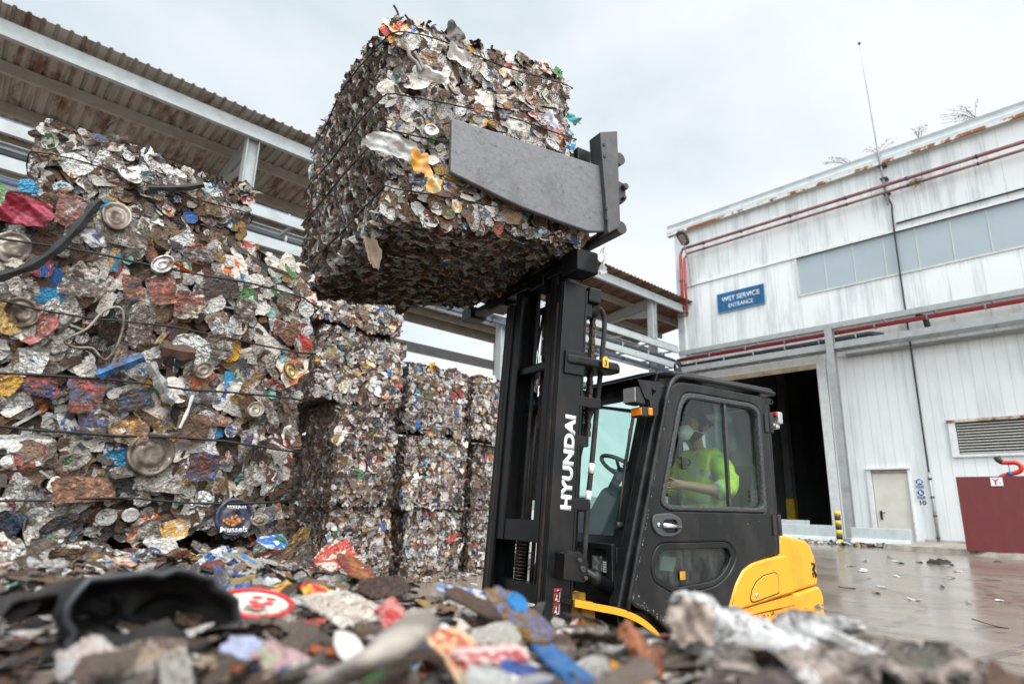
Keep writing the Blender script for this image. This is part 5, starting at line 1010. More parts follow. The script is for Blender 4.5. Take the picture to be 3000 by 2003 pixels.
# ------------------------------------------------------------------ forklift (frame FL, l to the rear, s towards the camera)
fk = thing('forklift', 'yellow and black forklift truck with enclosed cab and raised mast', 'forklift', FL, tuple(S(3.2, 0.1, 0)))
SM = -0.06                                   # shift of the lower door outline
def ml(z): return 2.0+0.0685*(z-0.7)
TU = Vector((0.0685, 0, 1)).normalized()     # mast direction in (l, y, z)
def bx(mb, l0, l1, s0, s1, z0, z1): return mb.box((l0, 3.26-s1, z0), (l1, 3.26-s0, z1))
def mpost(mb, z0, z1, o0, o1, s0, s1):
    """block along the tilted mast: o0..o1 offset behind its front face"""
    c = []
    for z in (z0, z1): c += [S(ml(z)+o0, s1, z), S(ml(z)+o1, s1, z), S(ml(z)+o1, s0, z), S(ml(z)+o0, s0, z)]
    return mb.hexa(c)
ups = []
for (so, si, dirn) in ((0.43, 0.34, 1), (-0.23, -0.14, -1)):
    mb = MB(); a, b = min(so, si), max(so, si)
    web = (so-0.02*dirn, so); w0, w1 = min(web), max(web); f0, f1 = min(si, so-0.022*dirn), max(si, so-0.022*dirn)
    mpost(mb, 0.12, 2.53, 0.0, 0.165, w0, w1); mpost(mb, 0.12, 2.53, 0.0, 0.022, f0, f1); mpost(mb, 0.12, 2.53, 0.143, 0.165, f0, f1)
    u = mb.build('mast_upright', M['black_mast'], fk, 0.004); ups.append(u)
    mb = MB(); mpost(mb, 0.12, 2.50, 0.167, 0.182, min(so, so-0.05*dirn), max(so, so-0.05*dirn)); f_ = mb.build('rear_flange', M['black_mast'], fk, 0.003); f_.parent = u
    # inner upright slides in the channel
    i0 = so-0.095*dirn; i1 = so-0.17*dirn; a, b = min(i0, i1), max(i0, i1); web2 = (i0-0.016*dirn, i0)
    mb = MB(); zt = 2.78
    mpost(mb, 1.02, zt, 0.012, 0.150, min(web2), max(web2)); g0, g1 = min(i1, i0-0.018*dirn), max(i1, i0-0.018*dirn)
    mpost(mb, 1.02, zt, 0.012, 0.032, g0, g1); mpost(mb, 1.02, zt, 0.130, 0.150, g0, g1); mb.build('inner_upright', M['black_mast'], fk, 0.004)
    # rust streaks where the rollers run
    mb = MB(); mpost(mb, 0.3, 2.4, -0.0025, -0.0005, so-0.055*dirn-0.008, so-0.055*dirn+0.008); mb.build('roller_track', M['rusty_steel'], fk)
for q_ in ((1.02, 1.14, 0.02, 0.05, -0.06, 0.26), (0.70, 0.80, 0.06, 0.12, -0.14, 0.34), (0.16, 0.34, 0.03, 0.13, -0.205, 0.405)): mpost(MB(), *q_).build('cross_member', M['black_mast'], fk, 0.005)
mb = MB(); mpost(mb, 2.44, 2.54, 0.20, 0.30, -0.22, 0.42); mpost(mb, 2.34, 2.44, 0.185, 0.25, 0.28, 0.40); mpost(mb, 2.34, 2.44, 0.185, 0.25, -0.20, -0.08); mb.build('top_cross_member', M['black_mast'], fk, 0.012)
pl_ = [(2.13, 0.455), (2.20, 0.465), (2.52, 0.45), (2.57, 0.41), (2.57, 0.33), (2.46, 0.18), (2.46, 0.02), (2.57, -0.13), (2.57, -0.21), (2.52, -0.25), (2.13, -0.255)]
mg = MB().prism([S(l, s, 2.02) for l, s in pl_], (0, 0, 0.055)).build('mast_guard', M['black_mast'], fk, 0.014, 3)
mb = MB(); mpost(mb, 1.96, 2.10, 0.03, 0.17, 0.431, 0.445); mb.build('guard_bracket', M['black_mast'], fk, 0.004)
tg = MB().prism([S(2.375, 0.474, 2.025), S(2.42, 0.472, 2.025), S(2.42, 0.472, 2.075), S(2.41, 0.472, 2.09), S(2.385, 0.474, 2.09), S(2.375, 0.474, 2.075)], (0, -0.003, 0)).build('number_tag', M['yellow_tag'], fk)
link_mesh('lettering', text_mesh('3', S(2.387, 0.4785, 2.034), (1, 0, 0), (0, 0, 1), 0.020, 0.034, 0.0, 0.001), M['text_black'], fk).parent = tg
# hydraulic lift cylinders, chains and hoses
for s, lo in ((0.30, 0.245), (-0.07, 0.17)):
    P_ = lambda z: S(ml(z)+lo, s, z)
    mb = MB(); mb.cyl(P_(0.35), P_(1.86), 0.040, 18); mb.lathe([(0.041, 0.0), (0.052, 0.0), (0.052, 0.06), (0.045, 0.10), (0.041, 0.10)], P_(1.80), TU, 18); cy = mb.build('lift_cylinder', M['black_mast'], fk)
    rd = MB().cyl(P_(1.87), P_(2.46), 0.024, 16).build('piston_rod', M['chrome'], fk); rd.parent = cy
    r2_ = MB().lathe([(0.046, 0.0), (0.046, 0.012)], P_(1.855), TU, 18).build('white_ring', M['letter_white'], fk); r2_.parent = cy
for s, lo, z0, z1 in ((0.345, 0.295, 1.62, 2.47), (0.02, 0.17, 1.25, 2.6)):
    mb = MB(); z = z0; k = 0
    while z < z1:
        w_ = 0.014 if k % 2 else 0.020; mpost(mb, z, z+0.030, lo-0.012, lo+0.012, s-w_, s+w_); z += 0.026; k += 1
    mb.build('chain', M['rusty_steel'], fk)
mb = MB(); mb.lathe([(0.02, -0.025), (0.075, -0.025), (0.06, -0.012), (0.06, 0.012), (0.075, 0.025), (0.02, 0.025)], S(ml(2.42)+0.255, 0.345, 2.43), (0, 1, 0), 22); mb.build('chain_wheel', M['black_mast'], fk)
hz = [(2.44, 0.34, 2.45), (2.50, 0.33, 2.43), (2.525, 0.32, 2.34), (2.505, 0.31, 2.1), (2.47, 0.31, 1.85), (2.425, 0.31, 1.5), (2.39, 0.31, 1.25), (2.365, 0.31, 1.0), (2.36, 0.30, 0.85)]
ho = MB().tube(smooth_path([S(*p) for p in hz], 5), 0.016, 10).build('hose', M['rubber'], fk)
for z0, z1 in ((1.41, 1.47), (1.24, 1.31)):
    h_ = MB().cyl(S(2.425+0.24*(z0-1.5)*0.6, 0.31, z0), S(2.425+0.24*(z1-1.5)*0.6, 0.31, z1), 0.0185, 10).build('white_sleeve', M['letter_white'], fk); h_.parent = ho
for (z, l1) in ((1.78, 0.32), (1.55, 0.24), (1.20, 0.27)):
    mb = MB(); mpost(mb, z, z+0.06, 0.15, l1, 0.36, 0.432); mpost(mb, z-0.01, z+0.07, l1-0.05, l1+0.02, 0.28, 0.36); mb.build('hose_bracket', M['black_mast'], fk, 0.004)
for s, lo in ((0.20, 0.10), (0.12, 0.12), (-0.02, 0.12)): MB().tube([S(ml(z)+lo, s, z) for z in (0.8, 1.5, 2.1, 2.6)], 0.013, 8).build('hose', M['rubber'], fk)
mb = MB(); pts = []
for i in range(220): a = i*0.62; z = 0.72+i*0.0019; pts.append(S(ml(z)+0.10+0.028*math.cos(a), 0.02+0.028*math.sin(a), z))
mb.tube(pts, 0.006, 5).build('coiled_hose', M['dark_steel'], fk)
# lettering and warning label on the near upright
ey_t = Vector((-1, 0, 0.0685)).normalized()
link_mesh('lettering', text_mesh('HYUNDAI', S(ml(1.195)+0.138, 0.4312, 1.195), TU, ey_t, 0.525, 0.075, 0.055, 0.0012), M['letter_white'], fk).parent = ups[0]
mb = MB(); mpost(mb, 0.665, 0.80, 0.052, 0.105, 0.4305, 0.4318); dc = mb.build('warning_label', M['decal_dark'], fk); dc.parent = ups[0]
mb = MB(); mpost(mb, 0.785, 0.80, 0.052, 0.105, 0.4318, 0.4326)
for z in (0.755, 0.695):
    c = S(ml(z)+0.074, 0.4322, z); mb.lathe([(0.017, 0), (0.021, 0), (0.021, -0.0008), (0.017, -0.0008)], c, (0, -1, 0), 20); mb.beam(c+Vector((-0.014, 0, 0.014)), c+Vector((0.014, 0, -0.014)), 0.004, 0.001, (0, 1, 0))
mpost(mb, 0.722, 0.726, 0.054, 0.103, 0.4318, 0.4326); mb.build('red_symbol', M['decal_red'], fk).parent = dc
mb = MB()
for z in (0.755, 0.695):
    mpost(mb, z-0.022, z+0.024, 0.092, 0.095, 0.4318, 0.4324); mpost(mb, z-0.022, z-0.018, 0.078, 0.094, 0.4318, 0.4324); mpost(mb, z-0.006, z+0.008, 0.070, 0.078, 0.4318, 0.4321); mpost(mb, z+0.009, z+0.014, 0.072, 0.077, 0.4318, 0.4321); mpost(mb, z-0.014, z-0.006, 0.066, 0.08, 0.4318, 0.4321)
c = S(ml(0.792)+0.078, 0.4328, 0.787); mb.prism([c+Vector((-0.006, 0, 0)), c+Vector((0.006, 0, 0)), c+Vector((0, 0, 0.010))], (0, -0.0006, 0)); mb.build('white_symbol', M['letter_white'], fk).parent = dc
# tilt cylinder
mb = MB(); bp = rounded([(2.06, 0.85), (2.21, 0.83), (2.23, 0.93), (2.17, 0.99), (2.07, 0.98)], 0.02)
mb.prism([S(l, 0.432, z) for l, z in bp], (0, -0.016, 0)); mb.prism([S(l, 0.50, z) for l, z in bp], (0, -0.014, 0)); mb.prism([S(l, 0.43, z) for l, z in ((2.06, 0.85), (2.08, 0.85), (2.09, 0.98), (2.07, 0.98))], (0, -0.08, 0)); mb.build('tilt_bracket', M['black_mast'], fk, 0.004)
mb = MB(); d0, d1 = S(2.19, 0.475, 0.90), S(2.62, 0.41, 0.70); mb.tube([d0, d0.lerp(d1, 0.22), d0.lerp(d1, 0.23), d0.lerp(d1, 0.32), d0.lerp(d1, 0.33), d1], [0.028, 0.028, 0.046, 0.046, 0.040, 0.040], 18); tc_ = mb.build('tilt_cylinder', M['black_mast'], fk)
mb = MB(); mb.cyl(S(2.185, 0.425, 0.90), S(2.185, 0.525, 0.90), 0.016, 10); mb.cyl(S(2.16, 0.5, 0.945), S(2.16, 0.53, 0.945), 0.012, 6); mb.cyl(S(2.2, 0.5, 0.855), S(2.2, 0.53, 0.855), 0.011, 6); mb.build('bolt', M['dark_steel'], fk)
# bale clamp
mb = MB(); bx(mb, 2.17, 2.28, -0.62, 0.50, 2.62, 2.72); bx(mb, 2.17, 2.28, -0.62, 0.50, 3.30, 3.42); bx(mb, 2.18, 2.28, -0.18, 0.28, 2.62, 3.42); bx(mb, 2.28, 2.36, -0.30, 0.38, 2.66, 3.36); mb.build('clamp_carriage', M['black_mast'], fk, 0.008)
mb = MB(); bx(mb, 2.14, 2.24, -0.93, 0.52, 2.60, 2.655); bx(mb, 2.12, 2.26, -0.90, -0.74, 2.585, 2.68); bx(mb, 2.12, 2.26, -0.50, -0.28, 2.565, 2.66); bx(mb, 2.12, 2.26, 0.05, 0.20, 2.565, 2.66); bx(mb, 2.12, 2.28, 0.40, 0.56, 2.56, 2.70); mb.build('clamp_beam', M['black_mast'], fk, 0.01)
arm = [(1.215, 3.165), (2.255, 3.225), (2.255, 2.80), (2.14, 2.765), (1.95, 2.768), (1.64, 2.785), (1.225, 2.85)]
lp2 = rounded(arm, [0.015, 0.01, 0.01, 0.03, 0.05, 0.03, 0.015])
for nm, s_ in (('clamp_arm', 0.640), ('clamp_arm', -0.975)):
    me = plate([lp2], 0.032, 0.008, lambda u, v, w, s_=s_: S(u, s_+w, v), nm); a_ = link_mesh(nm, me, M['steel_clamp'], fk)
    k = 1 if s_ > 0 else -1
    mb = MB(); mb.hexa([S(2.25, s_+0.05*k, 2.775), S(2.345, s_+0.05*k, 2.84), S(2.345, s_-0.06*k, 2.84), S(2.25, s_-0.06*k, 2.775), S(2.195, s_+0.05*k, 3.43), S(2.335, s_+0.05*k, 3.49), S(2.335, s_-0.06*k, 3.49), S(2.195, s_-0.06*k, 3.43)]); p_ = mb.build('clamp_post', worn('clamp_post_steel', (0.06,0.06,0.063), (0.14,0.13,0.125), 0.6, 8, 0.45, 0.35, 0.1), fk, 0.006); p_.parent = a_
    mb = MB()
    for z in (3.35, 3.27, 2.93, 2.86): mb.cyl(S(2.225+0.02*(3.3-z), s_+0.048*k, z), S(2.225+0.02*(3.3-z), s_+0.056*k, z), 0.010, 8)
    mb.build('bolt', M['band_black'], fk).parent = a_
for z, r_ in ((3.33, 0.040), (2.86, 0.040)): MB().cyl(S(2.385, 0.655, z), S(2.385, -0.98, z), r_, 18).build('slide_bar', M['dark_steel'], fk)
mb = MB(); mb.prism([S(2.33, 0.66, 3.17), S(2.42, 0.66, 3.16), S(2.42, 0.66, 3.05), S(2.39, 0.66, 3.02), S(2.33, 0.66, 3.03)], (0, 0.05, 0)); mb.cyl(S(2.40, 0.69, 3.13), S(2.40, 0.60, 3.13), 0.022, 6); mb.cyl(S(2.39, 0.69, 3.05), S(2.39, 0.60, 3.05), 0.013, 6); mb.build('clamp_lug', M['dark_steel'], fk, 0.004)

# chassis, cowl and fenders
mb = MB(); bx(mb, 2.25, 3.95, -0.22, 0.40, 0.20, 0.52); bx(mb, 2.62, 3.85, -0.30, 0.47, 0.46, 0.66); mb.build('chassis', M['black_matt'], fk, 0.02)
mb = MB(); bx(mb, 2.47, 2.52, -0.28, 0.46, 0.55, 1.00); bx(mb, 2.44, 2.47, 0.405, 0.455, 0.70, 1.0); bx(mb, 2.44, 2.475, -0.27, 0.455, 0.985, 1.02); mb.build('front_cowl', M['black_paint'], fk, 0.006)
mb = MB(); bx(mb, 2.464, 2.4685, 0.255, 0.340, 0.862, 0.945); dp = mb.build('data_plate', worn('worn_plate', (0.45,0.45,0.44), (0.09,0.085,0.08), 0.9, 30, 0.4, 0.3, 0, 0.42, 0.55), fk)
mb = MB(); bx(mb, 2.464, 2.4685, 0.345, 0.425, 0.857, 0.940); dp2 = mb.build('data_plate', M['decal_dark'], fk); mb = MB()
for i in range(5):
    for (a_, b_) in ((0.350, 0.383), (0.388, 0.420)): bx(mb, 2.4632, 2.464, a_, b_, 0.862+i*0.0125, 0.871+i*0.0125)
mb.build('small_print', M['letter_white'], fk).parent = dp2
mb = MB(); bx(mb, 2.17, 2.30, 0.22, 0.40, 0.585, 0.765); mb.prism([S(2.24, 0.43, 0.58), S(2.35, 0.43, 0.60), S(2.33, 0.43, 0.72), S(2.25, 0.43, 0.73)], (0, 0.2, 0)); mb.build('front_frame', M['yellow_dirty'], fk, 0.008)
fl_ = smooth_path([(2.10, 0.755, 0), (2.25, 0.725, 0), (2.40, 0.695, 0), (2.52, 0.655, 0), (2.62, 0.60, 0), (2.70, 0.53, 0), (2.76, 0.44, 0), (2.79, 0.36, 0)], 4); fl_ = [(p.x, p.y) for p in fl_]
for (sa, sb, edge) in ((0.18, 0.548, 0.555), (-0.16, -0.348, -0.355)):
    mb = MB()
    for i in range(len(fl_)-1):
        (l0, z0), (l1, z1) = fl_[i], fl_[i+1]; mb.hexa([S(l0, sb, z0-0.025), S(l1, sb, z1-0.025), S(l1, sa, z1-0.025), S(l0, sa, z0-0.025), S(l0, sb, z0), S(l1, sb, z1), S(l1, sa, z1), S(l0, sa, z0)])
    fd = mb.build('fender', M['black_matt'], fk); mb = MB()
    for i in range(len(fl_)-1):
        (l0, z0), (l1, z1) = fl_[i], fl_[i+1]; e0, e1 = edge-0.006, edge+0.006; mb.hexa([S(l0, e1, z0-0.030), S(l1, e1, z1-0.030), S(l1, e0, z1-0.030), S(l0, e0, z0-0.030), S(l0, e1, z0+0.006), S(l1, e1, z1+0.006), S(l1, e0, z1+0.006), S(l0, e0, z0+0.006)])
    mb.build('fender_edge', M['yellow'], fk).parent = fd
def wheel(l, sc_, r_, wdt, lug):
    c = S(l, sc_, r_); ax = Vector((0, 1, 0)); h = wdt/2
    mb = MB(); mb.lathe([(r_*0.52, -h*0.8), (r_*0.62, -h), (r_*0.88, -h*1.0), (r_*0.945, -h*0.8), (r_*0.95, 0), (r_*0.945, h*0.8), (r_*0.88, h), (r_*0.62, h), (r_*0.52, h*0.8)], c, ax, 40)
    for i in range(lug):
        a = 2*math.pi*i/lug
        for sd_ in (-1, 1):
            b = a+(0.5*2*math.pi/lug if sd_ > 0 else 0); u = Vector((math.cos(b), 0, math.sin(b))); t = Vector((-math.sin(b), 0, math.cos(b))); w2 = r_*0.10
            y0, y1 = sd_*0.01, sd_*h*1.0; k0, k1 = r_*0.90, r_
            mb.hexa([c+u*k0-t*w2+ax*y0+t*0.03, c+u*k0+t*w2+ax*y0+t*0.03, c+u*k0*0.97+t*w2+ax*y1, c+u*k0*0.97-t*w2+ax*y1, c+u*k1-t*w2*0.8+ax*y0+t*0.03, c+u*k1+t*w2*0.8+ax*y0+t*0.03, c+u*k1*0.965+t*w2*0.8+ax*y1, c+u*k1*0.965-t*w2*0.8+ax*y1])
    w_ = thing_part('wheel', mb, M['rubber'])
    mb = MB(); mb.lathe([(0.0, -h*0.5), (r_*0.2, -h*0.55), (r_*0.3, -h*0.4), (r_*0.48, -h*0.45), (r_*0.54, -h*0.9), (r_*0.54, h*0.9), (r_*0.4, h*0.4), (0.0, h*0.4)], c, ax, 28); mb.build('rim', M['yellow_dirty'], fk).parent = w_
def thing_part(nm, mb, mat): return mb.build(nm, mat, fk)
wheel(2.45, 0.40, 0.30, 0.24, 22); wheel(2.45, -0.24, 0.30, 0.20, 22); wheel(4.04, 0.40, 0.245, 0.19, 18); wheel(4.04, -0.22, 0.245, 0.19, 18)

# yellow counterweight and side panels
s0c, s1c = -0.36, 0.535
cwu = [(3.80, 0.70), (3.80, 0.96), (3.86, 1.075), (3.90, 1.07), (4.13, 1.035), (4.17, 1.01), (4.215, 0.93), (4.228, 0.85), (4.226, 0.76), (4.215, 0.745), (3.92, 0.705)]
def slab(nm, poly, sa, sb, mat, b=0.02, seg=3): return MB().prism([S(l, sb, z) for l, z in poly], (0, sb-sa, 0)).build(nm, mat, fk, b, seg)
cw1 = slab('counterweight', cwu, s0c, s1c, M['yellow'], 0.03, 4)
arch = [(4.20-0.0, 0.42), (4.205, 0.50), (4.17, 0.545), (4.12, 0.573), (4.06, 0.583), (3.99, 0.575), (3.935, 0.552), (3.90, 0.52)]
cwl = [(3.80, 0.50), (3.80, 0.696), (3.925, 0.700), (4.215, 0.738), (4.245, 0.70), (4.256, 0.66), (4.25, 0.56), (4.235, 0.44)]+arch
cw2 = slab('counterweight', cwl, s0c-0.01, s1c+0.012, M['yellow'], 0.018, 3)
mb = MB(); r_ = random.Random(6)
for i in range(22):
    l, z = 4.168+r_.uniform(0, 0.042), r_.uniform(0.80, 0.885); d = 0.006+r_.random()*0.007; pts = [S(l+d*math.cos(a)*r_.uniform(.6, 1.2), s1c+0.0012, z+d*1.3*math.sin(a)*r_.uniform(.6, 1.2)) for a in [k*1.05 for k in range(6)]]; mb.prism(pts, (0, -0.0008, 0))
mb.build('chipped_patch', M['rusty_steel'], fk).parent = cw1
mb = MB()
for i in range(40):
    l = r_.choice([r_.uniform(4.0, 4.23), r_.uniform(4.14, 4.23)]); z = 0.60+r_.gauss(0, 0.012); d = 0.003+r_.random()*0.006; mb.prism([S(l+d*1.6*math.cos(a), s1c+0.0135, z+d*math.sin(a)*r_.uniform(.5, 1.1)) for a in [k*1.26 for k in range(5)]], (0, -0.0008, 0))
mb.build('scratch', M['tin'] if 'tin' in M else M['chrome'], fk).parent = cw2
spu = rounded([(3.262, 0.655), (3.33, 0.785), (3.405, 0.865), (3.50, 0.905), (3.66, 0.93), (3.845, 0.95), (3.875, 0.915), (3.908, 0.82), (3.913, 0.712), (3.60, 0.672), (3.34, 0.638), (3.29, 0.645)], 0.012)
def sp_fn(u, v, w): return S(u, 0.545+w, v)
sp1 = link_mesh('side_panel', plate([spu], 0.05, 0.014, sp_fn, 'side_panel'), M['yellow'], fk)
spl = [(3.24, 0.640), (3.30, 0.630), (3.60, 0.664), (3.92, 0.702), (3.925, 0.635), (3.60, 0.612), (3.30, 0.585), (3.22, 0.57)]
sp2 = link_mesh('side_panel', plate([spl], 0.04, 0.006, lambda u, v, w: S(u, 0.535+w, v), 'side_panel'), M['yellow'], fk)
spb = [(3.20, 0.56), (3.30, 0.578), (3.60, 0.605), (3.925, 0.628), (3.938, 0.565), (3.90, 0.53), (3.88, 0.42), (3.25, 0.38)]
sp3 = link_mesh('side_panel', plate([spb], 0.04, 0.006, lambda u, v, w: S(u, 0.525+w, v), 'side_panel'), M['yellow'], fk)
ht = rounded([(3.455, 0.70), (3.475, 0.745), (3.52, 0.792), (3.60, 0.828), (3.715, 0.842), (3.738, 0.825), (3.733, 0.722), (3.50, 0.682), (3.465, 0.683)], 0.014)
rg_ = rounded([(3.449, 0.699), (3.469, 0.748), (3.516, 0.797), (3.60, 0.834), (3.72, 0.848), (3.745, 0.828), (3.739, 0.717), (3.50, 0.676), (3.460, 0.677)], 0.014)
link_mesh('hatch_gap', plate([rg_, ht], 0.003, 0.0, lambda u, v, w: S(u, 0.5712+w, v), 'gap'), M['band_black'], fk).parent = sp1
hh_ = link_mesh('hatch', plate([ht], 0.008, 0.003, lambda u, v, w: S(u, 0.5715+w, v), 'hatch'), M['yellow'], fk); hh_.parent = sp1
MB().lathe([(0.0, -0.004), (0.010, -0.004), (0.013, 0.0), (0.013, 0.006)], S(3.507, 0.578, 0.717), (0, 1, 0), 16).build('lock', M['chrome'], fk).parent = sp1
mb = MB(); r_ = random.Random(8)
for i in range(26):
    l = 3.50+r_.uniform(0, 0.20); z = 0.575+(l-3.5)*0.12+r_.uniform(-0.012, 0.012); d = r_.uniform(0.006, 0.02); mb.prism([S(l, 0.5475, z), S(l+d, 0.5475, z+0.002), S(l+d, 0.5475, z+0.006), S(l, 0.5475, z+0.004)], (0, -0.0006, 0))
mb.build('worn_sticker', M['decal_dark'], fk).parent = sp3

# ------------------------------------------------------------------ cab
DS = 0.54
door_o = rounded([(2.83, 1.935), (2.90, 1.99), (3.02, 2.0), (3.73, 1.992), (3.785, 1.95), (3.772, 0.955), (3.64, 0.932), (3.50, 0.90), (3.415, 0.868), (3.335, 0.785), (3.265, 0.66), (3.20, 0.45), (2.82, 0.45), (2.765, 0.55), (2.68, 0.62), (2.60, 0.672), (2.51, 0.70), (2.474, 0.735), (2.57, 1.10)], [0.1, .08, .05, .06, .05, .03, .05, .05, .05, .05, .05, .02, .02, .04, .05, .05, .05, .04, 0.01])
win_o = rounded([(2.90, 1.82), (2.955, 1.925), (3.06, 1.935), (3.62, 1.93), (3.70, 1.90), (3.695, 1.25), (3.67, 1.212), (2.78, 1.21), (2.722, 1.25)], [0.02, .05, .05, .05, .08, .06, .05, .06, .06])
win_i = rounded([(2.935, 1.82), (2.985, 1.893), (3.06, 1.897), (3.60, 1.897), (3.668, 1.87), (3.66, 1.265), (3.635, 1.243), (2.80, 1.241), (2.76, 1.265)], [0.02, .04, .04, .05, .07, .05, .04, .05, .05])
lw_o = rounded([(2.70, 1.03), (3.30, 1.035), (3.37, 0.955), (3.30, 0.855), (3.17, 0.785), (2.83, 0.745), (2.64, 0.83), (2.635, 0.94)], [0.06, .06, .05, .06, .08, .06, .07, .06])
lw_i = rounded([(2.735, 0.993), (3.29, 0.997), (3.318, 0.948), (3.26, 0.87), (3.16, 0.812), (2.83, 0.785), (2.67, 0.855), (2.665, 0.925)], [0.05, .04, .04, .05, .07, .05, .06, .05])
door = link_mesh('door', plate([door_o, win_o, lw_o], 0.045, 0.012, lambda u, v, w: S(u, DS+w, v), 'door'), M['door_paint'], fk)
link_mesh('window_seal', plate([win_o, win_i], 0.055, 0.010, lambda u, v, w: S(u, DS+w, v), 'seal'), M['seal'], fk).parent = door
link_mesh('window_seal', plate([lw_o, lw_i], 0.036, 0.006, lambda u, v, w: S(u, DS+0.002+w, v), 'seal'), M['black_paint'], fk).parent = door
def pane(nm, poly, s, mat, par, thick=0.005):
    o = link_mesh(nm, MB().prism([S(l, s, z) for l, z in poly], (0, thick, 0)).mesh(nm), mat, fk); o.parent = par; return o
pane('window_pane', rounded([(2.975, 1.82), (3.03, 1.90), (3.34, 1.90), (3.335, 1.238), (2.79, 1.238), (2.80, 1.275)], [0.03, .05, 0, 0, .03, .02]), DS+0.006, M['door_glass'], door)
pane('window_pane', [(3.27, 1.90), (3.665, 1.90), (3.665, 1.238), (3.265, 1.238)], DS-0.008, M['door_glass'], door)
pane('window_pane', lw_i, DS-0.002, M['low_glass'], door)
mb = MB(); mb.hexa([S(3.331, DS+0.018, 1.24), S(3.347, DS+0.018, 1.24), S(3.347, DS-0.006, 1.24), S(3.331, DS-0.006, 1.24), S(3.335, DS+0.018, 1.90), S(3.358, DS+0.018, 1.90), S(3.358, DS-0.006, 1.90), S(3.335, DS-0.006, 1.90)]); mb.build('window_mullion', M['seal'], fk).parent = door
mb = MB(); bx(mb, 2.92, 2.955, DS+0.007, DS+0.022, 1.455, 1.53); bx(mb, 2.89, 2.925, DS+0.007, DS+0.013, 1.485, 1.505); mb.build('slide_catch', M['black_matt'], fk, 0.006).parent = door
mb = MB(); bx(mb, 2.875, 2.92, DS+0.006, DS+0.0068, 0.825, 0.871); mb.build('yellow_sticker', M['yellow_dirty'], fk).parent = door
mb = MB()
for i in range(3):
    for k in range(4): bx(mb, 3.565+k*0.018, 3.578+k*0.018, DS+0.0, DS+0.0008, 1.275+i*0.03, 1.295+i*0.03)
mb.build('glass_marking', M['grey_plastic'], fk).parent = door
hp_ = rounded([(2.645, 1.185), (2.80, 1.20), (2.885, 1.165), (2.88, 1.09), (2.80, 1.062), (2.70, 1.065), (2.645, 1.11)], 0.05)
hq_ = rounded([(2.725, 1.155), (2.84, 1.16), (2.85, 1.09), (2.74, 1.085)], 0.03)
hn = link_mesh('door_handle', plate([hp_, hq_], 0.016, 0.007, lambda u, v, w: S(u, DS+0.028+w, v), 'handle'), M['grey_plastic'], fk); hn.parent = door
mb = MB(); mb.tube([S(2.712, DS+0.048, 1.128), S(2.85, DS+0.048, 1.122)], 0.0135, 14); mb.build('handle_bar', M['chrome'], fk).parent = door
mb = MB(); mb.lathe([(0.0, -0.002), (0.012, -0.002), (0.012, 0.006)], S(2.69, DS+0.04, 1.13), (0, 1, 0), 16); mb.build('key_lock', M['chrome'], fk).parent = door
for z in (1.81, 1.135):
    mb = MB(); bx(mb, 3.735, 3.775, DS+0.022, DS+0.032, z-0.065, z+0.065); mb.cyl(S(3.795, DS+0.03, z-0.065), S(3.795, DS+0.03, z+0.07), 0.017, 12); bx(mb, 3.79, 3.84, DS+0.0, DS+0.02, z-0.045, z+0.045); mb.build('hinge', M['black_matt'], fk, 0.003).parent = door
# shell: pillars, roof, rear, far side
def pil(l0, z0, l1, z1, s0, s1, wd): MB().hexa([S(l0-wd/2, s1, z0), S(l0+wd/2, s1, z0), S(l0+wd/2, s0, z0), S(l0-wd/2, s0, z0), S(l1-wd/2, s1, z1), S(l1+wd/2, s1, z1), S(l1+wd/2, s0, z1), S(l1-wd/2, s0, z1)]).build('cab_pillar', M['black_paint'], fk, 0.014, 3)
pil(2.433, 0.66, 2.822, 1.965, 0.455, 0.535, 0.075); pil(2.433, 0.66, 2.822, 1.965, -0.335, -0.275, 0.07)
pil(3.805, 0.94, 3.815, 2.0, 0.45, 0.535, 0.075); pil(3.805, 0.94, 3.815, 2.0, -0.335, -0.27, 0.075)
ap = smooth_path([S(2.455, 0.555, 0.69), S(2.60, 0.558, 1.18), S(2.76, 0.56, 1.72), S(2.825, 0.558, 1.92), S(2.90, 0.555, 2.012), S(3.02, 0.553, 2.032), S(3.4, 0.553, 2.034), S(3.88, 0.553, 2.028)], 6)
MB().tube(ap, 0.016, 10).build('door_gutter', M['black_paint'], fk)
rp2 = rounded([(2.86, 0.44), (2.90, 0.55), (3.88, 0.55), (3.93, 0.50), (3.93, -0.30), (3.88, -0.36), (2.90, -0.36), (2.86, -0.25)], 0.03)
me = plate([rp2], 0.045, 0.016, lambda u, v, w: S(u, v, 2.045+w), 'roof'); rf = link_mesh('roof', me, M['black_paint'], fk)
mb = MB(); mb.prism([S(2.80, 0.44, 1.93), S(2.86, 0.44, 2.062), S(2.89, 0.44, 2.062), S(2.86, 0.44, 1.93)], (0, 0.70, 0)); mb.prism([S(2.74, 0.43, 2.03), S(2.86, 0.43, 2.062), S(2.86, 0.43, 2.072), S(2.74, 0.43, 2.045)], (0, 0.68, 0)); mb.build('roof_visor', M['black_paint'], fk, 0.008)
mb = MB(); mb.prism([S(l, 0.545, z) for l, z in rounded([(2.965, 2.04), (3.02, 2.04), (2.99, 2.12), (2.955, 2.12)], 0.02)], (0, -0.012, 0)); 
me = plate([rounded([(2.955, 2.03), (3.02, 2.035), (3.0, 2.11), (2.975, 2.13), (2.945, 2.11)], 0.02), arc((2.975, 2.098, 0), 0.014, 0, 350, 12, (1, 0, 0), (0, 1, 0))], 0.012, 0.003, lambda u, v, w: S(u-0.03, 0.53+w, v), 'lug'); link_mesh('lifting_eye', me, M['black_paint'], fk)
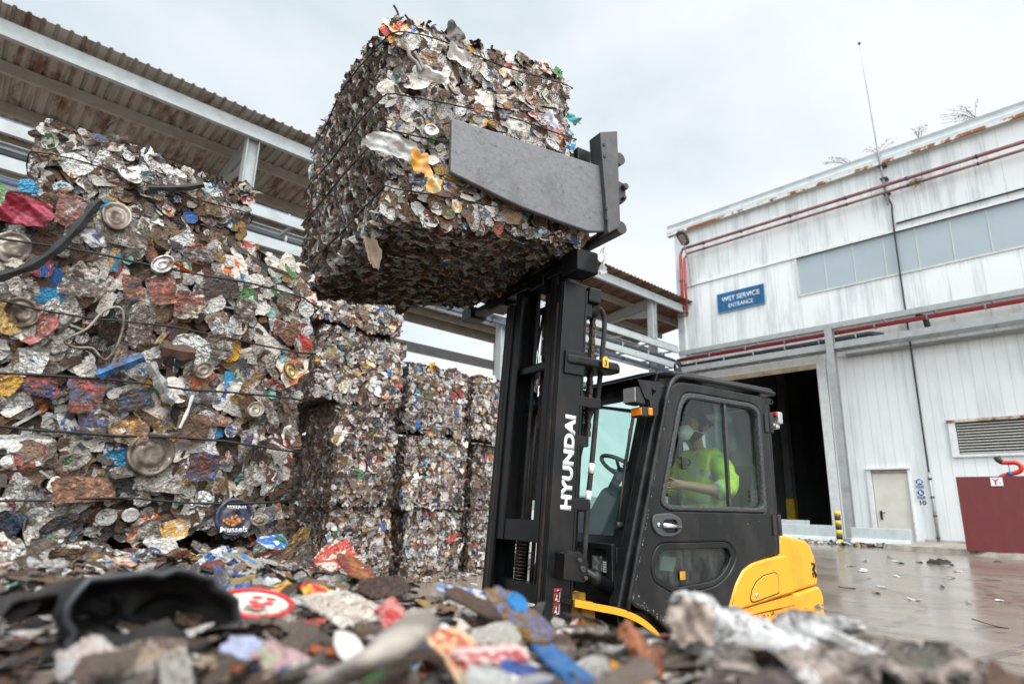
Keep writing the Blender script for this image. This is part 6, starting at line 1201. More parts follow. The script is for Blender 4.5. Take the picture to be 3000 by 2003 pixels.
me = plate([rounded([(3.80, 1.96), (3.80, 2.0), (3.875, 1.995), (3.90, 1.975), (3.875, 1.953)], 0.012), arc((3.872, 1.974, 0), 0.010, 0, 350, 12, (1, 0, 0), (0, 1, 0))], 0.012, 0.003, lambda u, v, w: S(u, 0.53+w, v), 'lug'); link_mesh('lifting_eye', me, M['black_paint'], fk)
# windscreen and rear window
WN = Vector((1.29, 0, -0.39)); wl = lambda z: 2.44+0.302*(z-0.69)
def wsq(nm, z0, z1, s0, s1, off, mat, par=None):
    o = MB().hexa([S(wl(z0)+off, s1, z0), S(wl(z0)+off+0.006, s1, z0), S(wl(z0)+off+0.006, s0, z0), S(wl(z0)+off, s0, z0), S(wl(z1)+off, s1, z1), S(wl(z1)+off+0.006, s1, z1), S(wl(z1)+off+0.006, s0, z1), S(wl(z1)+off, s0, z1)]).build(nm, mat, fk)
    if par: o.parent = par
    return o
ws = wsq('windscreen', 1.03, 1.93, -0.28, 0.455, 0.0, M['front_glass'])
for (z0, z1, s0, s1) in ((1.0, 1.06, -0.28, 0.455), (1.90, 1.95, -0.28, 0.455), (1.06, 1.90, 0.35, 0.455), (1.06, 1.90, -0.28, -0.24)): wsq('windscreen_frame', z0, z1, s0, s1, -0.008, M['black_paint'], ws)
mb = MB(); mb.tube([S(wl(1.12)-0.03, 0.40, 1.12), S(wl(1.35)-0.03, 0.37, 1.35), S(wl(1.70)-0.03, 0.33, 1.70)], 0.007, 6); mb.tube([S(wl(1.45)-0.02, 0.345, 1.45), S(wl(1.78)-0.02, 0.325, 1.78)], 0.011, 6); mb.cyl(S(wl(1.12), 0.40, 1.12), S(wl(1.12)-0.05, 0.40, 1.12), 0.02, 10); mb.build('wiper', M['band_black'], fk)
for s_ in (-0.305,):
    fd_ = link_mesh('far_door', plate([rounded([(2.55, 1.0), (2.83, 1.95), (3.78, 1.97), (3.77, 0.95), (3.3, 0.6), (2.6, 0.66)], 0.04), win_o], 0.04, 0.01, lambda u, v, w: S(u, s_+w, v), 'far_door'), M['door_paint'], fk); pane('window_pane', win_o, s_, M['door_glass'], fd_)
rw = MB(); rw.hexa([S(3.83, 0.45, 1.25), S(3.836, 0.45, 1.25), S(3.836, -0.27, 1.25), S(3.83, -0.27, 1.25), S(3.83, 0.45, 1.93), S(3.836, 0.45, 1.93), S(3.836, -0.27, 1.93), S(3.83, -0.27, 1.93)]); rwo = rw.build('rear_window', M['door_glass'], fk)
mb = MB(); bx(mb, 3.80, 3.85, -0.30, 0.47, 0.90, 1.25); bx(mb, 3.80, 3.85, -0.30, 0.47, 1.93, 2.02); mb.build('rear_panel', M['black_paint'], fk, 0.006)
# chipped paint along the door edge and pillar
mb = MB(); r_ = random.Random(12)
for i in range(120):
    t_c = r_.random(); e_c = r_.choice([0, 0, 0, 1, 2]); 
    if e_c == 0: l, z = 2.478+0.345*t_c+r_.gauss(0, 0.004)+0.012, 0.74+1.19*t_c
    elif e_c == 1: l, z = 2.50+0.28*t_c, 0.72-0.16*t_c+abs(r_.gauss(0, 0.02))+0.01
    else: l, z = r_.uniform(2.6, 3.7), r_.uniform(0.6, 1.2)
    if e_c == 2 and (2.62 < l < 3.4 and 0.73 < z < 1.2 or z < 0.95 and l > 3.2): continue
    d = r_.uniform(0.0012, 0.004); mb.prism([S(l+d*math.cos(a)*r_.uniform(.5, 1.2), DS+0.0232, z+d*1.5*math.sin(a)*r_.uniform(.5, 1.2)) for a in [k*1.26 for k in range(5)]], (0, -0.0004, 0))
mb.build('paint_chip', worn('bare_chip', (0.32,0.31,0.30), (0.12,0.11,0.10), 0.6, 40, 0.5), fk).parent = door
# lamps
lb = plate([rounded([(2.545, 1.955), (2.60, 1.955), (2.735, 1.962), (2.745, 1.90), (2.71, 1.83), (2.705, 1.76), (2.665, 1.745), (2.645, 1.765), (2.64, 1.84), (2.60, 1.85)], 0.012), rounded([(2.655, 1.915), (2.70, 1.90), (2.66, 1.865)], 0.01)], 0.006, 0.001, lambda u, v, w: S(u, 0.585+w, v), 'lamp_bracket'); lbo = link_mesh('lamp_bracket', lb, M['black_paint'], fk)
mb = MB(); mb.hexa([S(2.545, 0.578, 1.815), S(2.615, 0.578, 1.81), S(2.615, 0.485, 1.81), S(2.535, 0.475, 1.815), S(2.545, 0.578, 1.915), S(2.615, 0.578, 1.91), S(2.615, 0.485, 1.91), S(2.535, 0.475, 1.915)]); wl_ = mb.build('work_lamp', M['black_matt'], fk, 0.010, 3)
mb = MB(); mb.hexa([S(2.535, 0.572, 1.823), S(2.541, 0.572, 1.823), S(2.532, 0.482, 1.823), S(2.526, 0.482, 1.823), S(2.535, 0.572, 1.907), S(2.541, 0.572, 1.907), S(2.532, 0.482, 1.907), S(2.526, 0.482, 1.907)]); mb.build('lens', M['lamp_glass'], fk).parent = wl_
mb = MB(); bx(mb, 2.585, 2.66, 0.48, 0.580, 1.742, 1.798); tl_ = mb.build('turn_lamp', M['black_matt'], fk, 0.005)
mb = MB(); bx(mb, 2.578, 2.586, 0.486, 0.576, 1.747, 1.793); bx(mb, 2.625, 2.655, 0.580, 0.594, 1.75, 1.795); mb.build('lens', M['amber'], fk, 0.004).parent = tl_
mb = MB()
for i in range(5):
    for k in range(3): mb.lathe([(0.0, -0.004), (0.004, -0.002), (0.006, 0.001)], S(2.5785, 0.497+i*0.017, 1.755+k*0.0145), (1, 0, 0), 10)
mb.build('lens_dots', M['amber'], fk).parent = tl_
mb = MB(); bx(mb, 3.905, 3.955, 0.47, 0.56, 1.82, 1.905); bx(mb, 3.85, 3.91, 0.50, 0.53, 1.80, 1.83); bx(mb, 3.895, 3.935, 0.50, 0.545, 1.785, 1.82); rl = mb.build('rear_lamp', M['lamp_glass'], fk, 0.010, 3)
mb = MB(); bx(mb, 3.885, 3.906, 0.475, 0.556, 1.872, 1.90); mb.build('red_lens', M['decal_red'], fk, 0.006).parent = rl

# interior
mb = MB(); bx(mb, 2.50, 3.82, -0.29, 0.50, 0.62, 0.66); bx(mb, 3.3, 3.82, -0.26, 0.44, 0.66, 0.93); mb.build('cab_floor', M['black_matt'], fk)
mb = MB(); mb.prism([S(l, 0.32, z) for l, z in rounded([(3.30, 0.95), (3.34, 1.06), (3.72, 1.04), (3.80, 1.10), (3.90, 1.55), (3.94, 1.55), (3.90, 0.95)], 0.03)], (0, 0.46, 0)); mb.build('seat', M['seat_fabric'], fk, 0.03, 3)
mb = MB(); mb.prism([S(l, 0.34, z) for l, z in rounded([(2.515, 0.68), (2.535, 1.02), (2.63, 1.22), (2.72, 1.34), (2.80, 1.36), (2.84, 1.33), (2.80, 1.15), (2.75, 0.7)], 0.03)], (0, 0.30, 0)); mb.build('dash_console', M['grey_plastic'], fk, 0.02, 3)
sw = MB(); scn = S(2.845, 0.11, 1.465); sn = Vector((0.52, -0.12, 0.85)).normalized(); u_ = sn.cross(Vector((0, 1, 0))).normalized(); v_ = sn.cross(u_)
ring = [scn+(u_*math.cos(a)+v_*math.sin(a))*0.155 for a in [2*math.pi*i/40 for i in range(41)]]; sw.tube(ring, 0.014, 10, False)
for a in (0.5, 2.6, 4.7): sw.tube([scn-sn*0.03, scn+(u_*math.cos(a)+v_*math.sin(a))*0.15], 0.011, 8)
sw.tube([scn-sn*0.0, scn-sn*0.12, scn-sn*0.25], [0.035, 0.03, 0.028], 12); sw.build('steering_wheel', M['grey_plastic'], fk)
mb = MB(); bx(mb, 3.05, 3.35, 0.30, 0.42, 0.93, 1.0); bx(mb, 3.35, 3.7, 0.36, 0.44, 1.08, 1.13); mb.build('armrest', M['grey_plastic'], fk, 0.015)
mb = MB(); mb.prism([S(l, 0.36, z) for l, z in ((2.90, 0.86), (3.02, 0.85), (3.05, 0.93), (2.93, 0.94))], (0, 0.02, 0)); mb.build('paper_form', M['sign_white'], fk)

# ------------------------------------------------------------------ driver
def skin_mesh(nodes, edges, name, lv=2, rootn=0):
    me = bpy.data.meshes.new(name); me.from_pydata([tuple(n[0]) for n in nodes], edges, [])
    o = bpy.data.objects.new(name, me); COL.objects.link(o)
    o.modifiers.new('skin', 'SKIN'); ss = o.modifiers.new('sub', 'SUBSURF'); ss.levels = lv; ss.render_levels = lv
    for v, n in zip(me.skin_vertices[0].data, nodes): v.radius = (n[1], n[2] if len(n) > 2 else n[1]); v.use_root = False
    me.skin_vertices[0].data[rootn].use_root = True
    dg = bpy.context.evaluated_depsgraph_get(); m2_ = bpy.data.meshes.new_from_object(o.evaluated_get(dg)); bpy.data.objects.remove(o)
    m2_.name = name; m2_.polygons.foreach_set('use_smooth', [True]*len(m2_.polygons)); return m2_
# key joints
PEL, BEL, CHE, NEK = S(3.67, .10, 1.12), S(3.64, .10, 1.28), S(3.60, .10, 1.50), S(3.575, .10, 1.655)
SHN, ELN, WRN = S(3.60, .285, 1.575), S(3.565, .37, 1.335), S(3.20, .315, 1.375)
SHF, ELF, WRF = S(3.60, -.085, 1.575), S(3.54, -.17, 1.34), S(3.12, -.06, 1.45)
HDB, HDT = S(3.525, .105, 1.775), S(3.525, .105, 1.875)
nodes = [(PEL, .13, .11), (BEL, .125, .11), (CHE, .085, .08), (NEK, .05), (S(3.55, .10, 1.72), .062), (HDB, .088, .080), (HDT, .085, .078), (S(3.53, .105, 1.915), .05),
         (S(3.435, .12, 1.735), .045), (SHN, .050), (ELN, .048), (WRN, .030), (S(3.135, .295, 1.375), .032), (SHF, .050), (ELF, .048), (WRF, .030), (S(3.05, -.03, 1.465), .032),
         (S(3.62, .20, 1.06), .085), (S(3.22, .22, 1.10), .062), (S(3.12, .21, .90), .05), (S(3.05, .21, .72), .035), (S(2.93, .21, .70), .032),
         (S(3.62, .00, 1.06), .085), (S(3.22, -.02, 1.10), .062), (S(3.12, -.01, .90), .05), (S(3.05, -.01, .72), .035), (S(2.93, -.01, .70), .032),
         (S(3.418, .118, 1.80), .012), (S(3.57, .205, 1.79), .016), (S(3.575, .215, 1.815), .012)]
edges = [(0,1),(1,2),(2,3),(3,4),(4,5),(5,6),(6,7),(4,8),(2,9),(9,10),(10,11),(11,12),(2,13),(13,14),(14,15),(15,16),(0,17),(17,18),(18,19),(19,20),(20,21),(0,22),(22,23),(23,24),(24,25),(25,26),(5,27),(5,28),(28,29)]
# fingers curled on the wheel
fing = []
for hand, base, dirv in ((12, S(3.135, .295, 1.375), Vector((-1, 0.30, 0.10))), (16, S(3.05, -.03, 1.465), Vector((-1, 0.1, -0.1)))):
    for k in range(5):
        spread = (k-1.5)*0.016; ln = (0.020, 0.026, 0.027, 0.025, 0.021)[k]
        if k == 4: a = base+Vector((-0.01, 0.0, 0.030)); b = a+Vector((-0.03, 0.012, 0.012)); c = b+Vector((-0.022, 0.010, -0.004))
        else: a = base+dirv.normalized()*0.030+Vector((0, 0.012, -spread)); b = a+dirv.normalized()*ln+Vector((0, 0, -0.002)); c = b+dirv.normalized()*ln*0.4+Vector((0, 0.018, -0.012))
        i0 = len(nodes); nodes += [(a, .0095), (b, .0085), (c, .0075)]; edges += [(hand, i0), (i0, i0+1), (i0+1, i0+2)]
pe = thing('person', 'forklift driver in a lime hi-vis sweatshirt and white dust mask, one forearm forward', 'person', FL, tuple(S(3.6, .1, .93)))
body = link_mesh('body', skin_mesh(nodes, edges, 'body', 2), M['skin'], pe)
wn_ = [(S(3.67, .10, 1.08), .175, .155), (S(3.63, .10, 1.25), .185, .165), (S(3.62, .10, 1.40), .155, .145), (S(3.605, .10, 1.51), .125, .115), (S(3.585, .10, 1.645), .076, .072), (S(3.62, .235, 1.56), .085), (S(3.595, .34, 1.46), .086), (S(3.56, .375, 1.355), .082), (S(3.485, .368, 1.35), .072), (S(3.43, .355, 1.358), .060), (S(3.62, -.035, 1.56), .085), (S(3.56, -.17, 1.36), .080), (S(3.43, -.14, 1.37), .062)]
sw_me = skin_mesh(wn_, [(0,1),(1,2),(2,3),(3,4),(3,5),(5,6),(6,7),(7,8),(8,9),(3,10),(10,11),(11,12)], 'sweatshirt', 2)
rngw = np.random.default_rng(5); co = np.zeros(len(sw_me.vertices)*3); sw_me.vertices.foreach_get('co', co); co = co.reshape(-1, 3); nn = np.zeros(len(sw_me.vertices)*3); sw_me.vertices.foreach_get('normal', nn); nn = nn.reshape(-1, 3)
fold = 0.006*np.sin(co[:, 2]*55+co[:, 0]*32+3*np.sin(co[:, 0]*18))+0.005*np.sin(co[:, 2]*95-co[:, 0]*50+co[:, 1]*40); co += nn*fold[:, None]; sw_me.vertices.foreach_set('co', co.ravel()); sw_me.update()
bvh = BVHTree.FromPolygons([Vector(c) for c in co], [tuple(p.vertices) for p in sw_me.polygons])
swo = link_mesh('sweatshirt', sw_me, M['hi_vis'], pe)
link_mesh('trousers', skin_mesh([(S(3.66, .10, 1.09), .15, .14), (S(3.60, .20, 1.06), .10), (S(3.22, .22, 1.10), .078), (S(3.12, .21, .90), .066), (S(3.06, .21, .74), .058), (S(3.60, .0, 1.06), .10), (S(3.22, -.02, 1.10), .078), (S(3.12, -.01, .90), .066), (S(3.06, -.01, .74), .058)], [(0,1),(1,2),(2,3),(3,4),(0,5),(5,6),(6,7),(7,8)], 'trousers', 2), M['trousers'], pe)
def px_ray(x, y):
    """direction through a spot of the picture, used once to find a place on the cloth"""
    d = RT*((x-1500)/1826)-UP*((y-1001.5)/1826)+FWD; return FL.m.inverted() @ d
def on_cloth(x, y, off=0.004):
    d = px_ray(x, y).normalized(); h = bvh.ray_cast(EYE, d)
    return (h[0]-d*off, h[1]) if h[0] is not None else (None, None)
Z9 = lambda x, y: (1700+x/3.1354, 1050+y/3.1354)
def cloth_strip(nm, ctr, wdt, mat, across=None, m_=26):
    """a band laid on the cloth: centre line and width in picture spots of the photograph"""
    P = smooth_path([(a, b, 0) for a, b in ctr], 6); vs = []
    for i, p in enumerate(P):
        t = (P[min(i+1, len(P)-1)]-P[max(i-1, 0)]).normalized(); nx, ny = -t.y, t.x; row = []
        for k in range(5):
            f = (k/4-0.5)*wdt; q, _ = on_cloth(*Z9(p.x+nx*f, p.y+ny*f)); row.append(q)
        if any(r is None for r in row): continue
        vs.append(row)
    if len(vs) < 2: return None
    mb = MB(); fl = [q for r in vs for q in r]; mb.add(fl, [(5*i+k, 5*i+k+1, 5*i+k+6, 5*i+k+5) for i in range(len(vs)-1) for k in range(4) if max((vs[i][k]-vs[i+1][k]).length, (vs[i][k]-vs[i+1][k+1]).length) < 0.07], True)
    return mb.build(nm, mat, pe)
cloth_strip('reflective_band', [(1150, 775), (1095, 810), (1055, 870), (1042, 950), (1040, 1020), (1045, 1085)], 46, M['reflective'])
cloth_strip('reflective_band', [(1085, 1050), (1150, 1050), (1215, 1085), (1260, 1135), (1290, 1200)], 58, M['reflective'])
cloth_strip('reflective_band', [(880, 1290), (1000, 1300), (1120, 1300), (1230, 1285), (1330, 1260)], 44, M['reflective'])
lg = MB(); ok_ = False
for k in range(6):
    a = R(60*k+15); cx_0, cy_0 = 983+25*math.cos(a), 950+25*math.sin(a); q4 = []
    for (p, q) in ((-9, -13), (9, -13), (9, 13), (-9, 13)):
        h, _ = on_cloth(*Z9(cx_0+p*math.cos(a)-q*math.sin(a), cy_0+p*math.sin(a)+q*math.cos(a)), 0.005); q4.append(h)
    if all(h is not None for h in q4): lg.add(q4, [(0, 1, 2, 3)]); ok_ = True
if ok_: lg.build('chest_logo', worn('logo_navy', lin('14566B'), None, 0.3, 30, 0.7), pe)
# hair, mask with strap, eyes
hm_ = skin_mesh([(S(3.590, .105, 1.765), .040, .045), (S(3.575, .105, 1.81), .075, .078), (S(3.55, .105, 1.875), .092, .088), (S(3.52, .105, 1.925), .066, .07), (S(3.48, .108, 1.925), .05, .06)], [(0,1),(1,2),(2,3),(3,4)], 'hair', 2, 2); link_mesh('hair', hm_, M['hair'], pe)
brd = skin_mesh([(S(3.455, .12, 1.715), .045, .05), (S(3.50, .16, 1.735), .045), (S(3.545, .18, 1.775), .025)], [(0,1),(1,2)], 'beard', 2); link_mesh('beard', brd, M['hair'], pe)
mk = MB(); mc = S(3.43, .125, 1.755); md = Vector((-0.93, -0.25, -0.12)).normalized(); mk.lathe([(0.0, 0.048), (0.018, 0.044), (0.036, 0.030), (0.050, 0.008), (0.056, -0.014), (0.058, -0.03)], mc, md, 24); mk.build('dust_mask', M['mask_white'], pe)
MB().tube(smooth_path([S(3.44, .185, 1.765), S(3.50, .205, 1.755), S(3.565, .208, 1.745), S(3.61, .17, 1.735)], 4), 0.0022, 5).build('mask_strap', M['mask_white'], pe)
for s_ in (0.150, 0.088): MB().lathe([(0.0, 0.010), (0.007, 0.007), (0.010, 0.0)], S(3.440, s_, 1.835), (-1, -0.25, 0), 12).build('eye', M['eye'], pe)
for s_ in (0.150, 0.088): MB().tube([S(3.438, s_+0.022, 1.848), S(3.430, s_, 1.855), S(3.434, s_-0.02, 1.850)], 0.005, 6).build('eyebrow', M['hair'], pe)
# ------------------------------------------------------------------ loose things on the near bales (frame FB)
def near_spot(dx, dy, z=1.06):
    """where that spot of the near surface lies, at height z"""
    d = RT*((dx*1.2777-1500)/1826)-UP*((dy*1.2777-1001.5)/1826)+FWD; d = FB.m.inverted() @ d; t = (z-CAM_H)/d.z
    return Vector((d.x*t, d.y*t, z))
def loose(name, label, cat, dx, dy, z, w_, h_, kind, c1, c2, pr_, seed, met=0.2, dirt=0.3, tilt=(0, 0), spin=0.0, crump=0.8, group=None, thick=0.004):
    z -= 0.012; rng = np.random.default_rng(seed); c = near_spot(dx, dy, z); K = np.array([kind]); crump *= 0.75; nrm = np.array([[tilt[0], tilt[1], 1.0]])
    Vt, UV = pieces(np.array([tuple(c)]), rot_to(nrm, rng, np.array([spin])), np.array([[w_/2, h_/2]]), K, rng, 17, crump)
    me = scrap_mesh(name, Vt, UV, np.array([lin(c1)]), np.array([met]), np.array([lin(c2)]), np.array([pr_]), np.array([dirt+0.24]), K, rng)
    o = solo(name, me, M['scrap'], label, cat, FB, tuple(c), group); m = o.modifiers.new('solid', 'SOLIDIFY'); m.thickness = thick; m.offset = 0
    return o
# black rubber trough
bk = thing('rubber_trough', 'big torn black rubber trough lying in the lower left corner', 'rubber scrap', FB, tuple(near_spot(300, 1420, 1.06)))
cb = near_spot(350, 1440, 1.05); tocam = Vector((-cb.x, -cb.y, 0)).normalized(); rt_ = Vector((-tocam.y, tocam.x, 0)); upv = Vector((0, 0, 1))
def shell(c, ra, rb, rc, yaw, a0, a1, seed, nm, mat):
    """part of a dented hollow cup, open towards one side"""
    f_ = (tocam*math.cos(yaw)+rt_*math.sin(yaw)); s_ = upv.cross(f_); mb = MB(); nu, nv = 22, 14; vs = []; rg_ = random.Random(seed); ph_ = [rg_.uniform(0, 6) for _ in range(6)]
    for i in range(nu+1):
        th = R(a0+(a1-a0)*i/nu)
        for k in range(nv+1):
            p = R(90*k/nv); d = 1+0.10*math.sin(3*th+ph_[0])+0.07*math.sin(5*th+2*p+ph_[1])+0.05*math.sin(7*p+ph_[2])+0.04*math.sin(13*th+5*p+ph_[3]); vs.append(c+(s_*math.cos(th)*ra+upv*math.sin(th)*rb)*math.sin(p)**0.7*d-f_*math.cos(p)*rc*d)
    mb.add(vs, [(i*(nv+1)+k, i*(nv+1)+k+1, (i+1)*(nv+1)+k+1, (i+1)*(nv+1)+k) for i in range(nu) for k in range(nv)], True)
    o = mb.build(nm, mat, bk); m = o.modifiers.new('solid', 'SOLIDIFY'); m.thickness = 0.006
    return [vs[i*(nv+1)+nv] for i in range(nu+1)]
brub = worn('black_rubber', (0.008,0.008,0.0085), (0.04,0.033,0.028), 0.8, 12, 0.6, 0, 0.5)
rm1 = shell(cb+rt_*0.0, 0.098, 0.068, 0.10, 0.45, -25, 205, 1, 'shell', brub)
MB().tube(rm1, 0.0035, 8).build('lip', worn('lip_highlight', (0.035,0.037,0.042), None, 0.4, 8, 0.35), bk)  # lip paler than the rubber, its rim highlight put into the colour
link_mesh('crumpled_inside', sheet('crumpled_inside', cb+Vector((0, 0, -0.012)), rt_, tocam, 0.21, 0.17, 17, None, None, 0.02, 22, 0, 0, 0.08), brub, bk)
c2_ = near_spot(150, 1430, 1.03)
rm2 = shell(c2_, 0.10, 0.055, 0.09, 0.8, 0, 180, 2, 'folded_flap', brub)
# grey weathered strip, crushed hose, sacking
gp = smooth_path([near_spot(690, 1575, 1.03), near_spot(790, 1545, 1.05), near_spot(880, 1490, 1.075), near_spot(965, 1425, 1.085)], 8); mb = MB(); vs = []; n_ = 9
for i, p in enumerate(gp):
    t = (gp[min(i+1, len(gp)-1)]-gp[max(i-1, 0)]).normalized(); s = t.cross(Vector((0, 0, 1))).normalized(); u = s.cross(t)
    for k in range(n_): a = 2*math.pi*k/n_; w_ = 0.020*(0.85+0.25*i/len(gp)); vs.append(p+s*math.cos(a)*w_*(1+0.10*math.cos(5*a))+u*math.sin(a)*w_*0.55)
mb.add(vs, [(i*n_+k, i*n_+(k+1) % n_, (i+1)*n_+(k+1) % n_, (i+1)*n_+k) for i in range(len(gp)-1) for k in range(n_)]+[tuple(range(n_))[::-1], tuple((len(gp)-1)*n_+k for k in range(n_))], True)
solo('weathered_wood', mb.mesh('weathered_wood'), worn('grey_wood', lin('9E968C'), lin('5A524C'), 0.8, 5, 0.8, 0, 0.5, 0.4, 0.6, 40, (1, 4, 3)), 'weathered grey stick of wood slanting up from the bottom edge', 'wood', FB, tuple(gp[0]))
ch = thing('torn_wadding', 'torn grey ridged layered sheets heaped at the lower right', 'torn sheet', FB, tuple(near_spot(1750, 1470, 1.03)))
mgrey = worn('grey_wadding', lin('B5B3B2'), lin('37312D'), 0.95, 20, 0.8, 0, 0.7, 0.42, 0.60, 60)
mgrey2 = worn('brown_wadding', lin('8C8078'), lin('2C221C'), 0.95, 18, 0.85, 0, 0.7, 0.40, 0.60, 60)
def torn_layer(nm, a, b, dep, hump, seed, mat, ribs=40, thick=0.007):
    """long ragged sheet from a to b, humped across, with cross ridges"""
    rg_ = np.random.default_rng(seed); nu, nv = 70, 14; A_, B_ = np.array(a), np.array(b); ex = B_-A_; ln = np.linalg.norm(ex); ex = ex/ln; ey = np.cross([0, 0, 1], ex); ey /= np.linalg.norm(ey); P = []
    ph = rg_.random(8)*6.28; e0 = rg_.normal(0, 0.012, nv+1).cumsum(); e1 = rg_.normal(0, 0.016, nv+1).cumsum(); s0_ = 0.10*np.sin(np.arange(nu+1)*0.21+ph[0])+0.08*np.sin(np.arange(nu+1)*0.47+ph[1])
    for i in range(nu+1):
        u = i/nu
        for k in range(nv+1):
            v = k/nv*2-1; q = A_+ex*(u*ln+(e0[k]*(1-u)+e1[k]*u))+ey*v*dep/2*(1+s0_[i]+rg_.normal(0, 0.03))
            z = hump*(1-v*v)*(0.8+0.35*math.sin(u*7+ph[2]))+0.0035*(abs((u*ribs) % 1*2-1)-0.5)+0.006*math.sin(u*19+v*3+ph[3])+0.004*math.sin(u*37-v*6+ph[4])+rg_.normal(0, 0.0010)
            P.append(q+np.array([0, 0, z]))
    mb = MB(); mb.add([tuple(p) for p in P], [(i*(nv+1)+k, (i+1)*(nv+1)+k, (i+1)*(nv+1)+k+1, i*(nv+1)+k+1) for i in range(nu) for k in range(nv)], False)
    o = mb.build(nm, mat, ch); m = o.modifiers.new('solid', 'SOLIDIFY'); m.thickness = thick; return o
ns = lambda x, y, z: tuple(near_spot(x, y, z))
torn_layer('upper_layer', ns(1560, 1440, 1.062), ns(2010, 1500, 1.045), 0.085, 0.026, 1, mgrey)
torn_layer('lower_layer', ns(1580, 1500, 1.048), ns(2000, 1525, 1.04), 0.06, 0.012, 2, mgrey)
torn_layer('bottom_layer', ns(1600, 1540, 1.04), ns(2150, 1545, 1.04), 0.07, 0.010, 3, mgrey2)
torn_layer('end_layer', ns(1960, 1500, 1.042), ns(2300, 1540, 1.04), 0.07, 0.014, 4, mgrey2)
me = sheet('torn_end', near_spot(1585, 1425, 1.085), (0.7, -0.7, 0.1), (0.3, 0.3, 1), 0.045, 0.045, 91, None, None, 0.010, 20, 0, 0, 0.16); link_mesh('torn_end', me, worn('torn_lining', lin('A3948A'), lin('54443A'), 0.9, 30, 0.8), ch)
L1 = loose
L1('rusty_sheet', 'rust brown crumpled sheet left of the crushed grey hose', 'metal scrap', 1490, 1500, 1.055, 0.085, 0.075, 2, '8A5434', '5A3A28', 0.1, 101, 0.1, 0.2, (0.3, -0.5), 0.4, 1.3)
L1('tin_lid', 'white tin lid with a red rim beside the black rubber trough', 'tin lid', 585, 1388, 1.045, 0.105, 0.105, 1, 'DDD8D0', 'C83A34', 0.0, 102, 0.1, 0.0, (0.02, -0.25), 0.2, 0.4)
rl_ = near_spot(585, 1388, 1.045); rim = MB(); nv_ = Vector((0.02, -0.25, 1)).normalized(); a_ = nv_.orthogonal().normalized(); b_ = nv_.cross(a_); rim.tube([rl_+(a_*math.cos(t)+b_*math.sin(t))*0.054+nv_*0.004 for t in [2*math.pi*i/36 for i in range(37)]], 0.0035, 6, False)
lidob = [q for q in COL.objects if q.get('label', '').startswith('white tin lid with a red rim')][0]
link_mesh('red_rim', rim.mesh('red_rim'), M['decal_red'], lidob)
g_ = MB()
for k, (u0, v0) in enumerate(((-0.02, -0.012), (0.0, -0.02), (0.018, -0.015), (-0.008, 0.0), (0.012, 0.004))): q = rl_+a_*u0+b_*v0+nv_*0.008; g_.lathe([(0.0, 0.002), (0.006, 0.001), (0.009, 0.0)], q, nv_, 8)
link_mesh('printed_fruit', g_.mesh('printed_fruit'), M['decal_red'], lidob)
L1('cloth_rag', 'lilac crumpled rag in front of the red rimmed lid', 'rag', 575, 1490, 1.055, 0.035, 0.06, 5, '9AA3C4', 'B8BCCE', 0.2, 103, 0.0, 0.0, (0.2, -0.6), 0.9, 1.2)
L1('flattened_can', 'wide grey white flattened can right of the red rimmed lid', 'flattened can', 790, 1392, 1.05, 0.15, 0.10, 0, 'C4C0BA', 'B4AEA6', 0.2, 104, 0.3, 0.25, (0, -0.2), 0.2)
L1('crumpled_can', 'bright red crumpled can behind the weathered stick', 'crushed can', 915, 1412, 1.065, 0.07, 0.06, 2, 'AE3A3A', 'C8A098', 0.6, 105, 0.2, 0.05, (0.1, -0.4), 0.5, 1.1)
L1('food_pack', 'yellow and red crushed pack above the wide flattened can', 'food pack', 745, 1362, 1.055, 0.13, 0.05, 3, 'E0B43A', 'C83A34', 1.0, 106, 0.2, 0.05, (0, -0.3), 0.1)
L1('flattened_can', 'long dark red flattened can pointing right, with a yellow end', 'flattened can', 815, 1308, 1.05, 0.30, 0.07, 3, '8E2A2C', 'D8A03A', 0.4, 107, 0.2, 0.35, (0, -0.1), -0.25, 0.6)
L1('crushed_can', 'red and white printed crushed can under the stacks', 'crushed can', 770, 1275, 1.05, 0.15, 0.09, 2, 'C2B8AE', 'A8483C', 1.0, 108, 0.2, 0.15, (0.1, -0.7), 0.3, 1.0)
L1('dark_can', 'dark brown curved half can standing up behind the flattened cans', 'crushed can', 880, 1348, 1.05, 0.11, 0.055, 3, '3E342E', '5A4A40', 0.1, 109, 0.3, 0.3, (0, -0.7), 0.1, 0.6)
L1('crushed_can', 'yellow brown crushed can with blue spots before the mast', 'crushed can', 1195, 1415, 1.06, 0.15, 0.06, 3, '8A6A2A', '3E74C0', 0.5, 110, 0.3, 0.3, (0, -0.4), -0.1)
L1('bottle_top', 'blue crushed bottle top lying on the yellow brown can', 'bottle top', 1185, 1383, 1.09, 0.032, 0.03, 1, '2A86C8', '2A5CA8', 0.2, 111, 0.1, 0.0, (0.2, -0.9), 0, 0.5)
L1('can_ring', 'pale curved can ring in front of the yellow brown can', 'can ring', 1135, 1462, 1.055, 0.075, 0.04, 3, 'C8C6C0', '8A8884', 0.0, 112, 0.5, 0.1, (0, -0.8), 0.1, 0.4)
L1('tin_lid', 'small white oval lid just right of the weathered stick', 'tin lid', 1012, 1452, 1.06, 0.034, 0.03, 1, 'E2E0DC', 'C8C6C0', 0.0, 113, 0.1, 0.0, (0.1, -0.7), 0.5, 0.4)
L1('tin_lid', 'white oval lid just left of the weathered stick', 'tin lid', 795, 1488, 1.055, 0.055, 0.035, 1, 'E2E0DC', 'C8C6C0', 0.0, 114, 0.1, 0.0, (0.4, -0.6), 0.9, 0.4)
L1('printed_sheet', 'orange and red printed sheet at the bottom centre', 'printed sheet', 1075, 1530, 1.05, 0.17, 0.055, 0, 'B45A3E', 'D0A884', 1.0, 115, 0.1, 0.0, (0, -0.35), -0.15, 0.8)
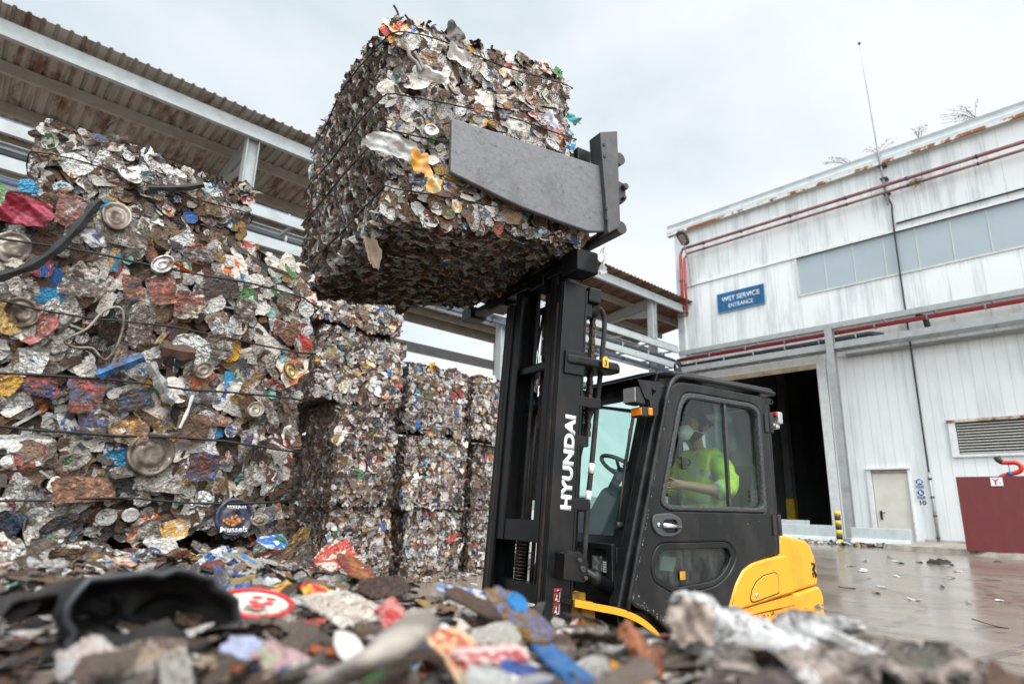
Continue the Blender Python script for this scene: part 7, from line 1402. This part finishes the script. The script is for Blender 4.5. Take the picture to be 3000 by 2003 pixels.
L1('printed_sheet', 'pink lettered sheet above the orange printed one', 'printed sheet', 1130, 1500, 1.06, 0.09, 0.03, 0, 'B84A54', 'E0C8C4', 1.0, 116, 0.1, 0.0, (0, -0.5), -0.1, 0.7)
L1('blue_sheet', 'bright blue flattened tin at the bottom edge right of centre', 'flattened can', 1330, 1560, 1.05, 0.12, 0.035, 0, '2A6AA8', '1F4E86', 0.4, 117, 0.1, 0.0, (0, -0.4), 0.05, 0.6)
L1('blue_sheet', 'dark blue crumpled tin at the bottom edge left of the bright blue one', 'flattened can', 1215, 1560, 1.05, 0.07, 0.04, 2, '3A5CA8', '2A3868', 0.5, 118, 0.2, 0.05, (0, -0.4), 0.3, 1.0)
L1('yellow_tin', 'golden yellow tin at the bottom edge under the rusty sheet', 'crushed can', 1455, 1560, 1.05, 0.05, 0.035, 3, 'D89A28', 'C88A20', 0.2, 119, 0.3, 0.0, (0.2, -0.4), 0.6, 0.6)
L1('foil_scrap', 'green and pink printed foil left of the weathered stick', 'foil', 690, 1535, 1.05, 0.10, 0.05, 5, 'A8AC92', 'B08E98', 0.9, 120, 0.2, 0.05, (0.2, -0.4), 0.8, 0.9)
L1('foil_scrap', 'pale crumpled foil curling up under the black trough', 'foil', 395, 1530, 1.045, 0.11, 0.045, 3, '9E8E7E', 'B8A898', 0.2, 121, 0.2, 0.3, (0, -0.5), -0.3, 0.8)
L1('foil_scrap', 'grey white crumpled foil in the bottom left corner', 'foil', 215, 1555, 1.04, 0.09, 0.05, 2, 'B8BCC4', 'A8907C', 0.4, 122, 0.2, 0.1, (0.2, -0.4), 0.5, 1.0)
L1('foil_scrap', 'white ridged foil lump under the fish tin', 'foil', 370, 1247, 1.065, 0.20, 0.09, 2, 'DCDEE0', 'C8CCD0', 0.2, 123, 0.7, 0.05, (0, -0.4), 0.1, 0.9)
L1('printed_can', 'blue white and red curled can near the end of the huge bale', 'crushed can', 625, 1243, 1.07, 0.13, 0.08, 3, 'C8D0D8', '2A6FB8', 1.0, 124, 0.2, 0.1, (0.1, -0.5), 0.2, 0.7)
L1('blue_can', 'bright blue flattened can below the curled blue and white one', 'flattened can', 570, 1285, 1.05, 0.10, 0.04, 0, '2A86C8', 'D8B03A', 0.6, 125, 0.2, 0.05, (0.1, -0.4), 0.4, 0.9)
L1('blue_can', 'flattened blue and violet can in the middle left', 'flattened can', 345, 1275, 1.045, 0.13, 0.06, 0, '2A6FB8', 'C8C4D0', 0.8, 126, 0.2, 0.1, (0, -0.25), 0.3, 0.9)
L1('flattened_can', 'cream and orange flattened can left of the middle', 'flattened can', 295, 1302, 1.04, 0.16, 0.05, 3, 'D8CCB8', 'C8744A', 0.7, 127, 0.2, 0.15, (0, -0.2), 0.1, 0.7)
L1('flattened_can', 'pale green flattened can at the left edge', 'flattened can', 120, 1310, 1.04, 0.22, 0.06, 3, 'B8C4BC', '8AA89A', 0.4, 128, 0.4, 0.2, (0, -0.1), -0.1, 0.7)
L1('brown_can', 'brown crushed tin in the near left below the huge bale', 'crushed can', 85, 1250, 1.06, 0.18, 0.09, 2, '7A5C44', '8A6A50', 0.1, 129, 0.2, 0.5, (0, -0.4), 0.1, 1.0)
L1('tan_can', 'tan crumpled paper like tin above the curled blue can', 'crushed can', 560, 1228, 1.07, 0.14, 0.06, 2, 'A8825C', '8A6A50', 0.1, 130, 0.1, 0.2, (0, -0.5), 0.4, 1.0)
L1('brown_flap', 'dark brown flat flap before the forklift mast', 'metal scrap', 1100, 1390, 1.055, 0.16, 0.05, 3, '4A3A30', '6A4A3A', 0.1, 131, 0.2, 0.5, (0, -0.2), 0.15, 0.7)
L1('striped_can', 'blue and white striped can near the foot of the mast', 'crushed can', 1060, 1362, 1.06, 0.10, 0.04, 3, '5A86C0', 'C8CCD4', 1.0, 132, 0.2, 0.1, (0.1, -0.5), -0.35, 0.7)
# a loose layer of smaller pieces lying on the near bales
rng = np.random.default_rng(77); Nn_ = 3200
xx = rng.uniform(-1.3, 0.9, Nn_); yy2 = rng.uniform(-0.6, 2.35, Nn_); edge = xx > 0.80
zz = 1.035+rng.uniform(0, 0.022, Nn_)-np.where(edge, rng.uniform(0, 0.05, Nn_), 0)-0.04*np.clip((xx+0.1)/0.9, 0, 1)*np.clip((yy2-0.2)/0.5, 0, 1)
keep = ~((np.hypot(xx, yy2) < 0.28)); xx, yy2, zz = xx[keep], yy2[keep], zz[keep]; Nn_ = len(xx)
sz = rng.uniform(0.014, 0.040, Nn_); K = rng.choice(6, Nn_, p=[.22, .04, .24, .32, .08, .10]); nrm = np.stack([rng.normal(0, 0.24, Nn_), rng.normal(0, 0.24, Nn_), np.ones(Nn_)], 1)
Vt, UV = pieces(np.stack([xx, yy2, zz], 1), rot_to(nrm, rng), np.stack([sz*1.2, sz*rng.uniform(.3, .8, Nn_)], 1), K, rng, 9, 1.15)
col, met, col2, pr = colours(rng, Nn_, 1.0, 1.5)
me = scrap_mesh('loose_scrap', Vt, UV, col, met, col2, pr, rng.random(Nn_)+0.22, K, rng)
solo('loose_scrap', me, M['scrap'], 'loose layer of small crushed tin pieces spread over the near bale tops', 'scrap', FB, (0, 1.0, 1.04), kind='stuff')

# ------------------------------------------------------------------ litter on the yard (frame FW)
rng = np.random.default_rng(78)
def litter(name, label, pts, smin, smax, seed):
    rng = np.random.default_rng(seed); P = np.array(pts); n_ = len(P); sz = rng.uniform(smin, smax, n_); K = rng.choice(6, n_, p=KP); nrm = np.stack([rng.normal(0, 0.35, n_), rng.normal(0, 0.35, n_), np.ones(n_)], 1)
    Vt, UV = pieces(P, rot_to(nrm, rng), np.stack([sz, sz*rng.uniform(.4, 1, n_)], 1), K, rng, 5, 0.9); col, met, col2, pr = colours(rng, n_)
    me = scrap_mesh(name, Vt, UV, col, met, col2, pr, rng.random(n_)*0.8, K, rng); solo(name, me, M['scrap'], label, 'litter', FW, tuple(P.mean(0)), kind='stuff')
pts = []
for i in range(420): x = rng.uniform(-11.5, -5.6); y = 20.35+rng.normal(0, 0.16)+(0.35 if x < -7.5 else 0.1); pts.append((x, y, ground_z(y)+0.02+abs(rng.normal(0, 0.02))))
litter('kerb_litter', 'drift of small colourful litter along the foot of the barriers', pts, 0.04, 0.11, 5)
pts = []
for i in range(260): x = -8.95+abs(rng.normal(0, 0.22)); y = rng.uniform(4.3, 9.2); pts.append((x, y, ground_z(y)+0.015))
litter('stack_litter', 'small crushed scraps fallen along the foot of the far bale stacks', pts, 0.02, 0.06, 6)
# single scraps on the open wet yard
kindsN = [('scrap_of_tin', 'C9CACA', 'small silver scrap lying on the wet open yard', 'silver scraps on the yard'), ('scrap_of_wood', '4A382C', 'thin dark splinter lying on the wet open yard', 'dark splinters on the yard'), ('scrap_of_film', 'D6D6D2', 'crumpled white scrap lying on the wet open yard', 'white scraps on the yard')]
spots = [(-3.9, 13.0, 2), (-4.6, 13.4, 2), (-3.2, 13.5, 1), (-2.7, 13.7, 1), (-2.2, 13.2, 1), (-5.1, 14.2, 0), (-4.2, 12.2, 1), (-3.0, 12.0, 0), (-1.9, 14.5, 0), (-2.4, 15.8, 2), (-1.3, 12.4, 2), (-5.6, 13.1, 0), (-4.9, 11.4, 1), (-3.6, 11.2, 0), (-2.1, 11.0, 2), (-1.0, 10.6, 1), (-2.9, 10.2, 0), (-1.5, 9.7, 2), (-0.6, 11.6, 0), (-3.4, 14.8, 0), (-6.0, 15.4, 1), (-4.4, 16.2, 0), (-0.8, 13.6, 1), (-0.2, 9.4, 1), (-1.8, 8.8, 1), (-3.9, 10.6, 1), (-5.2, 17.0, 2), (-2.0, 17.2, 0)]
rsp = random.Random(31)
spots += [(rsp.uniform(-5.5, 0.5), rsp.uniform(8.5, 18.2), rsp.choice([0, 0, 1, 2])) for _ in range(14)]
spots += [(-7.9, 6.6, 0), (-7.2, 7.3, 0), (-7.6, 8.1, 2), (-6.9, 8.6, 0)]
for i, (x, y, k) in enumerate(spots):
    rg2 = np.random.default_rng(200+i); nm, cc, lab, grp = kindsN[k]; K = np.array([(2, 4, 5)[k] if k != 1 else 4]); s = (0.075, 0.17, 0.085)[k]*rg2.uniform(0.7, 1.2)
    Vt, UV = pieces(np.array([[x, y, ground_z(y)+0.018]]), rot_to(np.array([[0.1, 0.1, 1.0]]), rg2), np.array([[s, s*(0.6, 0.12, 0.6)[k]]]), K, rg2, 7, 0.8)
    me = scrap_mesh(nm, Vt, UV, np.array([lin(cc)]), np.array([0.5 if k == 0 else 0.0]), np.array([lin('B8B0A8')]), np.array([0.2]), np.array([0.25]), K, rg2); solo(nm, me, M['scrap'], lab, 'scrap', FW, (x, y, ground_z(y)+0.01), grp)
me = sheet('rag', (-4.0, 16.1, ground_z(16.1)+0.06), (1, 0, 0), (0.1, 0.8, 0.5), 0.42, 0.22, 95, None, None, 0.05, 14, 0, 0, 0.25); solo('black_rag', me, M['rubber'], 'crumpled black rag lying on the yard before the maroon panel', 'rag', FW, (-4.0, 16.1, ground_z(16.1)))
